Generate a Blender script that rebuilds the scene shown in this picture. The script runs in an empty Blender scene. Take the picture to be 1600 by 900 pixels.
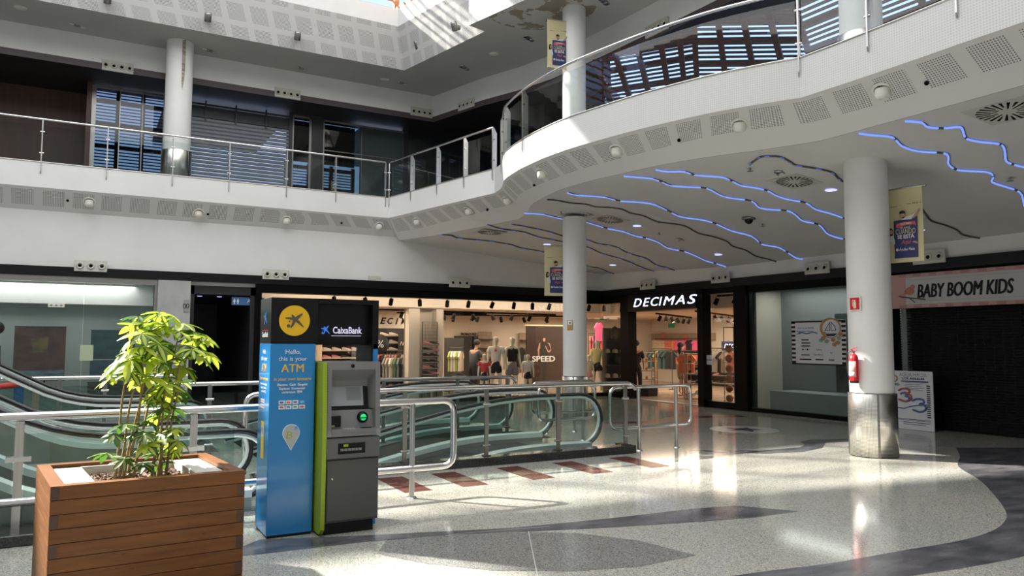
import bpy, math, random
from mathutils import Vector, Matrix
random.seed(7)
S = bpy.context.scene
COL = S.collection
PI = math.pi
# ------------------------------------------------------------------ camera, world, sun, exposure
R3 = ((0.87003, 0.49151, -0.03828), (-0.49298, 0.86789, -0.06111), (0.00319, 0.07204, 0.9974))
FPX, CX, CY, EYE = 1180.0, 800.0, 450.0, 1.6
cam_d = bpy.data.cameras.new('camera'); cam_d.sensor_width = 36; cam_d.lens = 36*FPX/1600
cam_d.clip_end = 500; cam_d.clip_start = .05
cam = bpy.data.objects.new('camera', cam_d); COL.objects.link(cam)
cam.matrix_world = Matrix(((R3[0][0], R3[0][2], -R3[0][1], 0), (R3[1][0], R3[1][2], -R3[1][1], 0),
                           (R3[2][0], R3[2][2], -R3[2][1], EYE), (0, 0, 0, 1)))
S.camera = cam
S.view_settings.view_transform = 'Standard'; S.view_settings.look = 'None'
S.view_settings.gamma = 1; S.view_settings.use_curve_mapping = False
S.view_settings.exposure = 0.0
S.render.film_transparent = False
W = bpy.data.worlds.new('sky'); S.world = W; W.use_nodes = True
wn = W.node_tree.nodes; wl = W.node_tree.links
bg = wn['Background']; bg.inputs['Strength'].default_value = 1.0
tc = wn.new('ShaderNodeTexCoord'); sx = wn.new('ShaderNodeSeparateXYZ'); rp = wn.new('ShaderNodeValToRGB')
wl.new(tc.outputs['Generated'], sx.inputs[0]); wl.new(sx.outputs['Z'], rp.inputs[0]); wl.new(rp.outputs[0], bg.inputs[0])
rp.color_ramp.elements[0].color = (1.0, 1.25, 1.9, 1); rp.color_ramp.elements[1].color = (.55, .9, 1.9, 1)
rp.color_ramp.elements[0].position = 0.0; rp.color_ramp.elements[1].position = .8
SUN_DIR = Vector((.84, -.985, -1.0)).normalized()      # travel direction of sunlight
sd = bpy.data.lights.new('sun', 'SUN'); sd.energy = 21; sd.angle = math.radians(1.3); sd.color = (1, .95, .86)
so = bpy.data.objects.new('sun', sd); COL.objects.link(so)
so.rotation_euler = SUN_DIR.to_track_quat('-Z', 'Y').to_euler(); so.location = (-8, 18, 20)
def area(name, loc, size, power, color=(1, 1, 1), direction=(0, 0, -1), sy=None, spread=PI):
    d = bpy.data.lights.new(name, 'AREA'); d.energy = power; d.color = color; d.spread = spread
    d.shape = 'RECTANGLE'; d.size = size; d.size_y = sy or size
    o = bpy.data.objects.new(name, d); COL.objects.link(o); o.location = loc
    o.rotation_euler = Vector(direction).to_track_quat('-Z', 'Y').to_euler()
    return o
area('skylight_daylight', (-.3, 7.6, 12.2), 15.0, 2350, (.98, .99, 1.0), sy=19.0)
SHOPC = (1.0, .80, .60)
for i, (x, y) in enumerate(((6, 21.8), (10.5, 21.8), (15.2, 22.2), (18.2, 19.5), (17.6, 15.4))):
    area('shop_ceiling_lights', (x, y, 2.5), 3.4, 200, SHOPC)

# ------------------------------------------------------------------ projection helpers (camera rays meeting real planes)
def ray(px, py):
    c = (px-CX, FPX, CY-py)
    return [sum(R3[i][j]*c[j] for j in range(3)) for i in range(3)]
def onz(px, py, z=0.0):
    d = ray(px, py); t = (z-EYE)/d[2]; return (d[0]*t, d[1]*t, z)
def ony(px, py, y):
    d = ray(px, py); t = y/d[1]; return (d[0]*t, y, EYE+d[2]*t)
def onx(px, py, x):
    d = ray(px, py); t = x/d[0]; return (x, d[1]*t, EYE+d[2]*t)
def pix(x, y, z):
    v = (x, y, z-EYE); c = [sum(R3[j][i]*v[j] for j in range(3)) for i in range(3)]
    return CX+FPX*c[0]/c[1], CY-FPX*c[2]/c[1]
def zc(x, y):                                           # curved ceiling over the ground floor walkway
    a = 4.36-.87*max(0, min(1.2, (x-8.8)/5))**1.5
    if y > 13:
        t = min(1, (y-13)/5.7); t = t*t*(3-2*t)
        a = a*(1-t)+(4.27-.088*(x-7.2))*t
    return a
def onc(px, py):
    d = ray(px, py); z = 4.2
    for i in range(60):
        t = (z-EYE)/d[2]; z = .5*z+.5*zc(d[0]*t, d[1]*t)
    return (d[0]*t, d[1]*t, z)

# ------------------------------------------------------------------ materials
MATS = {}
def bsdf(m): return m.node_tree.nodes['Principled BSDF']
def M(name, col=None, rough=.5, metal=0., emit=None, es=1., alpha=None, trans=None, coat=0., spec=None, sheen=0):
    if name in MATS: return MATS[name]
    m = bpy.data.materials.new(name); m.use_nodes = True; MATS[name] = m; b = bsdf(m)
    b.inputs['Base Color'].default_value = (*col, 1); b.inputs['Roughness'].default_value = rough
    b.inputs['Metallic'].default_value = metal; b.inputs['Coat Weight'].default_value = coat
    if spec is not None: b.inputs['Specular IOR Level'].default_value = spec
    if emit: b.inputs['Emission Color'].default_value = (*emit, 1); b.inputs['Emission Strength'].default_value = es
    if sheen: b.inputs['Sheen Weight'].default_value = sheen
    return m
def N(m, t, **kw):
    n = m.node_tree.nodes.new(t)
    for k, v in kw.items():
        if isinstance(k, str) and hasattr(n, k): setattr(n, k, v)
    return n
def LK(m, a, b): m.node_tree.links.new(a, b)
def math_n(m, op, a, b=None):
    n = N(m, 'ShaderNodeMath', operation=op)
    for i, v in enumerate((a, b)):
        if v is None: continue
        if isinstance(v, (int, float)): n.inputs[i].default_value = v
        else: LK(m, v, n.inputs[i])
    return n.outputs[0]
def mixc(m, f, a, b):
    n = N(m, 'ShaderNodeMix'); n.data_type = 'RGBA'
    for i, v in ((0, f), (6, a), (7, b)):
        if isinstance(v, tuple): n.inputs[i].default_value = (*v, 1)
        elif isinstance(v, (int, float)): n.inputs[i].default_value = v
        else: LK(m, v, n.inputs[i])
    return n.outputs[2]
def noise(m, scale, detail=3, vec=None, rough=.55):
    n = N(m, 'ShaderNodeTexNoise'); n.inputs['Scale'].default_value = scale; n.inputs['Detail'].default_value = detail
    n.inputs['Roughness'].default_value = rough
    if vec is None:
        t = N(m, 'ShaderNodeTexCoord'); vec = t.outputs['Object']
    LK(m, vec, n.inputs['Vector']); return n.outputs[0]
def stretch(m, sc):
    t = N(m, 'ShaderNodeTexCoord'); p = N(m, 'ShaderNodeMapping'); p.inputs['Scale'].default_value = sc
    LK(m, t.outputs['Object'], p.inputs[0]); return p.outputs[0]
def ramp(m, f, stops):
    n = N(m, 'ShaderNodeValToRGB'); LK(m, f, n.inputs[0]); e = n.color_ramp.elements
    while len(e) < len(stops): e.new(.5)
    for q, (p, c) in zip(e, stops): q.position = p; q.color = (*c, 1)
    return n.outputs[0]
def noisy(name, c1, c2, scale, rough=.5, detail=3, sc=None, lo=.35, hi=.65, bump=0, **kw):
    if name in MATS: return MATS[name]
    m = M(name, c1, rough, **kw)
    v = stretch(m, sc) if sc else None
    f = noise(m, scale, detail, v)
    LK(m, ramp(m, f, [(lo, c1), (hi, c2)]), bsdf(m).inputs['Base Color'])
    if bump:
        bn = N(m, 'ShaderNodeBump'); bn.inputs['Strength'].default_value = bump; LK(m, f, bn.inputs['Height']); LK(m, bn.outputs[0], bsdf(m).inputs['Normal'])
    return m
def glass(name, tint=(.9, .95, .94), refl=1.0, rough=.02, spec_mix=None):
    if name in MATS: return MATS[name]
    m = bpy.data.materials.new(name); m.use_nodes = True; MATS[name] = m
    nt = m.node_tree; nt.nodes.remove(bsdf(m)); out = nt.nodes['Material Output']
    tr = N(m, 'ShaderNodeBsdfTransparent'); tr.inputs[0].default_value = (*tint, 1)
    gl = N(m, 'ShaderNodeBsdfGlossy'); gl.inputs['Roughness'].default_value = rough; gl.inputs[0].default_value = (refl, refl, refl, 1)
    fr = N(m, 'ShaderNodeFresnel'); fr.inputs[0].default_value = 1.5
    ge = N(m, 'ShaderNodeNewGeometry'); mx = N(m, 'ShaderNodeMixShader'); LK(m, math_n(m, 'MULTIPLY', fr.outputs[0], math_n(m, 'SUBTRACT', 1.0, ge.outputs['Backfacing'])), mx.inputs[0]); LK(m, tr.outputs[0], mx.inputs[1]); LK(m, gl.outputs[0], mx.inputs[2])
    LK(m, mx.outputs[0], out.inputs[0]); return m
WHITE = noisy('white_plaster', (.70, .695, .68), (.74, .735, .72), 1.2, .75)
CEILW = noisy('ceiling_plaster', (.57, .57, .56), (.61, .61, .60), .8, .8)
BLACK = M('black_frame', (.003, .003, .0035), .4, spec=.08)
DARK = M('dark_soffit', (.018, .016, .017), .6)
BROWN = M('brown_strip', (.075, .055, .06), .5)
STEEL = noisy('brushed_steel', (.52, .51, .49), (.62, .61, .59), 60, .28, sc=(1, 1, .02), metal=1.)
CHROME = M('polished_steel', (.68, .67, .66), .16, 1.)
DSTEEL = M('dull_steel', (.30, .29, .28), .34, 1.)
GLASS = glass('clear_glass', (.80, .87, .85))
SHOPGLASS = glass('shop_glass', (.93, .93, .92))
WOODB = noisy('brown_timber', (.12, .045, .022), (.20, .08, .04), 3, .5, sc=(1, 1, 12))
WOODO = noisy('orange_timber', (.42, .16, .05), (.55, .24, .09), 3, .45, sc=(1, 6, 12))
RUBBER = M('black_rubber', (.01, .01, .01), .3)

# ------------------------------------------------------------------ geometry collector
class MB:
    def __init__(s): s.v = []; s.f = []; s.mi = []; s.uv = []; s.sm = []; s.m = 0; s.X = None; s.smooth = False
    def add(s, vs, fs, uvs=None, smooth=None):
        n = len(s.v)
        for p in vs: s.v.append(tuple(s.X @ Vector(p)) if s.X is not None else tuple(p))
        for k, f in enumerate(fs):
            s.f.append(tuple(n+i for i in f)); s.mi.append(s.m); s.sm.append(s.smooth if smooth is None else smooth)
            s.uv.append(uvs[k] if uvs else None)
        return s
    def box(s, a, b, bev=0):
        x0, y0, z0 = (min(a[i], b[i]) for i in range(3)); x1, y1, z1 = (max(a[i], b[i]) for i in range(3))
        if bev <= 0:
            vs = [(x0, y0, z0), (x1, y0, z0), (x1, y1, z0), (x0, y1, z0), (x0, y0, z1), (x1, y0, z1), (x1, y1, z1), (x0, y1, z1)]
            return s.add(vs, [(0, 3, 2, 1), (4, 5, 6, 7), (0, 1, 5, 4), (1, 2, 6, 5), (2, 3, 7, 6), (3, 0, 4, 7)], smooth=False)
        vs = []; fs = []
        c = ((x0, x1), (y0, y1), (z0, z1)); idx = {}
        for i in (0, 1):
            for j in (0, 1):
                for k in (0, 1):
                    for ax in range(3):
                        p = [c[0][i], c[1][j], c[2][k]]; sg = (i, j, k)
                        for q in range(3):
                            if q != ax: p[q] += bev*(1 if sg[q] == 0 else -1)
                        idx[(i, j, k, ax)] = len(vs); vs.append(tuple(p))
        for ax in range(3):
            u, w_ = [(1, 2), (2, 0), (0, 1)][ax]
            for sd_ in (0, 1):
                q = []
                for (a1, b1) in ((0, 0), (1, 0), (1, 1), (0, 1)):
                    t = [0, 0, 0]; t[ax] = sd_; t[u] = a1; t[w_] = b1; q.append(idx[(*t, ax)])
                fs.append(tuple(q if sd_ else q[::-1]))
        for ax in range(3):     # edges along ax
            u, w_ = [(1, 2), (2, 0), (0, 1)][ax]
            for a1 in (0, 1):
                for b1 in (0, 1):
                    t0 = [0, 0, 0]; t0[u] = a1; t0[w_] = b1; t1 = list(t0); t1[ax] = 1
                    q = [idx[(*t0, u)], idx[(*t1, u)], idx[(*t1, w_)], idx[(*t0, w_)]]
                    fs.append(tuple(q if (a1 ^ b1) else q[::-1]))
        for i in (0, 1):
            for j in (0, 1):
                for k in (0, 1):
                    q = [idx[(i, j, k, ax)] for ax in range(3)]
                    fs.append(tuple(q if (i+j+k) % 2 else q[::-1]))
        return s.add(vs, fs, smooth=False)
    def prism(s, pts, z0, z1):                          # vertical prism over an xy polygon
        n = len(pts); vs = [(p[0], p[1], z0) for p in pts]+[(p[0], p[1], z1) for p in pts]
        fs = [tuple(range(n))[::-1], tuple(range(n, 2*n))]+[(i, (i+1) % n, n+(i+1) % n, n+i) for i in range(n)]
        return s.add(vs, fs, smooth=False)
    def ext(s, pts, d):                                 # any planar 3d polygon swept by vector d
        n = len(pts); vs = [tuple(p) for p in pts]+[(p[0]+d[0], p[1]+d[1], p[2]+d[2]) for p in pts]
        fs = [tuple(range(n))[::-1], tuple(range(n, 2*n))]+[(i, (i+1) % n, n+(i+1) % n, n+i) for i in range(n)]
        return s.add(vs, fs, smooth=False)
    def tube(s, pts, r, n=10, closed=False, cap=True, ry=None):
        P = [Vector(p) for p in pts]; L = len(P); rings = []; up = None
        for i, p in enumerate(P):
            if closed: t = P[(i+1) % L]-P[i-1]
            else: t = P[min(i+1, L-1)]-P[max(i-1, 0)]
            t.normalize()
            if up is None: up = Vector((0, 0, 1)) if abs(t.z) < .9 else Vector((0, 1, 0))
            a = t.cross(up)
            if a.length < 1e-5: a = t.orthogonal()
            a.normalize(); b = a.cross(t).normalized(); up = b
            rr = r[i] if isinstance(r, (list, tuple)) else r
            rb = rr if ry is None else (ry[i] if isinstance(ry, (list, tuple)) else ry)
            rings.append([p+a*rr*math.cos(2*PI*k/n)+b*rb*math.sin(2*PI*k/n) for k in range(n)])
        vs = [q for g in rings for q in g]; fs = []
        for i in range(L if closed else L-1):
            j = (i+1) % L
            for k in range(n): fs.append((i*n+k, i*n+(k+1) % n, j*n+(k+1) % n, j*n+k))
        s.add(vs, fs, smooth=True)
        if cap and not closed: s.add(rings[0], [tuple(range(n))], smooth=False); s.add(rings[-1], [tuple(range(n))[::-1]], smooth=False)
        return s
    def cyl(s, a, b, r, n=16, r2=None): return s.tube([a, b], [r, r if r2 is None else r2], n)
    def lathe(s, prof, c=(0, 0, 0), n=24, axis='z', a0=0, a1=2*PI):
        vs = []; fs = []; full = abs(a1-a0-2*PI) < 1e-6; m_ = n if full else n+1
        for (r, h) in prof:
            for k in range(m_):
                t = a0+(a1-a0)*k/n; x, y = r*math.cos(t), r*math.sin(t)
                vs.append((c[0]+x, c[1]+y, c[2]+h) if axis == 'z' else ((c[0]+h, c[1]+x, c[2]+y) if axis == 'x' else (c[0]+y, c[1]+h, c[2]+x)))
        for i in range(len(prof)-1):
            for k in range(n):
                k2 = (k+1) % m_
                fs.append((i*m_+k, i*m_+k2, (i+1)*m_+k2, (i+1)*m_+k))
        return s.add(vs, fs, smooth=True)
    def sph(s, c, rx, ry=None, rz=None, n=12, m=8):
        ry = ry or rx; rz = rz or rx; vs = []; fs = []
        for i in range(m+1):
            t = PI*i/m
            for k in range(n): vs.append((c[0]+rx*math.sin(t)*math.cos(2*PI*k/n), c[1]+ry*math.sin(t)*math.sin(2*PI*k/n), c[2]-rz*math.cos(t)))
        for i in range(m):
            for k in range(n): fs.append((i*n+k, i*n+(k+1) % n, (i+1)*n+(k+1) % n, (i+1)*n+k))
        return s.add(vs, fs, smooth=True)
    def quad(s, a, b, c, d, uv=None): return s.add([a, b, c, d], [(0, 1, 2, 3)], [uv] if uv else None, smooth=False)
    def build(s, name, mats, parent=None, world=False):
        me = bpy.data.meshes.new(name); vs = s.v
        if parent is not None and world:
            inv = parent.matrix_basis.inverted(); vs = [tuple(inv @ Vector(p)) for p in vs]
        me.from_pydata(vs, [], s.f)
        if not isinstance(mats, (list, tuple)): mats = [mats]
        for m in mats: me.materials.append(m)
        for p, mi, sm in zip(me.polygons, s.mi, s.sm): p.material_index = mi; p.use_smooth = sm
        if any(u for u in s.uv):
            ul = me.uv_layers.new(name='UVMap')
            for p, u in zip(me.polygons, s.uv):
                if u:
                    for li, q in zip(p.loop_indices, u): ul.data[li].uv = q
        me.validate(); me.update()
        o = bpy.data.objects.new(name, me); COL.objects.link(o)
        if parent is not None: o.parent = parent
        return o
def setp(o, label=None, cat=None, group=None, kind=None):
    if label: o['label'] = label
    if cat: o['category'] = cat
    if group: o['group'] = group
    if kind: o['kind'] = kind
    return o
def T(name, label, cat, loc=(0, 0, 0), rz=0, group=None):
    o = bpy.data.objects.new(name, None); COL.objects.link(o); o.empty_display_size = .1
    o.matrix_basis = Matrix.Translation(loc) @ Matrix.Rotation(rz, 4, 'Z')
    return setp(o, label, cat, group)
def ST(o): o['kind'] = 'structure'; return o
def kids(o): return [c for c in bpy.data.objects if c.parent == o]
def dup(root, loc=None, rz=0, label=None, scale=1.0, group=None, mb=None):
    def cp(o, par):
        c = o.copy(); COL.objects.link(c); c.parent = par
        for k in KID.get(o.name, ()): cp(k, c)
        return c
    if root.name not in KID:
        def reg(o): KID[o.name] = kids(o); [reg(k) for k in KID[o.name]]
        reg(root)
    c = cp(root, None)
    c.matrix_basis = mb if mb is not None else Matrix.Translation(loc) @ Matrix.Rotation(rz, 4, 'Z') @ Matrix.Scale(scale, 4)
    if label: c['label'] = label
    if group: c['group'] = group
    return c
KID = {}
def txt(s, size, mat, parent=None, origin=(0, 0, 0), xdir=(1, 0, 0), updir=(0, 0, 1), width=None, ext=.002, shear=0., bold=0., name='lettering', align='CENTER', into=None, spacing=1.0):
    """real letters standing on a surface, converted to mesh"""
    c = bpy.data.curves.new(name, 'FONT'); c.body = s; c.size = size; c.extrude = ext; c.shear = shear; c.offset = bold
    c.align_x = align; c.align_y = 'CENTER'; c.resolution_u = 3; c.space_character = spacing
    o = bpy.data.objects.new(name, c); COL.objects.link(o)
    dg = bpy.context.evaluated_depsgraph_get(); me = bpy.data.meshes.new_from_object(o.evaluated_get(dg))
    bpy.data.objects.remove(o); bpy.data.curves.remove(c)
    if not me.vertices: return None
    xs = [v.co.x for v in me.vertices]; wd = max(xs)-min(xs); k = (width/wd) if width else 1.0
    xd = Vector(xdir).normalized(); ud = Vector(updir).normalized(); nd = xd.cross(ud)
    mt = Matrix(((xd.x, ud.x, nd.x, origin[0]), (xd.y, ud.y, nd.y, origin[1]), (xd.z, ud.z, nd.z, origin[2]), (0, 0, 0, 1)))
    if parent is not None: mt = parent.matrix_basis.inverted() @ mt
    for v in me.vertices: v.co = mt @ Vector((v.co.x*k, v.co.y, v.co.z))
    if into is not None:
        into.add([tuple(v.co) for v in me.vertices], [tuple(p.vertices) for p in me.polygons], smooth=False); bpy.data.meshes.remove(me); return
    me.name = name; me.materials.clear(); me.materials.append(mat)
    o = bpy.data.objects.new(name, me); COL.objects.link(o); o.parent = parent
    return o
def catmull(pts, n=6):
    out = []
    for i in range(len(pts)-1):
        p0, p1, p2, p3 = (Vector(pts[max(0, min(len(pts)-1, i+k))]) for k in (-1, 0, 1, 2))
        for j in range(n):
            t = j/n
            out.append(tuple(.5*((2*p1)+(p2-p0)*t+(2*p0-5*p1+4*p2-p3)*t*t+(3*p1-3*p2+p3-p0)*t**3)))
    out.append(tuple(pts[-1])); return out
def fillet(pts, r, n=5):                                # round the inner corners of a 3d polyline
    out = [Vector(pts[0])]
    for i in range(1, len(pts)-1):
        a, b, c = (Vector(pts[k]) for k in (i-1, i, i+1)); u = (a-b).normalized(); v = (c-b).normalized()
        p, q = b+u*r, b+v*r
        for k in range(n+1):
            t = k/n; out.append(p*(1-t)**2+b*2*t*(1-t)+q*t*t)
    out.append(Vector(pts[-1])); return [tuple(p) for p in out]
ORD = ['first', 'second', 'third', 'fourth', 'fifth', 'sixth', 'seventh', 'eighth', 'ninth', 'tenth', 'eleventh', 'twelfth', 'thirteenth', 'fourteenth', 'fifteenth', 'sixteenth', 'seventeenth', 'eighteenth', 'nineteenth', 'twentieth']
# ================================================================== THE SETTING
# ---- floor: terrazzo with inlaid slate, brown bars and a medallion
TERR = M('terrazzo', (.5, .5, .45), .09)
def speckle(m, base, dark, light, sc=1.0, lo=.33):
    v = N(m, 'ShaderNodeTexVoronoi'); v.inputs['Scale'].default_value = 150*sc
    t = N(m, 'ShaderNodeTexCoord'); LK(m, t.outputs['Object'], v.inputs['Vector'])
    sp = N(m, 'ShaderNodeSeparateColor'); LK(m, v.outputs['Color'], sp.inputs[0])
    big = noise(m, .45, 3)
    b2 = ramp(m, big, [(.40, base), (.62, light)])
    c = mixc(m, math_n(m, 'GREATER_THAN', sp.outputs[0], 1-lo), b2, dark)
    c = mixc(m, math_n(m, 'GREATER_THAN', sp.outputs[1], .8), c, tuple(min(1, x*1.25) for x in light))
    LK(m, c, bsdf(m).inputs['Base Color'])
speckle(TERR, (.36, .37, .34), (.17, .175, .165), (.44, .42, .36), 1.0, .24)
GREYT = M('grey_terrazzo', (.3, .3, .28), .12); speckle(GREYT, (.20, .205, .195), (.11, .11, .108), (.24, .24, .225), 1.0, .40)
SLATE = noisy('slate_inlay', (.060, .064, .074), (.17, .165, .175), 2.2, .14, 8, sc=(1, 2.5, 1), lo=.36, hi=.70)
REDT = noisy('red_brown_inlay', (.10, .032, .026), (.15, .06, .05), 3, .16, 6)
JOINT = M('brass_joint', (.45, .44, .42), .3)
PALE = noisy('pale_inlay', (.55, .55, .52), (.6, .6, .57), 9, .15)
WX0, WX1, WY0, WY1 = 2.15, 6.98, 8.95, 13.6            # escalator well
f = MB(); z = 0
for (a, b, c, d) in ((-11, -5, 30, WY0), (-11, WY0, WX0, WY1), (WX1, WY0, 30, WY1), (-11, WY1, 30, 27)):
    f.quad((a, b, 0), (c, b, 0), (c, d, 0), (a, d, 0))
def inlay(pts, mi, z=.0015):
    f.m = mi; f.add([(p[0], p[1], z) for p in pts], [tuple(range(len(pts)))], smooth=False)
def P2(*px): return [onz(*p)[:2] for p in px]
# light lobe outline (upper right) and the slate sweeping round it
lobe = catmull([(11.8, 6.9), (10.95, 6.35), (10.03, 5.84), (9.26, 5.15), (8.44, 4.54), (7.74, 4.07), (7.31, 3.86), (6.84, 3.72), (6.28, 3.67), (5.52, 3.72), (4.82, 3.76), (4.26, 3.85), (3.2, 4.0), (2.0, 4.3), (.6, 4.6)], 5)
outer = catmull([(13.7, 5.9), (12.6, 5.75), (11.6, 5.7), (10.9, 5.2), (9.9, 4.4), (8.9, 3.75), (8.1, 3.4), (7.2, 3.2), (6.3, 3.17), (5.57, 3.22), (4.99, 3.3), (4.3, 3.38), (3.2, 3.55), (2.0, 3.8), (.6, 4.1)], 5)
f.m = 1
for i in range(len(lobe)-1):
    f.add([(*lobe[i][:2], .0015), (*lobe[i+1][:2], .0015), (*outer[i+1][:2], .0015), (*outer[i][:2], .0015)], [(0, 1, 2, 3)], smooth=False)
inlay([(.9, 6.05), (1.31, 6.45), (2.04, 6.18), (2.7, 5.98), (3.28, 5.80), (4.2, 5.68), (5.21, 5.61), (5.66, 5.52), (6.02, 5.04), (5.45, 5.06), (4.92, 5.17), (4.1, 5.38), (3.35, 5.62), (2.71, 5.84), (2.0, 5.97), (1.31, 6.0)][::-1], 1)
inlay([(2.0, 5.6), (2.21, 5.95), (2.71, 5.83), (3.35, 5.6), (3.68, 5.38), (3.99, 4.93), (4.09, 4.39), (3.54, 4.37), (3.07, 4.5), (2.56, 4.8), (2.2, 5.2)][::-1], 2)
for xa in (3.06, 3.75, 4.65, 5.50, 6.43): inlay([(xa, 8.62), (xa-.02, 7.67), (xa+.30, 7.67), (xa+.32, 8.62)], 3)
inlay([p for p in P2((1078, 703), (1130, 708), (1200, 709), (1255, 706), (1285, 700), (1290, 692), (1330, 690), (1330, 686), (1265, 687), (1250, 690), (1258, 695), (1250, 699), (1200, 703), (1130, 704))][::-1], 1)
mc = (10.75, 10.22)
ring = [(mc[0]+.62*math.cos(2*PI*k/32), mc[1]+.62*math.sin(2*PI*k/32)) for k in range(32)]
inlay(ring, 4)
inlay([(mc[0]+.36*math.cos(2*PI*k/10)*(1 if k % 2 else .5), mc[1]+.36*math.sin(2*PI*k/10)*(1 if k % 2 else .5)) for k in range(10)], 1, .003)
inlay([(8.9, 12.6), (10.1, 12.25), (11.2, 12.7), (12.78, 12.3), (12.7, 11.95), (11.3, 12.3), (10.2, 11.85), (9.0, 12.2)][::-1], 3)
f.m = 5
for (a, b) in (((3.35, 5.62), (2.6, 4.2)), ((2.71, 5.84), (3.6, 5.68))): 
    d = Vector((b[0]-a[0], b[1]-a[1], 0)).normalized()*.004; n = Vector((-d.y, d.x, 0))
    f.quad((a[0]-n.x, a[1]-n.y, .004), (b[0]-n.x, b[1]-n.y, .004), (b[0]+n.x, b[1]+n.y, .004), (a[0]+n.x, a[1]+n.y, .004))
ST(f.build('floor', [TERR, SLATE, GREYT, REDT, PALE, JOINT]))
# escalator pit below the well
p = MB(); PITM = M('pit_concrete', (.10, .10, .10), .7)
p.box((WX0-.1, WY0-.1, -3.1), (WX1+.1, WY1+.1, -3.0)); p.box((WX0-.1, WY0-.1, -3), (WX1+.1, WY0, -.01)); p.box((WX0-.1, WY1, -3), (WX1+.1, WY1+.1, -.01))
p.box((WX0-.1, WY0, -3), (WX0, WY1, -.01)); p.box((WX1, WY0, -3), (WX1+.1, WY1, -.01))
ST(p.build('floor_pit', PITM))

# ---- ground level walls
b = MB(); b.box((-11, 18.7, 3.18), (7.15, 19.6, 4.62)); b.box((7.15, 18.7, 3.18), (13.9, 19.0, 4.5))
ST(b.build('wall_left', WHITE))
b = MB(); b.box((13.8, -5, 3.18), (14.15, 18.99, 3.9)); ST(b.build('wall_right', WHITE))
b = MB(); b.box((-11.2, -5.2, 0), (-11, 27, 13)); ST(b.build('wall_west_bounce', WHITE))  # unseen wall added to keep sky light out and bounce daylight
b = MB(); b.box((-11, -5.2, 0), (30, -5, 13)); ST(b.build('wall_near_bounce', WHITE))  # likewise unseen, added to shut out sky light behind the camera
STRIPM = M('black_fascia', (.006, .006, .007), .3, spec=.25)
b = MB(); b.box((-11, 18.62, 2.98), (13.72, 18.78, 3.18)); b.box((13.72, -5, 2.98), (13.9, 18.78, 3.18)); ST(b.build('trim_1', STRIPM))
# ---- ground floor ceiling (curved down towards the shopfronts)
Pout = [(-11, 18.28), (-6, 18.28), (-1, 18.28), (3, 18.28), (6.70, 18.28), (6.90, 17.25), (7.10, 16.2), (7.31, 15.1)]+catmull([(7.52, 14.05), (7.37, 13.45), (7.05, 12.75), (6.88, 11.9), (6.81, 11.1), (6.82, 10.3), (6.92, 9.6), (7.10, 8.68), (7.40, 7.67), (7.70, 7.0), (7.98, 6.5)], 4)+[(8.0, 5.9), (8.0, 5.2), (7.98, 4.5), (7.96, 3.2), (7.95, -4.9)]
Pin = [(-11, 18.7), (-6, 18.7), (-1, 18.7), (3, 18.7), (7.15, 18.7), (7.52, 17.3), (7.80, 16.2), (8.06, 15.3)]+catmull([(8.32, 14.4), (8.12, 13.7), (7.75, 12.9), (7.52, 12.0), (7.41, 11.2), (7.45, 10.4), (7.55, 9.8), (7.70, 9.0), (7.99, 8.2), (8.35, 7.5), (8.66, 6.75)], 4)+[(8.66, 6.1), (8.66, 5.3), (8.65, 4.5), (8.64, 3.2), (8.64, -4.9)]
ZF0, ZF1, ZI = 4.78, 5.30, 4.36
c = MB()
ip = [q for q in Pin if q[1] < 18.69 or q[0] > 7][0:]
rows = []
for q in ip:
    row = []
    for k in range(13):
        x = q[0]+(13.85-q[0])*k/12; row.append((x, q[1], zc(x, q[1])))
    rows.append(row)
for i in range(len(rows)-1):
    for k in range(12): c.add([rows[i][k], rows[i+1][k], rows[i+1][k+1], rows[i][k+1]], [(0, 1, 2, 3)], smooth=True)
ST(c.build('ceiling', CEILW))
# ---- balcony edge: perforated sloping soffit + white fascia, one ribbon round the atrium
def perf(name, base, hole, pu, pv, half, uoff, voff, fine=False):
    m = M(name, base, .7); uv = N(m, 'ShaderNodeUVMap'); s = N(m, 'ShaderNodeSeparateXYZ'); LK(m, uv.outputs[0], s.inputs[0])
    U, V = s.outputs[0], s.outputs[1]
    def cell(x, per, off): return math_n(m, 'ABSOLUTE', math_n(m, 'SUBTRACT', math_n(m, 'FRACT', math_n(m, 'DIVIDE', math_n(m, 'ADD', x, off), per)), .5))
    inu = math_n(m, 'LESS_THAN', cell(U, pu, uoff), half/pu); inv = math_n(m, 'LESS_THAN', cell(V, pv, voff), half/pv)
    dp = half*2/13
    d2 = math_n(m, 'ADD', math_n(m, 'POWER', cell(U, dp, uoff+pu/2+half), 2), math_n(m, 'POWER', cell(V, dp, voff+pv/2+half), 2))
    dot = math_n(m, 'LESS_THAN', d2, .085)
    fac = math_n(m, 'MULTIPLY', math_n(m, 'MULTIPLY', inu, inv), dot)
    LK(m, mixc(m, fac, base, hole), bsdf(m).inputs['Base Color']); return m
PERF = perf('perforated_soffit', (.68, .68, .67), (.10, .10, .10), .5445, 2.0, .20, .272, .99-.27+.01)
FINE = M('fine_mesh_fascia', (.62, .615, .60), .6)
_uv = N(FINE, 'ShaderNodeUVMap'); _s = N(FINE, 'ShaderNodeSeparateXYZ'); LK(FINE, _uv.outputs[0], _s.inputs[0])
_a = math_n(FINE, 'ABSOLUTE', math_n(FINE, 'SUBTRACT', math_n(FINE, 'FRACT', math_n(FINE, 'MULTIPLY', _s.outputs[0], 32)), .5))
_b = math_n(FINE, 'ABSOLUTE', math_n(FINE, 'SUBTRACT', math_n(FINE, 'FRACT', math_n(FINE, 'MULTIPLY', _s.outputs[1], 32)), .5))
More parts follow.
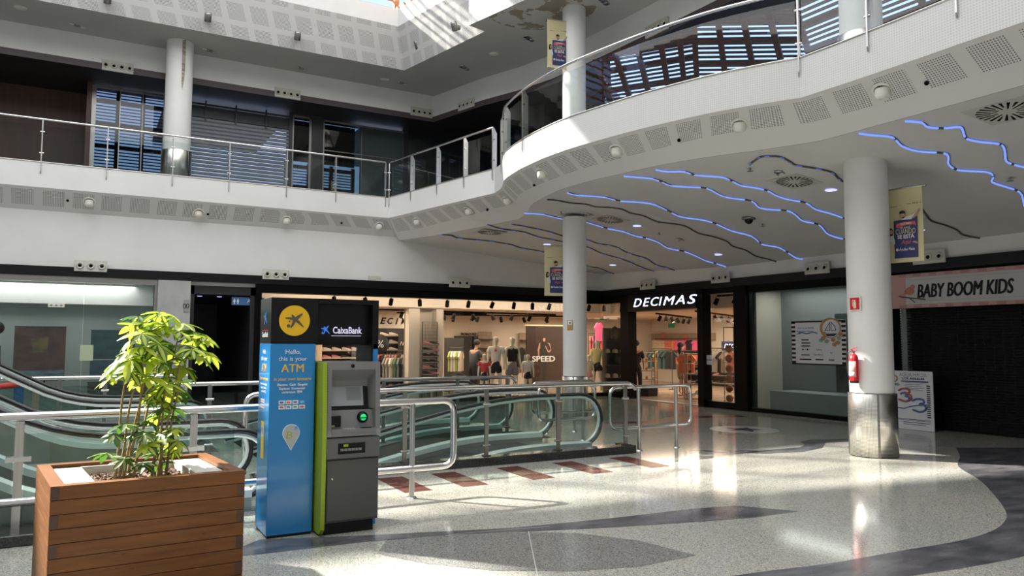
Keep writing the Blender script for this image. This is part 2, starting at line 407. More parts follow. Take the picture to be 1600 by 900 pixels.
LK(FINE, mixc(FINE, math_n(FINE, 'MULTIPLY', math_n(FINE, 'LESS_THAN', _a, .25), math_n(FINE, 'LESS_THAN', _b, .25)), (.62, .615, .60), (.50, .50, .49)), bsdf(FINE).inputs['Base Color'])
s = MB(); g = MB(); u = 0; slab = MB()
NK = 4
for i in range(len(Pout)-1):
    a, b2, ai, bi = Pout[i], Pout[i+1], Pin[i], Pin[i+1]
    du = math.hypot(b2[0]-a[0], b2[1]-a[1]); w0 = math.hypot(math.hypot(ai[0]-a[0], ai[1]-a[1]), .42); w1 = math.hypot(math.hypot(bi[0]-b2[0], bi[1]-b2[1]), .42)
    uu = u+11-.1 if i < NK else u+11.0-.1
    s.add([(*a, ZF0), (*b2, ZF0), (*bi, zc(*bi)+.003 if i >= NK else ZI), (*ai, zc(*ai)+.003 if i >= NK else ZI)], [(0, 1, 2, 3)], [[(u, 0), (u+du, 0), (u+du, w1), (u, w0)]], smooth=NK+4 <= i < len(Pout)-5)
    g.m = 1 if i >= NK+4 else 0
    g.add([(*a, ZF0), (*b2, ZF0), (*b2, ZF1), (*a, ZF1)], [(3, 2, 1, 0)], [[(u, .52), (u+du, .52), (u+du, 0), (u, 0)]], smooth=NK+4 <= i < len(Pout)-5)
    # slab top with a nosing
    u += du
ST(s.build('ceiling_soffit', PERF)); ST(g.build('trim_2', [WHITE, FINE]))
for i in range(len(Pout)-1):
    a, b2 = Pout[i], Pout[i+1]; far = (a[1], b2[1])
    if i < NK: slab.quad((*a, ZF1), (*b2, ZF1), (b2[0], 27, ZF1), (a[0], 27, ZF1))
    else: slab.quad((*a, ZF1), (*b2, ZF1), (30, b2[1], ZF1), (30, a[1], ZF1))
slab.quad((6.7, 18.28, ZF1), (30, 18.28, ZF1), (30, 27, ZF1), (6.7, 27, ZF1))
# underside closing above the shops
slab.quad((-11, 19.3, 4.6), (30, 19.3, 4.6), (30, 27, 4.6), (-11, 27, 4.6)); slab.quad((13.9, -5, 4.6), (30, -5, 4.6), (30, 19.3, 4.6), (13.9, 19.3, 4.6))
ST(slab.build('floor_upper', noisy('upper_floor_stone', (.12, .12, .12), (.16, .16, .15), 4, .25)))
# ---- upper level: bulkhead, brown strip, dark soffit, ceiling with opening
ZU = 8.9
Bk = [(-11, 20.3), (8.8, 20.3), (9.35, 18.2), (9.8, 17.0), (10.1, 15.8), (10.3, 13.9), (10.45, 11.6), (10.55, 9.5), (10.6, -4.9)]
b = MB(); t = MB(); d = MB()
for i in range(len(Bk)-1):
    a, e = Bk[i], Bk[i+1]
    b.quad((*a, ZU), (*e, ZU), (*e, 8.28), (*a, 8.28)); t.quad((*a, 8.28), (*e, 8.28), (*e, 8.12), (*a, 8.12))
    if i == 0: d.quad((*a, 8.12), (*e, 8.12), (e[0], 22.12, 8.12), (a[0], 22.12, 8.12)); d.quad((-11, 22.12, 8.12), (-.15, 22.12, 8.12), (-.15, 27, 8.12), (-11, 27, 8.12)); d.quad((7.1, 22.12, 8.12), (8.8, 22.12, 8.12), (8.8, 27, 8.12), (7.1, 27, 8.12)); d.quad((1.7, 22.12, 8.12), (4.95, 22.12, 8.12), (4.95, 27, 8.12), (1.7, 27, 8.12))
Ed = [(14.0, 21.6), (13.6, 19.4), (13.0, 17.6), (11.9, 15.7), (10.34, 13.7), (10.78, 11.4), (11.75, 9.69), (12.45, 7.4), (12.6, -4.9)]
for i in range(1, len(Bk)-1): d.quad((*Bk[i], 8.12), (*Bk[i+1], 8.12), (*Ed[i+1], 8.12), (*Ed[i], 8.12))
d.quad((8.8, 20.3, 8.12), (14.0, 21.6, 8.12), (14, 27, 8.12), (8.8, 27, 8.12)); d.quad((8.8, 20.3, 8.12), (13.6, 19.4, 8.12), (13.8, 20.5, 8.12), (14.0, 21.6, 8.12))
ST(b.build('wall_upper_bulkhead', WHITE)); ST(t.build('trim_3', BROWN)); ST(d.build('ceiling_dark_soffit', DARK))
Op = [(-10.9, 18.72), (7.25, 18.72), (7.95, 15.37), (7.47, 15.25), (7.93, 13.5), (8.25, 12.2), (8.3, -4.9)]
c = MB()
ed = Op[1:]
c.quad((-11, 18.72, ZU), (7.25, 18.72, ZU), (7.25, 20.4, ZU), (-11, 20.4, ZU))
for i in range(len(ed)-1): c.quad((*ed[i], ZU), (*ed[i+1], ZU), (11.2, ed[i+1][1], ZU), (11.2, ed[i][1], ZU))
c.quad((7.25, 18.72, ZU), (11.2, 18.72, ZU), (11.2, 20.4, ZU), (7.25, 20.4, ZU))
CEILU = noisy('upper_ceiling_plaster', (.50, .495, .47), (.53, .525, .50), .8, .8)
_n = noise(CEILU, 2.2, 6); _vc = N(CEILU, 'ShaderNodeTexCoord'); _dm = N(CEILU, 'ShaderNodeVectorMath'); _dm.operation = 'DISTANCE'; _dm.inputs[1].default_value = (8.35, 13.6, 8.9)
LK(CEILU, _vc.outputs['Object'], _dm.inputs[0])
_f = math_n(CEILU, 'MULTIPLY', math_n(CEILU, 'LESS_THAN', _dm.outputs['Value'], 1.25), math_n(CEILU, 'GREATER_THAN', _n, .53))
_old = bsdf(CEILU).inputs['Base Color'].links[0].from_socket
LK(CEILU, mixc(CEILU, math_n(CEILU, 'MULTIPLY', _f, .75), _old, (.22, .17, .10)), bsdf(CEILU).inputs['Base Color'])
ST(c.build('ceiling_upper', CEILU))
PERF2 = perf('perforated_bulkhead', (.52, .515, .50), (.15, .15, .15), .538, .53, .195, .269+.02, .18)
b = MB(); g = MB(); u = 0
up = [(-10.9, 18.40), (6.93, 18.40), (7.62, 15.1)]
for i in range(2):
    a, e, ai, ei = Op[i], Op[i+1], up[i], up[i+1]; du = math.hypot(e[0]-a[0], e[1]-a[1])
    b.add([(*a, ZU), (*e, ZU), (*ei, 9.93), (*ai, 9.93)], [(0, 1, 2, 3)], [[(u, 0), (u+du, 0), (u+du, 1.08), (u, 1.08)]])
    g.quad((*ai, 9.93), (*ei, 9.93), (*ei, 10.40), (*ai, 10.40)); u += du
for i in range(3, 6):
    a, e = Op[i], Op[i+1]; du = math.hypot(e[0]-a[0], e[1]-a[1])
    b.add([(*a, ZU), (*e, ZU), (*e, 10.2), (*a, 10.2)], [(0, 1, 2, 3)], [[(u, 0), (u+du, 0), (u+du, 1.3), (u, 1.3)]]); u += du
b.quad((7.95, 15.37, ZU), (7.47, 15.25, ZU), (7.47, 15.25, 10.2), (7.95, 15.37, 10.2))
ST(b.build('wall_upper_parapet', PERF2)); ST(g.build('trim_4', WHITE))
# top of the parapets and solid parts of the roof
r = MB(); r.quad((-11, 18.4, 10.4), (6.93, 18.4, 10.4), (6.93, 20.4, 10.4), (-11, 20.4, 10.4)); r.quad((6.93, 18.4, 10.4), (7.62, 15.1, 10.4), (11.2, 15.1, 10.4), (11.2, 18.4, 10.4))
r.quad((7.47, 15.25, 10.2), (11.2, 15.25, 10.2), (11.2, -4.9, 10.2), (8.3, -4.9, 10.2))
# unseen roof slab, its slots and slanted edge shaped to place the sun patches
r.box((-11, -5, 12.9), (9.5, 15.4, 13.0)); r.prism([(-8.2, 15.4), (9.5, 15.4), (9.5, 17.8), (.2, 17.8), (-8.2, 19.4)], 12.9, 13.0); r.box((-11, 18.3, 12.9), (-8.2, 19.4, 13.0))
r.box((9.4, -5, 10.2), (9.5, 20, 12.9)); r.box((-11, -5.1, 10), (9.5, -5, 13))
ST(r.build('ceiling_roof_sun_mask', WHITE))
# ---- rear and side enclosure of the upper level

# ================================================================== pillars
def pillar(x, y, z0, z1, r, rc, label, strip=False):
    t = T('pillar', label, 'pillar', (x, y, z0), 0)
    b = MB(); b.lathe([(r, .90), (r, z1-z0)], n=40); b.build('shaft', WHITE, t)
    c = MB(); c.lathe([(rc-.004, .012), (rc, .012), (rc, .885), (rc-.004, .89), (r, .89)], n=48)
    c.build('steel_cover', PERST, t)
    d = MB()
    for a in (-2.52, -2.05, -.6, 1.0, 2.4): d.box((-.012, -.003, .01), (.012, .003, .89))  if False else None
    for k in range(4):
        a = PI*.5*k-2.30; ca, sa = math.cos(a), math.sin(a); d.X = Matrix.Translation((ca*(rc), sa*(rc), 0)) @ Matrix.Rotation(a, 4, 'Z'); d.box((-.004, -.014, .012), (.004, .014, .888))
    d.X = None; d.build('cover_seams', DSTEEL, t)
    return t
PERST = M('perforated_steel', (.5, .5, .48), .3, 1.)
_t = N(PERST, 'ShaderNodeTexCoord'); _s = N(PERST, 'ShaderNodeSeparateXYZ'); LK(PERST, _t.outputs['Object'], _s.inputs[0])
_ang = math_n(PERST, 'MULTIPLY', math_n(PERST, 'ARCTAN2', _s.outputs[1], _s.outputs[0]), 18.0)
_z = math_n(PERST, 'MULTIPLY', _s.outputs[2], 55)
_h = math_n(PERST, 'MULTIPLY', math_n(PERST, 'LESS_THAN', math_n(PERST, 'ABSOLUTE', math_n(PERST, 'SUBTRACT', math_n(PERST, 'FRACT', _z), .5)), .22), math_n(PERST, 'LESS_THAN', math_n(PERST, 'ABSOLUTE', math_n(PERST, 'SUBTRACT', math_n(PERST, 'FRACT', _ang), .5)), .3))
LK(PERST, mixc(PERST, _h, (.78, .76, .72), (.34, .32, .29)), bsdf(PERST).inputs['Base Color'])
pillar(9.95, 7.0, 0, 4.30, .298, .328, 'thick white round pillar carrying the red fire extinguisher')
pillar(9.95, 7.0, 5.3, 8.9, .298, .328, 'white upper floor pillar seen through the top right balcony glass')
pillar(9.1, 13.35, 0, 4.28, .252, .27, 'slimmer white round pillar standing before the sports shop window')
pillar(9.1, 13.35, 5.3, 8.9, .252, .27, 'white upper floor pillar beside the hanging banner')
pl = pillar(1.80, 19.72, 5.3, 8.9, .305, .345, 'white upper floor pillar with a torn strip, left of the shutter')
b = MB(); b.X = Matrix.Rotation(math.radians(-78), 4, 'Z')
b.ext([(.311, -.045, 3.56), (.311, .03, 3.6), (.311, .03, 2.75), (.311, -.02, 2.35), (.311, -.04, 2.5)], (.006, 0, 0)); b.build('torn_strip', noisy('peeled_patch', (.20, .17, .12), (.45, .42, .34), 6, .8, sc=(1, 1, 3)), pl)

# ================================================================== upper balustrades
def poly_at(px, pts, z, i0=0, i1=None):
    best = None; pts = pts[i0:i1]
    for i in range(len(pts)-1):
        for k in range(40):
            t = k/40; x = pts[i][0]*(1-t)+pts[i+1][0]*t; y = pts[i][1]*(1-t)+pts[i+1][1]*t
            e = abs(pix(x, y, z)[0]-px)
            if best is None or e < best[0]: best = (e, i+i0, t, x, y)
    return best
def point_on(s_, pts):
    i = min(int(s_), len(pts)-2); t = s_-i; a, b = pts[i], pts[i+1]
    return (a[0]*(1-t)+b[0]*t, a[1]*(1-t)+b[1]*t)
def balustrade(label, path, stations, rail_r=.024, wide=.095, first_double=False):
    t = T('balcony_balustrade', label, 'railing', (*point_on(stations[0], path), ZF1))
    lo, hi = stations[0], stations[-1]
    cur = [lo]+[k for k in range(int(lo)+1, int(math.ceil(hi))) if k > lo+1e-6]+[hi]
    b = MB(); b.tube([(*point_on(s_, path), 6.215) for s_ in cur], rail_r, 10); b.build('handrail', CHROME, t, True)
    b = MB(); b.tube([(*point_on(s_, path), ZF1+.012) for s_ in cur], .014, 6); b.build('floor_trim', STEEL, t, True)
    for s_ in stations:
        x, y = point_on(s_, path); x2, y2 = point_on(min(s_+.05, len(path)-1.0001), path); x1, y1 = point_on(max(s_-.05, 0), path)
        a = math.atan2(y2-y1, x2-x1); p = MB(); p.X = Matrix.Translation((x, y, 0)) @ Matrix.Rotation(a, 4, 'Z')
        # flat blade post standing square to the rail, pointed foot lapping the fascia
        w_ = wide
        p.ext([(-.010, -.028, 5.12), (-.010, -.028, 6.19), (-.010, w_, 6.19) if False else (-.010, .03, 6.205), (-.010, w_, 6.10), (-.010, w_, 5.31), (-.010, -.012, 5.31), (-.010, -.012, 5.06)], (.02, 0, 0))
        po = p.build('post', STEEL, t, True)
        for zz in (5.50, 5.95):
            q = MB(); q.X = p.X; q.cyl((-.04, 0, zz), (.04, 0, zz), .018, 8)
            q.build('glass_clamp', CHROME, po).data.transform(t.matrix_basis.inverted())
    for s0, s1 in zip(stations[:-1], stations[1:]):
        mids = [s0]+[k for k in range(int(s0)+1, int(math.ceil(s1))) if k > s0+1e-6 and k < s1-1e-6]+[s1]
        g = MB(); pp = [point_on(s_, path) for s_ in mids]
        # shorten ends
        def sh(a, b_, d_): L = math.hypot(b_[0]-a[0], b_[1]-a[1]) or 1; return (a[0]+(b_[0]-a[0])*d_/L, a[1]+(b_[1]-a[1])*d_/L)
        pp[0] = sh(pp[0], pp[1], .03); pp[-1] = sh(pp[-1], pp[-2], .03)
        for a, b_ in zip(pp[:-1], pp[1:]): g.quad((*a, 5.34), (*b_, 5.34), (*b_, 6.08), (*a, 6.08))
        g.build('glass_panel', GLASS, t, True)
    return t
def kids_last(o): return [c for c in bpy.data.objects if c.parent == o][-1]
RP = Pout
def st(px, i0, i1): e = poly_at(px, RP, 5.6, i0, i1); return e[1]+e[2]
left_st = [1.0, 2.0-.55]+[st(p, 0, 5) for p in (65, 171, 269, 361, 447, 527, 604)]
balustrade('long straight steel and glass balustrade across the left of the upper floor', RP, sorted(left_st))
right_st = [4.02]+[st(p, 4, 9) for p in (643, 683, 725, 770)]
balustrade('short steel and glass balustrade slanting towards the viewer at mid balcony', RP, right_st)
NC = 8
curve_st = [st(p, NC, 22) for p in (784, 790, 824, 884, 969, 1087, 1236)]+[st(p, 30, len(RP)) for p in (1247, 1356, 1494)]
curve_st = sorted(curve_st)
curve_st.append(len(RP)-1.6)
balustrade('curved steel and glass balustrade sweeping over the walkway at right', RP, curve_st)

# ================================================================== ground shopfronts
FILM = bpy.data.materials.new('whitewashed_glass'); MATS['film'] = FILM; FILM.use_nodes = True
_b = bsdf(FILM); _b.inputs['Base Color'].default_value = (.13, .165, .16, 1); _b.inputs['Roughness'].default_value = .06
_tr = N(FILM, 'ShaderNodeBsdfTransparent'); _tr.inputs[0].default_value = (.84, .88, .87, 1); _mx = N(FILM, 'ShaderNodeMixShader'); _mx.inputs[0].default_value = .14
LK(FILM, _tr.outputs[0], _mx.inputs[1]); LK(FILM, _b.outputs[0], _mx.inputs[2]); LK(FILM, _mx.outputs[0], FILM.node_tree.nodes['Material Output'].inputs[0])
FILML = FILM
GREYW = noisy('grey_painted_wall', (.30, .30, .29), (.35, .35, .34), 1.5, .7)
PALEW = noisy('pale_display_wall', (.36, .40, .39), (.42, .46, .45), 1, .7)
# window_1: whitewashed shop window at the left
w1 = bpy.data.objects.new('window_1', None); COL.objects.link(w1); ST(w1)
b = MB(); b.box((-9, 18.66, .0), (1.40, 18.76, .12)); b.box((-9, 18.66, 2.86), (1.42, 18.78, 2.98))
for x in (-6.1, -3.0, 1.36): b.box((x, 18.68, .12), (x+.05, 18.74, 2.86))
b.build('window_frame', DSTEEL, w1)
for xa, xb in ((-6.05, -3.01), (-2.95, -.02), (-.01, 1.36)):
    g = MB(); g.box((xa, 18.70, .12), (xb, 18.715, 2.86)); g.build('glass_pane', FILML, w1)
b = MB(); b.box((-11, 19.6, 0), (1.5, 19.7, 3)); b.box((1.40, 18.7, 0), (2.10, 19.7, 3.0)); b.build('wall_display_back', PALEW).__setitem__('kind', 'structure')
b = MB(); b.box((1.42, 18.62, 0), (2.10, 18.72, 2.98)); ST(b.build('wall_pier', noisy('stained_pier', (.34, .34, .33), (.42, .42, .41), 2.5, .7, sc=(1, 1, .5), detail=6)))
b = MB(); b.box((-11, 18.78, 2.9), (3.55, 19.7, 2.98)); ST(b.build('ceiling_display', WHITE))
b = MB(); b.box((-9, 19.35, 2.42), (1.38, 19.6, 2.9)); ST(b.build('wall_display_fascia', WHITE))
area('display_window_fill', (-1.5, 19.15, 2.85), 5.0, 60, (1, .98, .94), sy=.5)  # added fill, brightens the display back wall; no fitting here
# dark passage to the toilets
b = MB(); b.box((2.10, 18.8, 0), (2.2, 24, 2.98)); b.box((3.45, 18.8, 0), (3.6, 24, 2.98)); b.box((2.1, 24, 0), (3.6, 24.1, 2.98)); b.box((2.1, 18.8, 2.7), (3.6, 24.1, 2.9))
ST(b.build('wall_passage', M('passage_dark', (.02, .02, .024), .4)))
# sports shop shell
SW = noisy('shop_cream_wall', (.60, .54, .46), (.66, .60, .51), .7, .7)
b = MB(); b.box((3.6, 25.0, 0), (21.1, 25.1, 2.98)); b.box((21.0, 12.9, 0), (21.1, 25, 2.98)); b.box((13.95, 12.8, 0), (21, 12.9, 2.98)); b.box((3.6, 18.9, 0), (3.62, 25, 2.98))
b.box((3.62, 19.85, 2.58), (13.0, 19.95, 2.97)); b.box((15.0, 12.9, 2.58), (15.1, 19.9, 2.97)); b.box((13.0, 19.85, 2.58), (15.1, 19.95, 2.97))
ST(b.build('wall_shop', SW))
b = MB(); b.box((3.6, 19.9, 2.56), (21, 25, 2.6)); b.box((15.05, 12.9, 2.56), (21, 19.9, 2.6)); b.box((3.6, 18.8, 2.95), (15.1, 19.9, 2.98)); b.box((13.9, 12.9, 2.95), (15.1, 18.8, 2.98))
ST(b.build('ceiling_shop', noisy('shop_ceiling', (.50, .38, .29), (.54, .41, .31), .6, .8)))
b = MB(); b.box((3.6, 18.8, .0), (13.9, 25, .012)); b.box((13.9, 12.9, 0), (21, 25, .012)); ST(b.build('floor_shop', noisy('shop_floor', (.33, .25, .18), (.42, .33, .24), 1.6, .22, sc=(1, 6, 1))))
# shopfront along the back: window_2 (long) and round the corner window_3, door_1, window_4
def front(nm): o = bpy.data.objects.new(nm, None); COL.objects.link(o); return ST(o)
w2 = front('window_2'); b = MB()
b.box((3.55, 18.64, 2.78), (13.72, 18.80, 2.98)); b.box((3.55, 18.66, 0), (13.72, 18.78, .10)); b.box((3.55, 18.64, .1), (3.68, 18.8, 2.78))
b.build('window_frame', BLACK, w2)
for xa, xb in ((3.68, 6.1), (6.11, 8.6), (8.61, 11.1), (11.11, 13.70)):
    g = MB(); g.box((xa, 18.71, .1), (xb, 18.722, 2.78)); g.build('glass_pane', SHOPGLASS, w2)
w3 = front('window_3'); b = MB(); b.box((13.74, 17.68, 2.78), (13.88, 18.7, 2.98)); b.box((13.74, 17.68, 0), (13.88, 18.7, .1)); b.build('window_frame', BLACK, w3)
g = MB(); g.box((13.79, 17.68, .1), (13.80, 18.68, 2.78)); g.build('glass_pane', SHOPGLASS, w3)
d1 = front('door_1'); b = MB(); b.box((13.66, 17.30, 0), (13.95, 17.68, 2.98)); b.box((13.66, 14.30, 0), (13.95, 14.50, 2.98)); b.box((13.66, 14.5, 2.50), (13.95, 17.3, 2.98)); b.build('door_frame', BLACK, d1)
b = MB(); b.box((13.70, 14.5, 0), (13.95, 17.3, .016)); b.build('threshold', DSTEEL, d1)
w4 = front('window_4'); b = MB(); b.box((13.74, 13.25, 2.84), (13.9, 14.3, 2.98)); b.box((13.74, 13.25, 0), (13.9, 14.3, .16)); b.build('window_frame', BLACK, w4)
g = MB(); g.box((13.79, 13.25, .16), (13.80, 14.3, 2.84)); g.build('glass_pane', SHOPGLASS, w4)
for bx_ in (((13.66, 12.86, 0), (13.95, 13.25, 2.98)), ((13.72, 9.15, 0), (13.95, 9.95, 2.98)), ((13.9, 12.82, 0), (15.9, 12.89, 2.98))):
    b = MB(); b.box(*bx_); ST(b.build('wall_black_pier', BLACK))
# window_5: whitewashed window behind the thick pillar
w5 = front('window_5'); b = MB(); b.box((13.72, 9.95, 2.80), (13.88, 12.86, 2.98)); b.box((13.72, 9.95, 0), (13.88, 12.86, .09)); b.box((13.74, 12.82, .09), (13.84, 12.87, 2.8)); b.build('window_frame', BLACK, w5)
for ya, yb in ((9.95, 11.08), (11.09, 12.82)):
    g = MB(); g.box((13.78, ya, .09), (13.792, yb, 2.8)); g.build('glass_pane', FILML, w5)
b = MB(); b.box((14.8, 9.0, 0), (14.9, 12.8, 2.98)); b.box((13.9, 9.0, 0), (14.9, 9.1, 2.98)); b.box((13.9, 9.1, 2.9), (14.9, 12.8, 2.95))
ST(b.build('wall_window_display', M('display_dark_green', (.23, .25, .25), .6)))
b = MB(); b.box((13.97, 9.2, .012), (14.75, 12.45, .50)); setp(b.build('display_plinth', PALEW), 'low white plinth inside the whitewashed window behind the pillar', 'plinth')
area('display_window_fill', (14.3, 11, 2.85), .6, 34, (1, .98, .94), sy=3)  # added fill behind the whitewashed pane, not a real fitting
# roller shutter of the children's shop
SHUT = M('black_grille', (.006, .006, .007), .5, spec=.15)
sh = front('door_2')
b = MB(); b.box((14.05, -4.9, 0), (14.08, 9.15, 3.2)); b.box((13.9, -4.9, 2.93), (14.05, 9.15, 3.0)); b.build('backing', M('shop_dark', (.004, .004, .005), .7), sh)
b = MB()
for k in range(46): zz = .03+k*.05; b.box((13.93, 4.0, zz), (13.945, 9.15, zz+.022))
b.build('shutter_slats', SHUT, sh)
b = MB()
for k in range(32): yy = 4.05+k*.16; b.box((13.945, yy, 0), (13.955, yy+.02, 2.28))
b.build('shutter_links', SHUT, sh)
b = MB(); b.box((13.7, -4.9, 0), (13.95, 3.95, 3.0)); ST(b.build('wall_right_near', BLACK))
# ================================================================== upper level shopfronts, left
YS = 21.5
TGLASS = glass('tinted_glass', (.45, .5, .52), rough=.01)
def UX(px, py): return ony(px, py, YS)[0]
u1 = front('window_6'); b = MB(); x0, x1 = .02, 1.66
b.box((x0-.06, YS-.04, 5.3), (x0+.04, YS+.04, 8.06)); 
for x in (.60, 1.12, 1.62): b.box((x-.012, YS-.02, 5.3), (x+.012, YS+.02, 8.04))
b.box((x0, YS-.03, 8.02), (x1, YS+.03, 8.08)); b.box((x0, YS-.03, 5.3), (x1, YS+.03, 5.36)); b.box((1.3, YS-.02, 6.95), (2.3, YS+.02, 6.98))
b.build('window_frame', DSTEEL, u1)
for xa, xb in ((.06, .59), (.61, 1.11), (1.13, 1.61)):
    g = MB(); g.box((xa, YS-.005, 5.36), (xb, YS+.005, 8.02)); g.build('glass_pane', TGLASS, u1)
SLAT = WOODB
def louvre(name, lab, p0, p1, z0, z1, pitch=.115, th=.062, cols=.9, rail=.46, depth=.02, mat=WOODB, kindst=True, arch=None):
    """timber louvre screen between two ground points"""
    o = bpy.data.objects.new(name, None); COL.objects.link(o); ST(o)
    L = math.hypot(p1[0]-p0[0], p1[1]-p0[1]); a = math.atan2(p1[1]-p0[1], p1[0]-p0[0]); X = Matrix.Translation((p0[0], p0[1], 0)) @ Matrix.Rotation(a, 4, 'Z')
    s_ = MB(); s_.X = X; n = int((z1-z0)/pitch)
    for k in range(n+1): s_.ext([(0, 0, z0+k*pitch), (0, depth, z0+k*pitch+.0), (0, depth, z0+k*pitch+th), (0, 0, z0+k*pitch+th)], (L, 0, 0))
    s_.build('louvre_slats', mat, o)
    f_ = MB(); f_.X = X; m_ = max(1, round(L/cols))
    for k in range(m_+1): f_.box((k*L/m_-.05, -.10, z0-.1), (k*L/m_+.05, 0, z1+.1))
    for k in range(int((z1-z0)/rail)+1): f_.box((0, -.08, z0+k*rail), (L, 0, z0+k*rail+.085))
    f_.build('louvre_frame', mat, o); return o
louvre('reflection_louvre_left', '', (-.02, 22.2), (1.75, 22.2), 5.45, 8.15, cols=.58, rail=.6, pitch=.085, th=.030)  # slats modelled behind the glass in place of reflected timber louvres
louvre('reflection_louvre_right', '', (4.95, 22.2), (6.95, 22.2), 5.5, 6.75, cols=.62, rail=.6, pitch=.085, th=.030)  # same stand-in for reflected louvres, right of the shutter
b = MB(); b.box((4.95, 22.16, 6.9), (7.0, 22.2, 8.12)); ST(b.build('wall_upper_brown_panel', M('red_brown_dark', (.045, .02, .015), .5)))
# dark side panels & back wall with gaps for those stand-in louvres are handled by wall_upper_rear
b = MB(); b.box((-11, 22.6, 5.3), (-.15, 22.7, 8.12)); b.box((-.15, 21.4, 5.3), (-.04, 22.7, 8.12)); ST(b.build('wall_upper_wood', noisy('dark_red_wood', (.05, .02, .012), (.075, .03, .018), 2, .45, sc=(6, 1, .6))))
b = MB(); b.box((1.66, YS-.05, 5.3), (2.24, YS+.1, 8.12)); b.box((4.86, YS-.05, 5.3), (4.96, YS+.1, 8.12)); b.box((5.50, YS-.05, 5.3), (5.84, YS+.1, 8.12)); b.box((8.32, YS-.04, 5.3), (13, YS+.1, 8.12)); ST(b.build('wall_upper_panels', M('dark_grey_panel', (.028, .03, .034), .3)))
# roller shutter
sh = front('door_3'); SHM = M('shutter_grey', (.24, .25, .27), .5, .3)
b = MB()
zz = 5.32; 
while zz < 7.62:
    b.ext([(2.24, YS, zz), (2.24, YS-.022, zz+.02), (2.24, YS-.022, zz+.075), (2.24, YS, zz+.095)], (2.62, 0, 0)); zz += .105
b.build('shutter_slats', SHM, sh)
b = MB(); b.box((2.24, YS-.05, 7.62), (4.86, YS+.05, 7.66)); b.box((2.24, YS+.02, 7.66), (4.86, YS+.06, 7.95)); b.cyl((2.24, YS-.0, 7.99), (4.86, YS-.0, 7.99), .03, 8)
for x in (2.62, 3.4, 4.2): b.box((x, YS-.07, 7.55), (x+.04, YS+.0, 8.08))
b.build('shutter_head', M('shutter_dark', (.05, .055, .065), .4, .3), sh)
u2 = front('window_9'); b = MB(); b.box((4.96, YS-.03, 5.3), (5.0, YS+.03, 8.06)); b.box((5.44, YS-.03, 5.3), (5.5, YS+.03, 8.06)); b.box((4.96, YS-.03, 8.0), (5.5, YS+.03, 8.06)); b.build('window_frame', DSTEEL, u2)
g = MB(); g.box((5.0, YS-.005, 5.3), (5.44, YS+.005, 8.0)); g.build('glass_pane', TGLASS, u2)
u3 = front('window_10'); b = MB(); b.box((5.84, YS-.03, 5.3), (5.88, YS+.03, 8.06)); b.box((5.84, YS-.03, 8.0), (8.34, YS+.03, 8.05)); b.box((5.84, YS-.02, 7.15), (8.34, YS+.01, 7.17)); b.box((7.0, YS-.02, 5.3), (7.01, YS+.01, 8.0)); b.build('window_frame', DSTEEL, u3)
FILM2 = M('grey_green_glass', (.055, .075, .075), .06); g = MB(); g.box((6.95, YS-.006, 5.3), (8.32, YS+.006, 8.0)); g.build('frosted_pane', FILM2, u3)
g = MB(); g.box((5.88, YS-.005, 5.3), (6.95, YS+.005, 8.0)); g.build('glass_pane', glass('tinted_glass_green', (.35, .42, .42), rough=.01), u3)
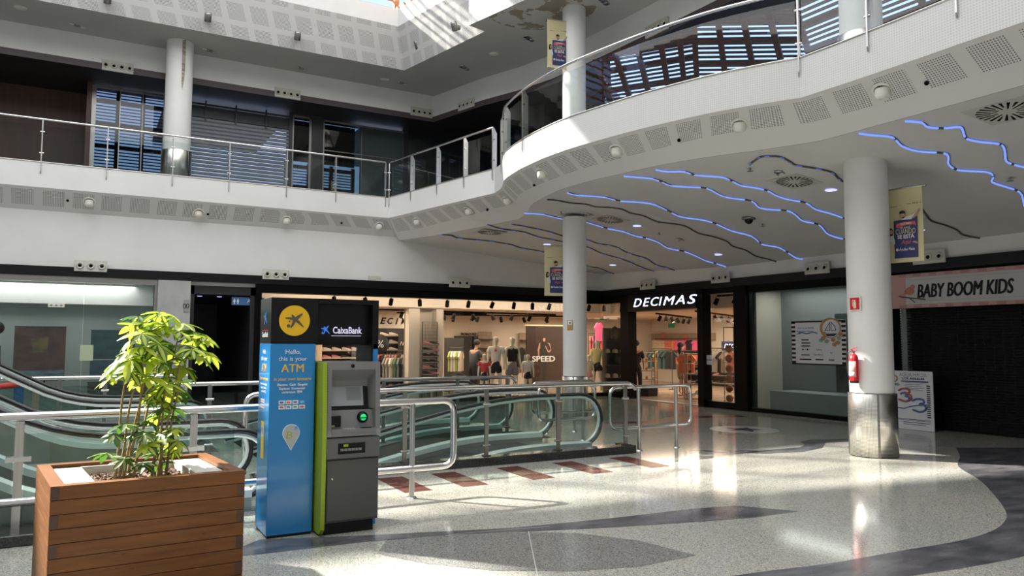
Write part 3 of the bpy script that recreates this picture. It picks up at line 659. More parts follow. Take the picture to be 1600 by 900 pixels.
# ================================================================== slatted lattice built behind the glass in place of timber roof reflections
def facet(E0, b0, E1, b1, n, nslat=26, pitch=.150, slope=.28, beams=(0, .33, .66), start=None):
    """slats parallel to the facade on a plane that slopes down outwards; E0, E1 inner corners, b0, b1 directions of the side ribs"""
    o = bpy.data.objects.new('reflection_lattice', None); COL.objects.link(o); ST(o)
    n = Vector((*n, 0)).normalized(); E0 = Vector((*E0, 0)); E1 = Vector((*E1, 0)); b0 = Vector((*b0, 0)).normalized(); b1 = Vector((*b1, 0)).normalized()
    c0 = min(E0.dot(n), E1.dot(n)) if start is None else start
    def P(B, d, c): return B+d*((c-B.dot(n))/d.dot(n))
    cm = max(E0.dot(n), E1.dot(n))
    def zz(c): return 8.16-slope*max(0, c-cm)
    s_ = MB(); r_ = MB()
    for k_ in range(nslat):
        c = c0+k_*pitch; A, B = P(E0, b0, c), P(E1, b1, c)
        if c < E0.dot(n): A = P(E1, E0-E1, c)
        if c < E1.dot(n): B = P(E0, E1-E0, c)
        if (B-A).length < .3: continue
        if k_ % 5 == 0:
            w_, h_, mb = .13, .10, r_
        else: w_, h_, mb = .104, .02, s_
        a = [A-n*w_/2, B-n*w_/2, B+n*w_/2, A+n*w_/2]; z0_ = zz(c)
        mb.add([(q.x, q.y, z0_) for q in a]+[(q.x, q.y, z0_+h_) for q in a], [(3, 2, 1, 0), (4, 5, 6, 7), (0, 1, 5, 4), (1, 2, 6, 5), (2, 3, 7, 6), (3, 0, 4, 7)], smooth=False)
    s_.build('louvre_slats', WOODB, o); r_.build('louvre_rails', WOODB, o)
    f_ = MB()
    for t_ in beams:
        q0 = E0*(1-t_)+E1*t_; q1 = P(E0, b0, c0+nslat*pitch)*(1-t_)+P(E1, b1, c0+nslat*pitch)*t_
        d_ = (q1-q0).normalized(); sd_ = Vector((-d_.y, d_.x, 0))*.06; cc = c0+nslat*pitch
        f_.add([(q0.x-sd_.x, q0.y-sd_.y, zz(c0)-.0), (q0.x+sd_.x, q0.y+sd_.y, zz(c0)-.0), (q1.x+sd_.x, q1.y+sd_.y, zz(cc)-.10), (q1.x-sd_.x, q1.y-sd_.y, zz(cc)-.10), (q0.x-sd_.x, q0.y-sd_.y, zz(c0)+.08), (q0.x+sd_.x, q0.y+sd_.y, zz(c0)+.08), (q1.x+sd_.x, q1.y+sd_.y, zz(cc)+.08), (q1.x-sd_.x, q1.y-sd_.y, zz(cc)+.08)], [(3, 2, 1, 0), (4, 5, 6, 7), (0, 1, 5, 4), (1, 2, 6, 5), (2, 3, 7, 6), (3, 0, 4, 7)], smooth=False)
    f_.build('louvre_beams', WOODB, o)
facet((10.2, 14.1), (.78, .62), (10.78, 11.4), (.70, .71), (.83, .555), beams=(0, .22, .45, .68, .86))
facet((10.78, 11.4), (.70, .71), (11.75, 9.69), (.86, .51), (.532, .847), nslat=28, beams=(0, .25, .5, .75, 1))
facet((11.75, 9.69), (.86, .51), (12.55, -4.9), (1, 0), (1, .05), beams=(.08, .16, .24, .32, .4, .48, .56, .64, .72, .8, .88))
b = MB(); cw = [(8.3, 21.5), (10.9, 20.9), (12.0, 18.6), (11.3, 15.0), (10.95, 14.72), (18.5, 20.7)]
for p_, q_ in zip(cw[:-1], cw[1:]): b.quad((*p_, 5.3), (*q_, 5.3), (*q_, 8.12), (*p_, 8.12))
ST(b.build('wall_upper_corner', M('dark_shop_glass', (.012, .013, .016), .12)))
# clerestory of orange timber under the roof
louvre('window_14', '', (-10.9, 18.75), (7.0, 18.75), 10.45, 12.8, pitch=.30, th=.07, cols=1.9, rail=1.1, mat=WOODO)
louvre('window_15', '', (7.0, 18.7), (7.7, 15.1), 10.45, 12.8, pitch=.45, th=.05, cols=1.2, rail=1.1, mat=WOODO)
# ================================================================== escalators and moving walks
TREAD = M('ribbed_tread', (.06, .06, .065), .45, .6)
ALU = M('aluminium_deck', (.78, .84, .82), .35, .35)
CLAD = noisy('steel_cladding', (.30, .31, .28), (.36, .37, .33), 1.5, .35, metal=.7)
EGLASS = glass('escalator_glass', (.90, .96, .94))
def offset(prof, dz): return [(x, z+dz) for x, z in prof]
def escalator(name, label, cat, prof, ya, yb, lead, loop_r, group, trf, drop=.70, clad_bottom=None, handcol=RUBBER):
    """prof: handrail line (x,z) from far end to the loop end; the two balustrades stand at ya and yb"""
    t = T(name, label, cat, (prof[-1][0], (ya+yb)/2, 0), 0, group)
    xe, ze = prof[-1]; arc = [(xe+loop_r*math.sin(a), ze-loop_r+loop_r*math.cos(a)) for a in [PI*k/12 for k in range(1, 13)]]
    hl = prof+arc+[(xe-.35, ze-2*loop_r)]
    for y in (ya, yb):
        b = MB(); b.tube([(x, y, z) for x, z in hl], .038, 10, ry=.024); b.build('handrail', handcol, t, True)
        b = MB(); b.tube([(x-(.0 if k < len(prof) else .0), y, z-.042) for k, (x, z) in enumerate(prof)]+[(xe+(loop_r-.042)*math.sin(PI*k/12), y, ze-loop_r+(loop_r-.042)*math.cos(PI*k/12)) for k in range(1, 13)], .024, 8); b.build('handrail_guide', ALU, t, True)
        g = MB(); low = offset(prof, -drop+.03)
        for (p, q, p2, q2) in zip(prof[:-1], prof[1:], low[:-1], low[1:]): g.quad((p[0], y, p[1]-.06), (q[0], y, q[1]-.06), (q2[0], y, q2[1]), (p2[0], y, p2[1]))
        rr = loop_r-.06
        fan = [(xe+rr*math.sin(PI*k/12), y, ze-loop_r+rr*math.cos(PI*k/12)) for k in range(0, 13)]
        g.add(fan, [tuple(range(13))], smooth=False); g.build('glass_balustrade', EGLASS, t, True)
        out = -.13 if y == ya else .13; inn = -out*.6
        d = MB()
        lw_ = offset(prof, -drop); lw2 = lw_+[(xe+.12, lw_[-1][1])]
        for p, q in zip(lw2[:-1], lw2[1:]):
            d.add([(p[0], y+inn, p[1]), (q[0], y+inn, q[1]), (q[0], y+out, q[1]), (p[0], y+out, p[1]), (p[0], y+inn, p[1]-.07), (q[0], y+inn, q[1]-.07), (q[0], y+out, q[1]-.07), (p[0], y+out, p[1]-.07)],
                  [(0, 1, 2, 3), (4, 7, 6, 5), (0, 4, 5, 1), (3, 2, 6, 7)], smooth=False)
        d.build('deck', ALU, t, True)
        c = MB(); yc = y+out*.93
        for p, q in zip(lw2[:-1], lw2[1:]):
            zb = [max(z_-.07-trf, clad_bottom) if clad_bottom is not None else z_-.07-trf for z_ in (p[1], q[1])]
            c.quad((p[0], yc, p[1]-.07), (q[0], yc, q[1]-.07), (q[0], yc, zb[1]), (p[0], yc, zb[0]))
            c.quad((p[0], y+inn*.9, p[1]-.07), (q[0], y+inn*.9, q[1]-.07), (q[0], y+inn*.9, q[1]-.4), (p[0], y+inn*.9, p[1]-.4))
        c.build('cladding', CLAD, t, True)
    s_ = MB(); st_ = offset(prof, -prof[-1][1]+.004)
    for p, q in zip(st_[:-1], st_[1:]): s_.quad((p[0], ya+.07, p[1]), (q[0], ya+.07, q[1]), (q[0], yb-.07, q[1]), (p[0], yb-.07, p[1]))
    s_.build('tread_band', TREAD, t, True)
    c = MB(); c.box((xe-.35, ya-.12, .004), (xe+.45, yb+.12, .016)); c.build('landing_plate', STEEL, t, True)
    return t
profR = [(1.9, .14), (2.4, .25), (2.85, .35), (3.3, .45), (3.75, .56), (4.3, .675), (4.6, .73), (4.85, .768), (5.1, .80), (5.4, .825), (5.7, .838), (6.0, .84), (6.45, .84)]
escalator('moving_walk', 'near sloping moving walk with glass sides dropping away behind the cash machine', 'moving walkway', profR, 9.33, 10.65, 0, .385, 'moving walkways', .55, .70, handcol=M('grey_handrail', (.03, .03, .032), .25))
escalator('moving_walk', 'farther sloping moving walk with glass sides beyond the middle rail', 'moving walkway', profR, 12.05, 13.3, 0, .385, 'moving walkways', .55, .70, handcol=MATS['grey_handrail'])
profL = [(-9.2, 5.95), (-8.2, 5.93), (-7.8, 5.72)]+[(-7.8+.7*k, 5.72-.404*k) for k in range(1, 10)]+[(-1.1, 1.845-.0)] 
profL = [(-9.6, 6.1), (-8.9, 6.08), (-8.5, 5.85), (-6, 4.30), (-4, 3.06), (-2.5, 2.14), (-1.5, 1.52), (-1.0, 1.24), (-.7, 1.08), (-.42, .93), (-.2, .845), (0, .795), (.2, .765), (.5, .75), (.9, .75), (1.33, .75)]
escalator('escalator', 'near escalator rising to the left just behind the planter rail', 'escalator', profL, 7.68, 8.75, 0, .33, 'escalators', 1.0, .55, clad_bottom=0.0)
escalator('escalator', 'farther escalator rising to the left before the whitewashed window', 'escalator', profL, 11.9, 13.2, 0, .33, 'escalators', 1.0, .55, clad_bottom=0.0)
# granite curb round the well
CURB = noisy('black_granite', (.012, .012, .013), (.055, .055, .055), 60, .15, 6)
b = MB(); b.box((1.7, 8.80, .0), (7.08, 9.02, .11), .008); b.box((6.98, 9.02, .0), (7.08, 9.18, .108)); setp(b.build('granite_curb', CURB), 'low black granite curb along the front of the moving walks', 'curb')
b = MB(); b.box((-6, 7.12, 0), (1.25, 7.52, .09), .008); setp(b.build('granite_curb', CURB), 'low dark granite curb at the foot of the left escalator rail', 'curb')
# ---- ground floor stainless railings
def railing(label, y, x0, x1, z, posts, r=.03, glass_=True, zb=.12, foot=False, end0=None, end1=None, low=None, name='railing', flat=True, pr=.02):
    t = T(name, label, 'railing', ((x0+x1)/2, y, 0))
    pts = [(x0, y, z), (x1, y, z)]
    if end1 == 'loop': pts = fillet([(x0, y, z), (x1, y, z), (x1, y, low), (x0, y, low)], .13)
    elif end1 == 'bend': pts = fillet([(x0, y, z), (x1, y, z), (x1+.10, y+.05, z-.09)], .05)
    if end0 == 'loop': pts = fillet([(x1+.10, y+.05, z-.09), (x1, y, z), (x0, y, z), (x0, y, .12)], .14)
    if end0 == 'both':
        pts = fillet([((x0+x1)/2, y, z), (x1, y, z), (x1, y, low), (x0, y, low), (x0, y, z), ((x0+x1)/2, y, z)], .13)
    b = MB(); b.tube(pts, r, 12); b.build('handrail', CHROME, t, True)
    for x in posts:
        b = MB()
        if flat: b.box((x-.028, y-.012, zb), (x+.028, y+.012, z-.02)); b.box((x-.045, y-.045, zb-.005), (x+.045, y+.045, zb+.008))
        else: b.cyl((x, y, 0.0), (x, y, z-.01), pr, 12); b.lathe([(.0, .014), (.05, .014), (.055, .0)], (x, y, 0), 16)
        po = b.build('post', STEEL if not flat else DSTEEL, t, True)
        if glass_:
            for zz in (zb+.13, z-.22):
                q = MB(); q.cyl((x-.055, y, zz), (x+.055, y, zz), .018, 8); q.build('glass_clamp', CHROME, po).data.transform(t.matrix_basis.inverted())
    if glass_:
        ps = sorted(set([x0]+list(posts)+[x1]))
        for a, c in zip(ps[:-1], ps[1:]):
            if c-a < .25: continue
            g = MB(); g.box((a+.04, y-.004, zb+.02), (c-.04, y+.004, z-.13)); g.build('glass_panel', GLASS, t, True)
    return t
railing('glass railing on the granite curb in front of the moving walks', 8.94, 1.62, 7.12, 1.005, [2.4, 3.53, 4.68, 5.81, 6.99], zb=.115, end0='loop')
railing('railing between the two moving walks with a glass infill', 11.55, 1.0, 6.55, 1.0, [1.6, 2.9, 4.2, 5.5, 6.45], zb=.01, end1='bend')
railing('thick stainless railing with a rounded end running behind planter and cash machine', 7.38, -3.0, 3.47, .985, [3.0], r=.036, glass_=False, end1='loop', low=.30, flat=False, pr=.028)
t = T('glass_screen', 'glass screen on upright posts below the thick railing behind the planter', 'glass screen', (-.6, 7.38, .09))
for x in (-1.7, -.42, .90):
    b = MB(); b.box((x-.03, 7.39, .09), (x+.03, 7.43, .94)); po = b.build('post', STEEL, t, True)
    q = MB(); q.box((x-.09, 7.37, .62), (x+.09, 7.45, .66)); q.build('glass_clamp', CHROME, po).data.transform(t.matrix_basis.inverted())
for a, c in ((-3, -1.75), (-1.65, -.46), (-.38, .86), (.94, 1.25)):
    g = MB(); g.box((a, 7.405, .09), (c, 7.413, .84)); g.build('glass_panel', GLASS, t, True)
railing('far railing before the whitewashed window, behind the escalators', 14.4, -3.0, 1.62, 1.0, [-1.6, -.3, .35, 1.25], zb=.01, pr=.02)
railing('small looped barrier at the right end of the moving walks', 8.98, 6.74, 8.30, .945, [7.27, 8.0], r=.026, glass_=False, end0='both', low=.34, flat=False, pr=.028)
railing('small looped barrier farthest back beside the slimmer pillar', 11.45, 6.9, 8.25, .90, [7.2, 7.79], r=.026, glass_=False, end0='both', low=.36, flat=False, pr=.022)
railing('small looped barrier between the two moving walk landings', 10.35, 6.35, 7.45, .90, [6.75, 7.21], r=.026, glass_=False, end0='both', low=.36, flat=False, pr=.022)

# ================================================================== bank kiosk and cash machine
KBLK = M('kiosk_black', (.005, .005, .006), .3, spec=.25); KBLUE = M('kiosk_blue', (.008, .215, .56), .22, coat=.4)
YEL = M('logo_yellow', (.80, .47, .01), .35); TXTW = M('white_print', (.75, .78, .8), .4); TXTY = M('yellow_print', (.72, .45, .08), .4); LOGOG = M('logo_grey', (.09, .085, .06), .4); LOGOB = M('logo_blue', (.04, .28, .75), .4); LOGOR = M('logo_red', (.7, .05, .06), .4)
k = T('bank_kiosk', 'blue and black bank kiosk column with a yellow round logo beside the planter', 'kiosk', (1.35, 6.43, 0))
X0, X1, Y0, Y1 = 1.35, 2.28, 6.43, 6.87
b = MB(); b.box((X0, Y0, .02), (1.725, Y1, 1.585), .006); b.build('blue_column', KBLUE, k, True)
b = MB(); b.box((X0+.01, Y0+.01, 0), (1.715, Y1-.01, .02)); b.build('plinth', KBLK, k, True)
b = MB(); b.box((2.235, Y0, .02), (X1, Y1, 1.585), .004); b.build('slim_blue_column', KBLUE, k, True)
b = MB(); b.box((2.222, Y0+.012, 1.0), (2.236, Y1, 1.58)); b.build('side_lining', KBLK, k, True)
b = MB(); b.box((X0, Y0, 1.585), (1.745, Y1, 1.97), .004); b.box((1.745, Y0, 1.93), (X1, Y1, 1.97)); b.box((2.225, Y0, 1.54), (X1, Y1, 1.93)); b.box((1.745, Y0+.10, 1.575), (2.225, Y1, 1.93)); b.box((1.745, Y0, 1.575), (2.225, Y1, 1.575))
b.build('black_canopy', KBLK, k, True)
STAR = [(303, 212), (330, 208), (365, 210), (357, 190), (362, 182), (375, 188), (392, 206), (425, 184), (457, 170), (462, 176), (440, 202), (417, 228), (445, 258), (474, 295), (470, 301), (435, 276), (398, 248), (378, 285), (362, 303), (352, 306), (350, 298), (364, 262), (370, 236), (335, 226), (303, 221)]
def star(parent, cx, cz, sc, org, xd, mat, name='star_emblem', sx=1.0, ext=.003, split=None):
    xd = Vector(xd); nd = xd.cross(Vector((0, 0, 1)))
    def P(px_, py_): return Vector(org)+xd*((px_-388)/137*sc*sx)+Vector((0, 0, -(py_-238)/137*sc))
    b = MB(); b.ext([tuple(P(*q)) for q in STAR], tuple(nd*ext))
    b.build(name, mat, parent, True)
    for (dx, dz, r_) in ((342, 246, 8), (333, 287, 16)):
        b = MB(); b.ext([tuple(P(dx+r_*math.cos(a), dz+r_*math.sin(a))) for a in [2*PI*q/12 for q in range(12)]], tuple(nd*ext)); b.build('emblem_dot', mat if split is None else split, parent, True)
b = MB(); b.ext([(1.541+.128*math.cos(a), Y0, 1.778+.128*math.sin(a)) for a in [2*PI*q/40 for q in range(40)]], (0, -.004, 0)); b.build('yellow_disc', YEL, k, True)
star(k, 0, 0, .125, (1.541, Y0-.004, 1.778), (1, 0, 0), LOGOG)
star(k, 0, 0, .075, (1.83, Y0+.097, 1.705), (1, 0, 0), M('logo_blue_lit', (.05, .2, .7), .4, emit=(.05, .22, .9), es=.5), sx=.8)
b = txt('CaixaBank', .082, M('logo_white_lit', (.7, .68, .8), .4, emit=(.62, .58, .85), es=.7), k, (2.025, Y0+.094, 1.70), width=.26, bold=.001)
b = MB(); b.box((1.885, Y0+.095, 1.652), (2.15, Y0+.099, 1.656)); b.build('underline', MATS['logo_white_lit'], k, True)
txt('ATM', .098, TXTY, k, (1.5385, 6.4265, 1.377), width=.185, ext=.0006)
def kt(s_, size, z_, mat, width=None, x=1.535, **kw): return txt(s_, size, mat, k, (x, Y0-.003, z_), width=width, ext=.0006, **kw)
kt('Hello,', .052, 1.515, TXTW, .125); kt('this is your', .052, 1.458, TXTW, .235); kt('ATM', .098, 1.377, TXTY, .185)
kt('In your own language', .035, 1.29, TXTY, .31, shear=.25, bold=.0006); kt('Efectivo  Cash  Bargeld', .026, 1.243, TXTW, .245, bold=.0006); kt('Espèces  Kontanter', .026, 1.212, TXTW, .215, bold=.0006); kt('наличные  現金', .026, 1.181, TXTW, .17, bold=.0006)
def ktl(s_, size, z_, mat, width, **kw): return txt(s_, size, mat, k, (X0-.003, 6.65, z_), xdir=(0, -1, 0), width=width, ext=.0006, **kw)
ktl('Hello,', .052, 1.515, TXTW, .125); ktl('this is your', .052, 1.458, TXTW, .24); ktl('ATM', .098, 1.377, TXTY, .19); ktl('In your own language', .035, 1.29, TXTY, .32, shear=.25, bold=.0006)
ktl('Efectivo  Cash  Bargeld', .026, 1.243, TXTW, .25); ktl('Espèces  Kontanter', .026, 1.212, TXTW, .22); ktl('наличные  現金', .026, 1.181, TXTW, .17)
star(k, 0, 0, .11, (X0-.0005, 6.65, 1.80), (0, -1, 0), LOGOB, split=LOGOR, sx=.9)
ktl('CaixaBank', .06, 1.66, TXTW, .24, bold=.001)
b = MB(); b.box((X0-.002, 6.53, 1.695), (X0, 6.77, 1.70)); b.build('underline', LOGOR, k, True)
LAB = [('VISA', (.05, .1, .4)), ('', (.75, .1, .05)), ('', (.2, .1, .5)), ('', (.3, .5, .8)), ('', (.5, .1, .1)), ('', (.1, .3, .5)), ('', (.1, .4, .3)), ('', (.6, .1, .2))]
for i in range(8):
    cx_ = 1.452+(i % 4)*.056; cz = 1.098-(i//4)*.040
    b = MB(); b.box((cx_-.024, Y0-.002, cz-.016), (cx_+.024, Y0, cz+.016)); pb = b.build('card_sticker', TXTW if i != 3 else LOGOB, k, True)
    b = MB(); b.ext([(cx_-.008+.009*math.cos(a), Y0-.002, cz+.009*math.sin(a)) for a in [2*PI*q/10 for q in range(10)]], (0, -.001, 0)); b.ext([(cx_+.005+.009*math.cos(a), Y0-.002, cz+.009*math.sin(a)) for a in [2*PI*q/10 for q in range(10)]], (0, -.0012, 0))
    b.build('card_mark', M('card_mark_%d' % i, LAB[i][1], .5), k, True)
    if i < 6:
        cy_ = 6.74-(i % 3)*.055; cz2 = 1.10-(i//3)*.045
        b = MB(); b.box((X0-.002, cy_-.022, cz2-.016), (X0, cy_+.022, cz2+.016)); b.build('card_sticker', TXTW, k, True)
        b = MB(); b.box((X0-.003, cy_-.010, cz2-.009), (X0-.001, cy_+.010, cz2+.009)); b.build('card_mark', MATS['card_mark_%d' % i], k, True)
pin = [(1.535+.075*math.cos(a), .0, .832+.078*math.sin(a)) for a in [PI*q/16-.35 for q in range(0, 22)]]
pin = [(1.535+.072*math.cos(a), Y0, .845+.072*math.sin(a)) for a in [-.45+(PI+.9)*q/20 for q in range(21)]]+[(1.535, Y0, .70)]
b = MB(); b.ext(pin, (0, -.0015, 0)); b.build('pin_badge', TXTW, k, True)
pin2 = [(1.535+(p[0]-1.535)*.93, Y0-.0015, .84+(p[2]-.84)*.93) for p in pin]
b = MB(); b.ext(pin2, (0, -.001, 0)); b.build('pin_badge_face', M('badge_grey', (.42, .46, .48), .4), k, True)
txt('B', .085, M('badge_olive', (.38, .36, .04), .4), k, (1.515, Y0-.003, .825), width=.05, ext=.0006, shear=.15)
star(k, 0, 0, .038, (1.577, Y0-.0028, .885), (1, 0, 0), LOGOB, sx=.9, ext=.001)
b = MB(); b.box((X0-.002, 6.60, .62), (X0, 6.71, .93)); b.build('yellow_notice', M('notice_yellow', (.75, .55, .05), .5), k, True)
b = MB(); b.box((X0-.003, 6.615, .80), (X0-.002, 6.695, .89)); b.build('notice_panel', TXTW, k, True)
b = MB(); b.ext([(X0-.003, 6.64, .82), (X0-.003, 6.65, .87), (X0-.003, 6.68, .885), (X0-.003, 6.665, .84)], (-.001, 0, 0)); b.build('notice_mark', LOGOG, k, True)

A = T('cash_machine', 'grey cash machine with bright green side and a glowing green card slot', 'cash machine', (1.78, 6.27, 0))
DG = M('atm_dark_grey', (.085, .085, .08), .45); LG = M('atm_light_grey', (.20, .20, .205), .4); MG = M('atm_mid_grey', (.12, .12, .12), .4); GRN = M('atm_green', (.30, .42, .01), .4)
ax0, ax1, ay, ab = 1.80, 2.25, 6.27, 6.78
b = MB(); b.ext([(1.745, 6.30, .02), (1.745, 6.255, .06), (1.745, 6.24, .8), (1.745, 6.27, 1.43), (1.745, ab, 1.43), (1.745, ab, .02)], (.035, 0, 0)); b.build('green_side_panel', GRN, A, True)
b = MB(); b.box((1.79, ay+.03, .10), (ax1, ab, .78)); b.build('cabinet', DG, A, True)
b = MB(); b.box((1.80, ay+.06, 0), (ax1-.03, ab-.04, .10)); b.build('base', KBLK, A, True)
b = MB(); b.box((1.80, ay+.012, .115), (ax1-.003, ay+.03, .615), .004); dr = b.build('cabinet_door', DG, A, True)
b = MB(); b.lathe([(0, -.008), (.008, -.008), (.011, 0)], (1.845, ay+.01, .46), 12, 'y'); b.build('lock', CHROME, dr).data.transform(A.matrix_basis.inverted())
b = MB(); b.box((1.785, ay-.005, .625), (ax1, ay+.03, .80), .008); pn = b.build('service_drawer', MG, A, True)
b = MB(); b.box((1.885, ay-.010, .665), (2.12, ay-.004, .755), .003); b.build('drawer_recess', KBLK, pn).data.transform(A.matrix_basis.inverted())
for q in range(6):
    b = MB(); b.box((1.905+.031*q, ay-.016, .69), (1.931+.031*q, ay-.009, .71)); b.build('roller', LG, pn).data.transform(A.matrix_basis.inverted())
b = MB(); b.box((1.93, ay-.014, .725), (1.97, ay-.009, .745)); b.build('green_label', GRN, pn).data.transform(A.matrix_basis.inverted())
# upper fascia with a deep screen recess
b = MB()
b.ext([(1.785, ay-.01, .81), (1.785, ay+.015, .86), (1.785, ay+.03, 1.43), (1.785, ab, 1.43), (1.785, ab, .81)], (.045, 0, 0))
b.ext([(ax1-.035, ay-.01, .81), (ax1-.035, ay+.015, .86), (ax1-.035, ay+.03, 1.43), (ax1-.035, ab, 1.43), (ax1-.035, ab, .81)], (.04, 0, 0))
b.box((1.83, ay+.03, 1.365), (ax1-.035, ab, 1.43)); b.box((1.83, ay-.01, .81), (ax1-.035, ab, .83)); b.box((1.83, ay+.25, .83), (ax1-.035, ab, 1.37))
b.add([(1.83, ay+.03, 1.365), (ax1-.035, ay+.03, 1.365), (ax1-.06, ay+.16, 1.27), (1.845, ay+.16, 1.27)], [(0, 1, 2, 3)]); b.add([(1.845, ay+.16, 1.27), (ax1-.06, ay+.16, 1.27), (ax1-.06, ay+.16, 1.2), (1.845, ay+.16, 1.2)], [(0, 1, 2, 3)])
b.add([(ax1-.035, ay+.03, 1.365), (ax1-.035, ay+.02, 1.03), (ax1-.07, ay+.16, 1.03), (ax1-.06, ay+.16, 1.27)], [(0, 1, 2, 3)])
b.box((1.83, ay+.0, .83), (ax1-.035, ay+.25, .868)); b.add([(1.83, ay+.07, .868), (ax1-.035, ay+.07, .868), (ax1-.035, ay+.10, 1.02), (1.83, ay+.10, 1.02)], [(0, 1, 2, 3)]); b.add([(1.83, ay+.10, 1.02), (ax1-.035, ay+.10, 1.02), (ax1-.035, ay+.2, 1.03), (1.83, ay+.2, 1.03)], [(0, 1, 2, 3)])
b.build('fascia', LG, A, True)
b = MB(); b.add([(1.835, ay+.105, 1.025), (ax1-.075, ay+.105, 1.025), (ax1-.065, ay+.165, 1.235), (1.84, ay+.165, 1.235)], [(0, 1, 2, 3)]); b.build('screen_bezel', KBLK, A, True)
b = MB(); b.add([(1.85, ay+.104, 1.055), (ax1-.115, ay+.104, 1.055), (ax1-.11, ay+.155, 1.218), (1.85, ay+.155, 1.218)], [(0, 1, 2, 3)]); b.build('screen', M('dull_screen', (.26, .28, .29), .3, emit=(.3, .32, .34), es=.08), A, True)
b = MB(); b.add([(1.99, ay+.116, 1.10), (ax1-.13, ay+.116, 1.10), (ax1-.13, ay+.150, 1.212), (1.99, ay+.150, 1.212)], [(0, 1, 2, 3)]); b.build('screen_window', M('dull_screen2', (.2, .22, .22), .3), A, True)
b = MB(); b.lathe([(0, -.006), (.014, -.006), (.017, 0)], (2.01, ay+.028, 1.397), 14, 'y'); b.build('camera_lens', KBLK, A, True)
b = MB(); b.lathe([(0, -.02), (.030, -.02), (.045, -.012), (.05, .01)], (2.12, ay+.075, .955), 20, 'y'); cr = b.build('card_reader', KBLK, A, True)
b = MB(); b.lathe([(0, -.004), (.026, -.004), (.028, 0)], (2.12, ay+.055, .957), 16, 'y'); b.build('green_light', M('green_glow', (.0, .3, .08), .4, emit=(.02, .9, .25), es=.7), cr).data.transform(A.matrix_basis.inverted())
b = MB(); b.box((2.09, ay+.046, .948), (2.15, ay+.054, .956)); b.build('card_slot', KBLK, cr).data.transform(A.matrix_basis.inverted())
b = MB(); b.box((1.845, ay+.06, .885), (1.925, ay+.085, .975)); b.build('receipt_slot', KBLK, A, True)
b = MB(); b.box((1.842, ay+.055, .885), (1.87, ay+.062, .90)); b.build('green_label', GRN, A, True)
kp = MB()
for i in range(4):
    for j in range(4): kp.box((1.935+.026*i, ay+.005+.016*j, .868), (1.955+.026*i, ay+.017+.016*j, .873))
kp.build('keypad', M('key_metal', (.55, .56, .57), .4, .5), A, True)
b = MB(); b.box((2.09, ay+.01, .868), (2.18, ay+.05, .874)); b.build('reader_pad', KBLK, A, True)
rb = MB()
for q in range(26): rb.box((1.783, ay-.008+.0008*q, .83+.022*q), (1.792, ay+.02, .841+.022*q))
rb.build('ribbed_edge', MG, A, True)

# ================================================================== planter with umbrella plant
PW = M('planter_wood', (.4, .2, .08), .5, spec=.3)
_tc = stretch(PW, (1.2, 1.2, 14)); _n = noise(PW, 2.2, 6, _tc); _n2 = noise(PW, 4.5, 2, stretch(PW, (1.0, 1.0, 3.0)))
_c = ramp(PW, _n, [(.3, (.118, .043, .010)), (.7, (.195, .076, .020))])
_k = N(PW, 'ShaderNodeTexVoronoi'); _k.inputs['Scale'].default_value = 5.5; LK(PW, stretch(PW, (1, 1, 2.2)), _k.inputs['Vector'])
_kf = math_n(PW, 'LESS_THAN', _k.outputs['Distance'], .075)
LK(PW, mixc(PW, math_n(PW, 'MULTIPLY', _kf, .7), _c, (.10, .03, .01)), bsdf(PW).inputs['Base Color'])
ENDG = noisy('end_grain', (.055, .024, .012), (.085, .036, .018), 8, .5)
PH = .76
FL = Vector((*onz(79, 761, PH)[:2], 0)); FR = Vector((*onz(383, 735, PH)[:2], 0)); U = (FR-FL); U = U.normalized()*U.length; V_ = Vector((-U.y, U.x, 0)).normalized()
V_ = (Vector((*onz(50, 727, PH)[:2], 0))-FL+Vector((*onz(310, 708, PH)[:2], 0))-FR)/2
DL = V_.length; V_ = (V_.normalized()*.6+Vector((-U.y, U.x, 0)).normalized()*.4).normalized()*DL
pt = T('planter', 'square planter of stained pine boards filled with bark, lower left', 'planter', tuple(FL), math.atan2(U.y, U.x))
Lu, Lv = U.length, V_.length; th = .075; bh = .083
def pq(u, v, z_): p = FL+U.normalized()*u+V_.normalized()*v; return (p.x, p.y, z_)
def pbox(mb, u0, v0, u1, v1, z0_, z1_): mb.prism([pq(u0, v0, 0)[:2], pq(u1, v0, 0)[:2], pq(u1, v1, 0)[:2], pq(u0, v1, 0)[:2]], z0_, z1_)
n_b = 9
for i in range(n_b):
    z1_ = PH-i*bh; z0_ = max(.004, z1_-bh+.004); b = MB(); e = MB()
    o = (i % 2 == 0)   # side boards run through on even courses
    pbox(b, 0, 0, Lu, th, z0_, z1_); pbox(b, 0, th, th, Lv-th, z0_, z1_); pbox(b, Lu-th, th, Lu, Lv-th, z0_, z1_); pbox(b, 0, Lv-th, Lu, Lv, z0_, z1_)
    b.m = 1
    if o: pbox(b, 0, -.0012, th*.62, .004, z0_, z1_-.001)
    else: pbox(b, Lu-th*.62, -.001, Lu, .004, z0_, z1_-.001)
    b.build('board_course', [PW, ENDG], pt, True)
b = MB(); r0, r1 = th+.006, .155
LIN = noisy('white_liner', (.58, .57, .53), (.66, .65, .62), 9, .4)
for (u0, v0, u1, v1) in ((r0, r0, Lu-r0, r0+.03), (r0, Lv-r0-.03, Lu-r0, Lv-r0), (r0, r0, r0+.17, Lv-r0), (Lu-r0-.17, r0, Lu-r0, Lv-r0)): pbox(b, u0, v0, u1, v1, .45, PH-.022)
b.build('plastic_liner', LIN, pt, True)
b = MB(); pbox(b, r0+.02, r0+.02, Lu-r0-.02, Lv-r0-.02, .4, .655); b.build('soil', M('soil', (.02, .013, .009), .9), pt, True)
bk = MB(); random.seed(3); BKM = noisy('bark', (.05, .022, .014), (.20, .11, .08), 14, .85)
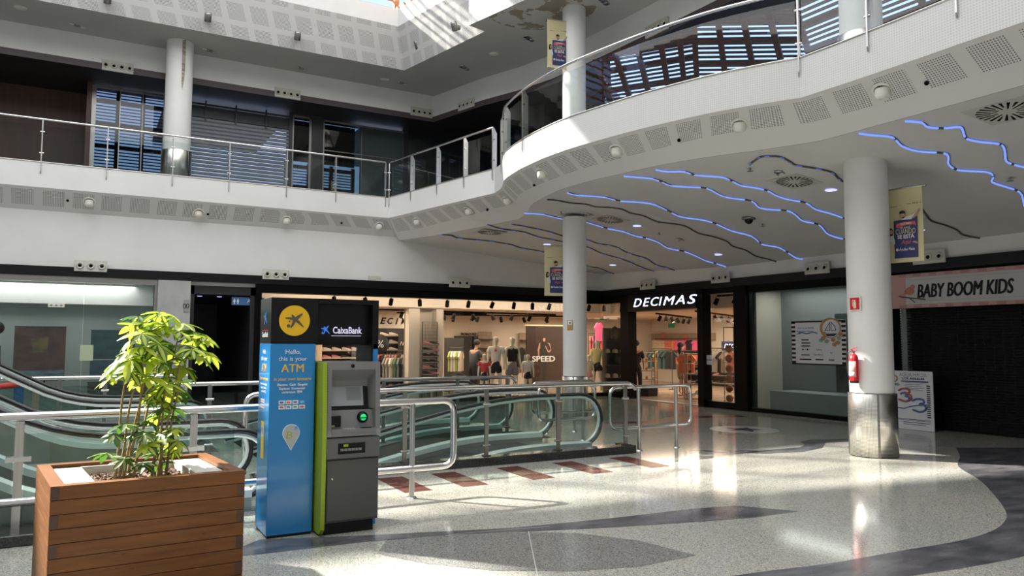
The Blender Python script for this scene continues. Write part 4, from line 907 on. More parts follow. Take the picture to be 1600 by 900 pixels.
for i in range(1500):
    u = random.uniform(r0+.17, Lu-r0-.17); v = random.uniform(r0+.04, Lv-r0-.04); c_ = pq(u, v, .657+random.random()*.03)
    bk.X = Matrix.Translation(c_) @ Matrix.Rotation(random.random()*6.28, 4, 'Z') @ Matrix.Rotation(random.uniform(-.6, .6), 4, 'X') @ Matrix.Rotation(random.uniform(-.5, .5), 4, 'Y')
    s1, s2 = random.uniform(.012, .03), random.uniform(.006, .014); h_ = .0035
    bk.add([(-s1, 0, -h_), (-s1*.3, -s2, -h_), (s1, -s2*.5, -h_), (s1*.7, s2, -h_), (-s1*.2, s2*.8, -h_), (-s1, 0, h_), (-s1*.3, -s2, h_), (s1, -s2*.5, h_), (s1*.7, s2, h_), (-s1*.2, s2*.8, h_)], [(0, 1, 2, 3, 4), (9, 8, 7, 6, 5), (0, 5, 6, 1), (1, 6, 7, 2), (2, 7, 8, 3), (3, 8, 9, 4), (4, 9, 5, 0)], smooth=False)
setp(bk.build('bark_mulch', BKM, pt, True), kind='stuff')
# the plant
random.seed(11)
pc = FL+U*.46+V_*.50
pp = T('umbrella_plant', 'tall variegated umbrella plant with yellow-green fingered leaves in the wooden planter', 'plant', (pc.x, pc.y, .655))
LEAF = M('leaf_green', (.05, .12, .02), .38); LEAFY = M('leaf_yellow_green', (.42, .50, .06), .4); LEAFP = M('leaf_pale', (.30, .34, .16), .4)
for m_ in (LEAF, LEAFY, LEAFP):
    _b = bsdf(m_); _tl = N(m_, 'ShaderNodeBsdfTranslucent'); c_ = _b.inputs['Base Color'].default_value; _tl.inputs[0].default_value = (min(1, c_[0]*1.5), min(1, c_[1]*1.5), c_[2], 1)
    _mx = N(m_, 'ShaderNodeMixShader'); _mx.inputs[0].default_value = .4; LK(m_, _b.outputs[0], _mx.inputs[1]); LK(m_, _tl.outputs[0], _mx.inputs[2]); LK(m_, _mx.outputs[0], m_.node_tree.nodes['Material Output'].inputs[0])
STEM = noisy('cane', (.20, .13, .05), (.34, .24, .10), 8, .6, sc=(1, 1, 4))
CL = [(370, 60), (270, 75), (440, 80), (310, 110), (400, 120), (285, 160), (540, 150), (590, 175), (500, 215), (612, 262), (470, 150), (420, 205), (285, 225), (350, 265), (180, 290), (240, 285), (160, 325), (140, 375), (232, 345), (300, 325), (400, 295), (500, 330), (330, 375), (385, 375), (470, 385), (475, 430), (420, 450), (345, 460), (320, 490), (430, 520), (400, 555), (440, 560), (380, 520), (250, 640), (115, 740), (150, 650), (300, 650), (450, 620), (460, 680), (380, 650), (340, 700), (420, 700), (200, 770), (290, 790), (370, 790), (330, 590), (195, 600), (560, 265), (530, 235), (240, 185), (345, 160), (450, 250), (215, 250), (540, 190), (350, 90), (480, 110), (360, 210), (310, 270), (270, 370), (200, 330), (430, 330), (410, 400), (370, 430), (400, 490), (360, 560), (350, 640), (410, 620), (310, 700), (440, 730), (350, 740), (250, 120), (560, 160)]
base = [(pc.x-.10+.03*i*.9, pc.y+random.uniform(-.10, .10)) for i in range(5)]+[(pc.x+.12+.03*i, pc.y+random.uniform(-.1, .12)) for i in range(4)]
canes = []
tops = [(262, 90), (315, 150), (350, 160), (290, 300), (380, 210), (455, 200), (470, 300), (400, 420), (500, 280)]
for i, (bx_, by_) in enumerate(base):
    qx, qy = 130+tops[i][0]/3.105, 470+tops[i][1]/3.105; e = ony(qx, qy, pc.y+random.uniform(-.15, .15)); s0 = (bx_, by_, .655)
    mid = ((s0[0]*.55+e[0]*.45)+random.uniform(-.02, .02), (s0[1]+e[1])/2, s0[2]*.5+e[2]*.5)
    ptsc = catmull([s0, ((s0[0]*.8+e[0]*.2), s0[1], s0[2]*.75+e[2]*.25), mid, e], 5); canes.append(ptsc)
    c_ = MB(); n_ = len(ptsc); c_.tube(ptsc, [.011*(1-.55*k_/n_) for k_ in range(n_)], 7); c_.build('cane', STEM, pp, True)
fo = MB(); tw = MB()
def leaflet(mb, o, d, up, L, w_, m1, m2):
    d = d.normalized(); side = d.cross(up).normalized(); nrm = side.cross(d).normalized(); rows_ = []
    prof = [(0, .10), (.18, .5), (.42, 1.0), (.68, .92), (.88, .5), (1.0, .06)]
    for (t_, wf) in prof:
        c_ = o+d*(L*t_)-nrm*(L*.22*t_*t_); rows_.append((c_-side*w_*wf+nrm*w_*.22*wf, c_-side*w_*wf*.45+nrm*w_*.06, c_, c_+side*w_*wf*.45+nrm*w_*.06, c_+side*w_*wf+nrm*w_*.22*wf))
    for a_, b_ in zip(rows_[:-1], rows_[1:]):
        for q in range(4):
            mb.m = m2 if q in (0, 3) else m1
            mb.add([tuple(a_[q]), tuple(a_[q+1]), tuple(b_[q+1]), tuple(b_[q])], [(0, 1, 2, 3)], smooth=True)
for (cx_, cy_) in CL:
    qx, qy = 130+cx_/3.105, 470+cy_/3.105
    o = Vector(ony(qx, qy, pc.y+random.uniform(-.24, .2))); o.z -= .0
    # petiole back to the nearest cane
    best = min((q for c_ in canes for q in c_ if q[2] < o.z+.02), key=lambda q: (Vector(q)-o).length+ .0, default=canes[0][0])
    mid = (Vector(best)+o)/2; mid.z -= .01
    tw.tube([best, tuple(mid), tuple(o)], .0028, 5)
    out = (o-Vector(best)); out.z *= .3; out = out.normalized() if out.length > .01 else Vector((1, 0, 0))
    axis = (Vector((random.uniform(-.35, .35), random.uniform(-.35, .35), 1))+out*.35).normalized(); up_c = cy_ < 480
    n_l = random.choice((7, 8, 8, 9)); L_ = random.uniform(.115, .155) if up_c else random.uniform(.085, .125); ph = random.random()*6.28
    e1 = axis.orthogonal().normalized(); e2 = axis.cross(e1)
    yel = random.random() < (.78 if up_c else .25)
    for q in range(n_l):
        a = ph+2*PI*q/n_l; d = e1*math.cos(a)+e2*math.sin(a)-axis*random.uniform(.0, .35)
        leaflet(fo, o, d, axis, L_*random.uniform(.8, 1.1), L_*.19, (1 if yel else random.choice((0, 0, 2))), (1 if yel and random.random() < .5 else 0))
fo.m = 0; fo.add(tw.v, tw.f, smooth=True); fo.build('foliage', [LEAF, LEAFY, LEAFP], pp, True)

# ================================================================== things on the thick pillar
pcx, pcy = 9.95, 7.0
va = Vector((-pcx, -pcy, 0)).normalized(); 
def on_pillar(px, rad=.30):
    best = None
    for q in range(400):
        a = PI*q/200*1.0; x = pcx+rad*math.cos(a); y = pcy+rad*math.sin(a)
        if (x-pcx)*(-x)+(y-pcy)*(-y) < 0: continue
        e = abs(pix(x, y, 1.4)[0]-px)
        if best is None or e < best[0]: best = (e, x, y, a)
    return best[1:]
x, y, a = on_pillar(1340, .30); fx = T('fire_extinguisher', 'red fire extinguisher hanging on the thick white pillar', 'fire extinguisher', (x+.085*math.cos(a), y+.085*math.sin(a), 1.04), a)
RED = M('extinguisher_red', (.55, .012, .018), .3, coat=.4); b = MB(); b.lathe([(0, .0), (.058, .0), (.062, .02), (.062, .04)], n=20); b.build('foot_ring', RUBBER, fx)
b = MB(); b.lathe([(.064, .035), (.066, .05), (.066, .33), (.058, .375), (.035, .405), (.018, .415), (.018, .43)], n=24); b.build('cylinder_body', RED, fx)
b = MB(); b.lathe([(.0665, .09), (.0668, .09), (.0668, .31), (.0665, .31)], n=16, a0=-1.4, a1=1.0); b.build('label_band', M('ext_label', (.60, .28, .26), .5), fx)
b = MB(); b.lathe([(.0672, .10), (.0674, .10), (.0674, .16), (.0672, .16)], n=16, a0=-.9, a1=.6); b.build('label_white', TXTW, fx)
b = MB(); b.cyl((0, 0, .42), (0, 0, .455), .014, 10); b.box((-.02, -.012, .44), (.03, .012, .46)); b.build('valve', DSTEEL, fx)
b = MB(); b.tube([(0, 0, .455), (.02, -.03, .475), (.03, .04, .50), (.03, .075, .51)], .007, 6); b.tube([(0, 0, .45), (.02, .03, .455), (.03, .07, .46)], .006, 6); b.build('trigger_handle', RED, fx)
b = MB(); b.tube(catmull([(.01, -.02, .45), (.02, -.07, .44), (.02, -.10, .36), (.02, -.095, .2), (.02, -.075, .08), (.02, -.068, .04)], 4), .008, 6); b.build('hose', RUBBER, fx)
x, y, a = on_pillar(1339, .30); sg = T('fire_extinguisher_sign', 'square red sign with white extinguisher symbol on the thick pillar', 'sign', (x+.01*math.cos(a), y+.01*math.sin(a), 2.075), a)
b = MB(); b.box((-.004, -.085, 0), (.004, .095, .20)); b.build('backplate', TXTW, sg); b = MB(); b.box((.004, -.08, .012), (.007, .078, .185)); b.build('red_plate', M('sign_red', (.6, .01, .02), .4), sg)
b = MB(); b.box((.007, -.022, .03), (.009, .022, .125), .0); b.box((.007, -.010, .125), (.009, .010, .15)); b.box((.007, -.035, .14), (.009, .02, .152)); b.box((.007, -.04, .06), (.009, -.032, .15)); b.build('extinguisher_symbol', M('sign_cream', (.75, .7, .5), .4), sg)
# ================================================================== banners
CLOTH = M('banner_cream', (.62, .55, .32), .7); NAVY = M('banner_navy', (.03, .04, .13), .6); CORAL = M('banner_coral', (.60, .10, .12), .6); SKIN = M('skin', (.48, .27, .18), .6); HAIR = M('dark_hair', (.02, .013, .01), .7); PALESH = M('pale_shirt', (.60, .63, .66), .7)
def banner(label, P, Q, ztop, h=1.08):
    """cloth banner between its two upper corners P, Q (xy); P is the left side as seen"""
    P = Vector((*P[:2], 0)); Q = Vector((*Q[:2], 0)); X = (Q-P); Wd = X.length; X.normalize(); Nn = X.cross(Vector((0, 0, 1)))
    t = T('hanging_banner', label, 'banner', (P.x, P.y, ztop-h))
    def pt(u, v, d=0): p = P+X*(u*Wd)+Nn*d; return (p.x, p.y, ztop-h+v*h)
    b = MB(); nn = 8; vs = []
    for j in range(nn+1):
        for i in range(5):
            u, v = i/4, j/nn; vs.append(pt(u+(.5-u)*.05*(1-v)*0, v, .012*math.sin(v*5+u*2)))
    vs2 = [tuple(Vector(q)-Nn*.004) for q in vs]; m_ = len(vs)
    fs = [(j*5+i, j*5+i+1, j*5+i+6, j*5+i+5) for j in range(nn) for i in range(4)]
    b.add(vs, fs, smooth=True); b.add(vs2, [f_[::-1] for f_ in fs], smooth=True); b.build('cloth', CLOTH, t, True)
    r_ = MB(); r_.tube([pt(-.05, 1.0), pt(1.06, 1.0)], .012, 8); r_.sph(pt(1.08, 1.0), .022); r_.build('top_rod', STEEL, t, True)
    r_ = MB(); r_.tube([pt(0, 0.0), pt(1.0, 0.0)], .010, 8); r_.build('bottom_rod', CLOTH, t, True)
    D = .016
    def poly(name, pts, mat, d=D): b = MB(); b.ext([pt(u, v, d) for u, v in pts], tuple(Nn*.0015)); return b.build(name, mat, t, True)
    poly('navy_panel', [(.22, .05), (.86, .05), (.86, .595), (.22, .56)], NAVY)
    poly('coral_ribbon', [(.28, .475), (.30, .52), (.54, .535), (.80, .535), (.83, .475), (.76, .495), (.54, .49), (.34, .46)], CORAL, D+.002)
    def el(cu, cv, ru, rv, n=14): return [(cu+ru*math.cos(2*PI*q/n), cv+rv*math.sin(2*PI*q/n)) for q in range(n)]
    poly('man_shirt', [(.42, .565), (.55, .60), (.75, .63), (.93, .695), (.90, .655), (.78, .59), (.70, .565)], PALESH, D+.002); poly('man_arm', [(.72, .58), (.90, .69), (.955, .70), (.93, .665), (.78, .57)], SKIN, D+.003)
    poly('man_face', el(.47, .625, .075, .042), SKIN, D+.004); poly('man_hair', [(.38, .65), (.40, .685), (.48, .695), (.54, .68), (.555, .65), (.50, .655), (.43, .648)], HAIR, D+.006); poly('man_beard', [(.44, .60), (.48, .585), (.53, .595), (.53, .61), (.48, .605)], HAIR, D+.006)
    poly('woman_hair', [(.06, .36), (.05, .42), (.08, .465), (.15, .47), (.20, .44), (.205, .40), (.17, .36), (.10, .35)], HAIR, D+.002); poly('woman_face', el(.15, .415, .04, .032), SKIN, D+.004); poly('woman_top', [(.10, .30), (.13, .365), (.20, .36), (.245, .29), (.24, .24), (.16, .27)], PALESH, D+.003)
    poly('hand', [(.70, .20+.06), (.78, .27), (.86, .25), (.86, .23), (.76, .245)], SKIN, D+.003)
    def tx(s_, size, u, v, mat, wd, **kw): return txt(s_, size, mat, t, pt(u, v, D+.004), xdir=tuple(X), width=wd*Wd, ext=.0006, **kw)
    tx('QUÉ BIEN', .04, .55, .513, CLOTH, .30, bold=.001); tx('se está', .045, .52, .462, M('banner_white', (.7, .7, .68), .6), .28, shear=.3)
    tx('CUANDO', .11, .54, .405, CLOTH, .54); tx('SE ESTÁ', .075, .54, .335, MATS['banner_white'], .46, bold=.002); tx('Aquí', .09, .54, .265, CORAL, .28, shear=.3, bold=.001); tx('Águilas Plaza', .055, .56, .165, MATS['banner_white'], .42, shear=.15, bold=.001)
    poly('mark_ring', el(.30, .165, .035, .02), MATS['banner_white'], D+.003)
    for (u0, u1, v_) in ((.10, .34, .755), (.60, .72, .775), (.92, .99, .778)): poly('dash', [(u0, v_-.002), (u1, v_-.002), (u1, v_+.003), (u0, v_+.003)], HAIR)
    tx('365', .035, .82, .778, HAIR, .16); tx('▪ ▪', .03, .42, .765, HAIR, .05)
    return t
p1 = onz(1383, 298, 3.87); q1 = onz(1440, 290, 3.87)
banner('cream banner reading CUANDO SE ESTA hanging right of the thick white pillar', p1, q1, 3.87)
q2 = (8.99, 13.62); L2 = onz(863, 390, 3.87)
dv = Vector((q2[0]-L2[0], q2[1]-L2[1])); 
banner('cream banner partly hidden behind the slimmer white pillar', (8.62, 13.80), (9.13, 13.64), 3.70)
q3 = (8.91, 13.28); banner('cream banner hanging left of the upper floor pillar', (8.42, 13.36), q3, 8.55, 1.06)

# ================================================================== air nozzle boxes
NOZM = M('nozzle_beige', (.55, .54, .48), .5)
def nozzle_box(label, c, ax, n, group, w=.68, h=.26):
    """c centre on the wall; ax = 'x' for a box lying along X (faces -Y), 'y' along Y (faces -X), or an angle"""
    rz = 0 if ax == 'x' else (-PI/2 if ax == 'y' else ax)
    t = T('air_nozzle_box', label, 'air nozzle box', c, rz, group)
    b = MB(); b.box((-w/2, -.05, -h/2), (w/2, .0, h/2), .008); b.build('housing', NOZM, t)
    for i in range(n):
        x = -w/2+w*(i+.5)/n; b = MB(); b.lathe([(.068, -.052), (.075, -.07), (.062, -.085), (.045, -.075), (.036, -.06)], (x, 0, 0), 20, 'y'); nz = b.build('nozzle', NOZM, t)
        b = MB(); b.lathe([(0.0, -.066), (.03, -.066), (.036, -.06)], (x, 0, -.008), 14, 'y'); b.build('nozzle_opening', BLACK, nz)
for (px_, py_, lb) in ((184, 105, 'four-nozzle air box on the brown strip left of the upper left pillar'), (449, 147, 'four-nozzle air box on the brown strip above the grey roller shutter'), (658, 176, 'four-nozzle air box beside the inner corner of the upper bulkhead')):
    p = ony(px_, py_, 20.3); nozzle_box(lb, (p[0], 20.298, p[2]), 'x', 4, 'upper floor air nozzle boxes')
ang = math.atan2(18.2-20.3, 9.35-8.8)
for (px_, lb, i0) in ((730, 'four-nozzle air box just right of the upper inner corner', 1), (1027, 'four-nozzle air box above the curved handrail at the top', 4)):
    e = poly_at(px_, Bk, 8.3, i0, 8); i = e[1]; aa = math.atan2(Bk[i+1][1]-Bk[i][1], Bk[i+1][0]-Bk[i][0])
    nozzle_box(lb, (e[3]-.002, e[4], 8.30), aa, 4, 'upper floor air nozzle boxes')
for (px_, py_, lb) in ((142, 415, 'three-nozzle air box above the whitewashed window at far left'), (431, 429, 'three-nozzle air box above the bank kiosk'), (718, 441, 'three-nozzle air box above the middle of the sports shop window')):
    p = ony(px_, py_, 18.6); nozzle_box(lb, (p[0], 18.618, 3.22), 'x', 3, 'ground floor air nozzle boxes', w=.62, h=.25)
for (px_, py_, lb) in ((1012, 444, 'three-nozzle air box above the left end of the lit DECIMAS sign'), (1126, 435, 'three-nozzle air box right of the lit DECIMAS sign'), (1277, 421, 'three-nozzle air box left of the thick pillar'), (1452, 405, 'three-nozzle air box beside the big cream banner')):
    p = onx(px_, py_, 13.7); nozzle_box(lb, (13.718, p[1], 3.22), 'y', 3, 'ground floor air nozzle boxes', w=.62, h=.25)
b = MB(); p = ony(585, 435, 18.68); b.box((p[0]-.17, 18.66, p[2]-.07), (p[0]+.17, 18.70, p[2]+.07), .008); setp(b.build('wall_box', NOZM), 'small pale box on the white wall above the shop window', 'box')

# ================================================================== dome wall lights on the sloping soffit
DOMEM = M('lamp_white', (.74, .72, .66), .35)
nrm_names = ['large dome lamp near the right frame edge', 'dome lamp over the curved walkway, second from the right', 'dome lamp on the curve left of the bright sun patch side', 'dome lamp beneath the sunlit bend of the balcony', 'small dome lamp where the balcony bends towards the viewer', 'dome lamp midway on the slanting balcony', 'dome lamp near the balcony inner corner on the slanting side', 'dome lamp just left of the balcony inner corner', 'dome lamp on the left soffit below the second glass post pair', 'dome lamp on the left soffit below the upper left pillar', 'dome lamp nearest the left frame edge on the soffit']
DP = [(1381, 142), (1155, 196), (964, 236), (847, 271), (793, 312), (733, 329), (653, 347), (587, 354), (453, 344), (305, 332), (140, 317)]
def soffit_frame(px_, py_):
    best = None
    for i in range(len(Pout)-1):
        for k_ in range(20):
            for v in (.25, .35, .45, .55, .65, .75):
                t_ = k_/20; x = (Pout[i][0]*(1-t_)+Pout[i+1][0]*t_)*(1-v)+(Pin[i][0]*(1-t_)+Pin[i+1][0]*t_)*v; y = (Pout[i][1]*(1-t_)+Pout[i+1][1]*t_)*(1-v)+(Pin[i][1]*(1-t_)+Pin[i+1][1]*t_)*v
                z_ = ZF0*(1-v)+(ZI if i < NK else zc(*Pin[i]))*v; q = pix(x, y, z_); e = (q[0]-px_)**2+(q[1]-py_)**2
                if best is None or e < best[0]:
                    dx = Pin[i][0]-Pout[i][0]; dy = Pin[i][1]-Pout[i][1]; best = (e, x, y, z_, math.atan2(dy, dx), math.hypot(dx, dy))
    return best[1:]
for (px_, py_), lb in zip(DP, nrm_names):
    x, y, z_, a, run = soffit_frame(px_, py_); sl = math.atan2(.42, run)
    t = T('dome_lamp', 'white '+lb, 'lamp', (x, y, z_), a, 'dome lamps on the balcony soffit')
    t.matrix_basis = Matrix.Translation((x, y, z_)) @ Matrix.Rotation(a, 4, 'Z') @ Matrix.Rotation(sl, 4, 'Y')
    b = MB(); b.lathe([(.125, .0), (.125, -.012), (.095, -.018), (.09, -.005)], (0, 0, 0), 24); b.build('rim', DOMEM, t)
    b = MB(); b.X = Matrix.Rotation(math.radians(-35), 4, 'Y'); b.lathe([(.085, .02), (.088, -.05), (.08, -.09), (.05, -.11)], n=20); b.lathe([(.05, -.11), (0, -.105)], n=20); b.build('dome', DOMEM, t)
# small black sensors on the soffit
for (px_, py_), lb in zip([(1446, 129), (1062, 221), (834, 287), (106, 313), (531, 349), (326, 334), (761, 328)], ['right of the largest dome lamp', 'above the middle of the curve', 'left of the sunlit bend', 'near the left frame edge', 'near the balcony corner, left side', 'right of the lamp below the upper pillar', 'on the slanting balcony']):
    x, y, z_, a, run = soffit_frame(px_, py_); b = MB(); b.sph((x, y, z_-.012), .028, n=10, m=6)
    setp(b.build('sensor', BLACK), 'tiny black sensor on the perforated soffit, '+lb, 'sensor', 'sensors on the soffit')
# ================================================================== adjustable spotlights on the upper parapet
for (px_, py_), lb in zip([(168, -2), (325, 27), (465, 56), (652, 70), (710, 41)], ['cut by the top frame edge', 'above the upper left pillar', 'left of the parapet corner', 'just right of the parapet corner', 'among the sun stripes']):
    if px_ < 630: p = ony(px_, py_, 18.45); rz = 0
    else: p = onx(px_, py_, 7.30 if px_ < 700 else 7.45); rz = -1.36
    t = T('spotlight', 'dark swivelling spotlight on the perforated parapet '+lb, 'spotlight', p, rz, 'spotlights on the parapet')
    b = MB(); b.lathe([(.06, .15), (.06, .03)], n=14, axis='y'); b.build('mount', DSTEEL, t)
    b = MB(); b.X = Matrix.Rotation(.35, 4, 'X'); b.lathe([(0, .10), (.075, .10), (.08, .06), (.08, -.10), (.065, -.11)], n=18); b.lathe([(.065, -.11), (0, -.09)], n=18); b.build('lamp_head', DSTEEL, t)
# ================================================================== ceiling vents, downlights, led lights
VENTM = M('vent_white', (.5, .49, .46), .6)
def vent(p, lb, s_=.62):
    t = T('ceiling_vent', lb, 'ceiling vent', (p[0], p[1], p[2]-.015), .2, 'swirl vents in the curved ceiling')
    sl = (zc(p[0]+.3, p[1])-zc(p[0]-.3, p[1]))/.6; t.matrix_basis = Matrix.Translation((p[0], p[1], p[2]-.012)) @ Matrix.Rotation(-math.atan(sl), 4, 'Y')
    b = MB(); b.box((-s_/2, -s_/2, 0), (s_/2, s_/2, .010)); b.build('vent_plate', VENTM, t)
    b = MB()
    for k_ in range(24):
        a = 2*PI*k_/24; b.X = Matrix.Rotation(a, 4, 'Z'); r0_, r1_ = (.10, s_*.46) if k_ % 2 == 0 else (.17, s_*.46)
        b.ext([(r0_, -.008, -.002), (r1_, -.024, -.002), (r1_, .012, -.002), (r0_, .006, -.002)], (0, 0, .003))
    b.build('vent_slots', BLACK, t)
vent(onc(1241, 283), 'square swirl vent in the ceiling left of the thick pillar'); vent(onc(953, 343), 'swirl vent in the ceiling just right of the slimmer pillar top'); vent(onc(1574, 173), 'swirl vent at the right frame edge of the ceiling', .70); vent(onc(765, 363), 'swirl vent in the ceiling farthest left, near the white wall')
LEDM = M('led_violet', (.3, .3, .6), .4, emit=(.42, .45, 1.0), es=1.7)
for (px_, py_), lb in zip([(1299, 297), (996, 353), (855, 382), (958, 414), (1123, 398), (1436, 360)], ['left of the thick pillar', 'right of the slimmer pillar vent', 'left of the slimmer pillar', 'above the sports shop corner', 'above the right part of the DECIMAS sign', 'behind the big banner']):
    p = onc(px_, py_); b = MB(); b.lathe([(0, -.012), (.085, -.012), (.10, -.004), (.10, .0)], (p[0], p[1], p[2]), 20)
    setp(b.build('round_led_light', LEDM), 'round violet-blue ceiling light '+lb, 'ceiling light', 'round violet ceiling lights')
def triple(p, lb, g, r=.09):
    t = T('recessed_downlight', lb, 'downlight', p, .5, g)
    for k_ in (-1, 0, 1):
        b = MB(); b.lathe([(.0, .0), (r*.75, -.002), (r, -.012), (r, .0)], (k_*r*1.6, 0, 0), 14); b.build('lamp_ring', CHROME if k_ else DSTEEL, t)
for (px_, py_), lb in zip([(1219, 270), (920, 335), (1064, 375)], ['beside the square vent', 'beside the slimmer pillar', 'above the DECIMAS sign']): p = onc(px_, py_); triple((p[0], p[1], p[2]-.004), 'recessed triple downlight in the curved ceiling '+lb, 'downlights in the curved ceiling', .07)
for (px_, py_), lb in zip([(121, 40), (328, 79), (471, 107), (628, 130), (726, 106), (827, 60), (944, 2)], ['near the left frame edge', 'right of the upper left pillar', 'above the roller shutter', 'near the inner corner', 'right of the parapet corner', 'left of the upper banner', 'at the top right']): p = onz(px_, py_, 8.897); triple(p, 'recessed downlight in the upper ceiling '+lb, 'downlights in the upper ceiling', .075)
for (px_, py_), lb in zip([(601, 124), (772, 84), (32, 12)], ['beside the inner corner', 'below the stained ceiling patch', 'in the upper left corner']):
    p = onz(px_, py_, 8.897); b = MB(); b.lathe([(0, -.03), (.10, -.025), (.13, 0)], p, 18); setp(b.build('smoke_detector', DOMEM), 'flat round white detector in the upper ceiling '+lb, 'detector', 'detectors in the upper ceiling')
p = onc(1170, 341); b = MB(); b.lathe([(.14, 0), (.13, -.03), (.085, -.035)], p, 20); 
t = T('security_camera', 'dark dome security camera in the middle of the curved ceiling', 'camera', p); b.build('camera_ring', DSTEEL, t, True); b = MB(); b.sph((p[0], p[1], p[2]-.03), .085, rz=.09); b.build('camera_dome', KBLK, t, True)
for (px_, py_), lb in zip([(1191, 350), (1578, 277), (1172, 262), (877, 330), (1030, 363)], ['right of the dome camera', 'near the right frame edge', 'near the start of the curling strip', 'left of the slimmer pillar vent', 'between the unlit strip and the slimmer pillar']):
    p = onc(px_, py_); b = MB(); b.cyl(p, (p[0], p[1], p[2]-.05), .012, 8); b.lathe([(0, -.05), (.05, -.055), (.03, -.06), (0, -.06)], p, 10); setp(b.build('sprinkler_head', DSTEEL), 'small sprinkler head in the curved ceiling '+lb, 'sprinkler', 'sprinkler heads')
# wavy led strips
TRK = M('led_track', (.09, .085, .08), .5); BLU = M('led_blue', (.1, .2, .8), .4, emit=(.25, .38, 1.0), es=.85); BLUD = M('led_blue_dim', (.05, .1, .4), .4, emit=(.10, .16, .6), es=.6)
WV = [([(888, 300), (905, 304), (945, 307), (970, 313), (1000, 315), (1025, 319), (1050, 331), (1066, 338), (1100, 343), (1120, 349), (1145, 360), (1175, 368), (1190, 380), (1203, 383), (1218, 386), (1232, 394), (1245, 402), (1256, 404)], 1, 'bright blue wavy strip, fourth from the right side of the curved ceiling'),
([(855, 311), (870, 312), (890, 316), (915, 318), (930, 322), (950, 323), (972, 326), (985, 332), (1005, 336), (1025, 345), (1045, 348), (1070, 352), (1090, 363), (1115, 369), (1135, 376), (1145, 384), (1165, 390), (1180, 399), (1200, 404), (1213, 408)], 0, 'unlit grey wavy strip passing right of the slimmer pillar'),
([(820, 332), (850, 334), (870, 339), (885, 342), (905, 343), (930, 350), (950, 356), (975, 361), (995, 368), (1010, 371), (1030, 378), (1045, 387), (1070, 392), (1090, 400), (1105, 407), (1120, 411), (1135, 416)], 1, 'bright blue wavy strip crossing right above the slimmer pillar'),
([(800, 350), (815, 352), (840, 357), (858, 361), (880, 368), (900, 371), (918, 374), (935, 380), (950, 382), (965, 386), (980, 394), (1000, 400), (1010, 403), (1025, 413), (1040, 417), (1055, 422)], 2, 'dim wavy strip crossing just behind the slimmer pillar top'),
([(762, 350), (780, 356), (800, 359), (820, 362), (840, 369), (860, 373), (880, 377), (900, 381), (920, 386), (940, 395), (965, 402), (985, 409), (1000, 416), (1018, 422), (1028, 425)], 2, 'dim blue wavy strip, second from the white back wall'),
([(690, 366), (705, 367), (715, 371), (745, 374), (765, 376), (790, 380), (800, 382), (815, 387), (840, 391), (860, 396), (885, 405), (918, 415), (935, 418), (950, 424), (965, 429)], 2, 'dim wavy strip closest to the white back wall'),
([(976, 274), (1000, 276), (1020, 278), (1035, 283), (1050, 289), (1075, 291), (1105, 293), (1125, 303), (1140, 308), (1175, 313), (1185, 322), (1200, 326), (1230, 328), (1243, 334), (1255, 344), (1280, 350), (1292, 363), (1305, 369), (1322, 373)], 1, 'bright blue wavy strip ending left of the thick pillar, lower one'),
([(1026, 264), (1045, 267), (1070, 267), (1085, 272), (1105, 274), (1130, 276), (1145, 282), (1160, 289), (1180, 292), (1200, 297), (1213, 304), (1230, 310), (1260, 316), (1275, 326), (1300, 333), (1322, 341)], 1, 'bright blue wavy strip ending left of the thick pillar, upper one'),
([(1171, 256), (1185, 246), (1195, 243), (1220, 244), (1235, 252), (1245, 257), (1275, 262), (1300, 268), (1310, 278), (1320, 284)], 2, 'mostly unlit strip that curls at its left end before the thick pillar'),
([(1425, 316), (1438, 323), (1445, 332), (1455, 344), (1475, 350), (1495, 358), (1505, 366), (1531, 371)], 0, 'unlit wavy strip emerging right of the big banner'),
([(1343, 207), (1365, 210), (1390, 212), (1400, 217), (1410, 227), (1435, 235), (1475, 238), (1482, 245), (1482, 255), (1495, 264), (1520, 266), (1545, 268), (1552, 275), (1550, 283), (1570, 290), (1590, 297), (1597, 305), (1600, 320)], 1, 'bright blue wavy strip running right of the thick pillar'),
([(1415, 188), (1440, 190), (1450, 197), (1475, 199), (1500, 197), (1505, 205), (1510, 215), (1530, 220), (1550, 222), (1565, 225), (1570, 235), (1572, 250), (1585, 256), (1610, 262)], 1, 'bright blue wavy strip nearest the upper right corner')]
for pts, lit, lb in WV:
    c3 = [onc(*q) for q in pts]; c3 = catmull([(q[0], q[1], q[2]-.014) for q in c3], 3)
    t = T('wavy_led_strip', lb, 'light strip', c3[0])
    b = MB(); b.tube(c3, .020, 6, ry=.014); b.build('track', TRK, t, True)
    if lit:
        n_ = len(c3); seg = []; run = []
        for k_ in range(n_-1):
            if (k_ % 9) in (8,) or (lit == 2 and k_ % 3): seg.append(run); run = []; continue
            a_, b_ = Vector(c3[k_]), Vector(c3[k_+1]); off = Vector((-.024, -.012, -.006)) ; run += ([tuple(a_+off)] if not run else [])+[tuple(b_+off)]
        for run in seg+[run]:
            if len(run) < 2: continue
            b = MB(); b.tube(run, .0145 if lit == 1 else .009, 6); setp(b.build('blue_light', BLU if lit == 1 else BLUD, t, True), 'blue glowing tube' if lit == 1 else 'dim blue tube')
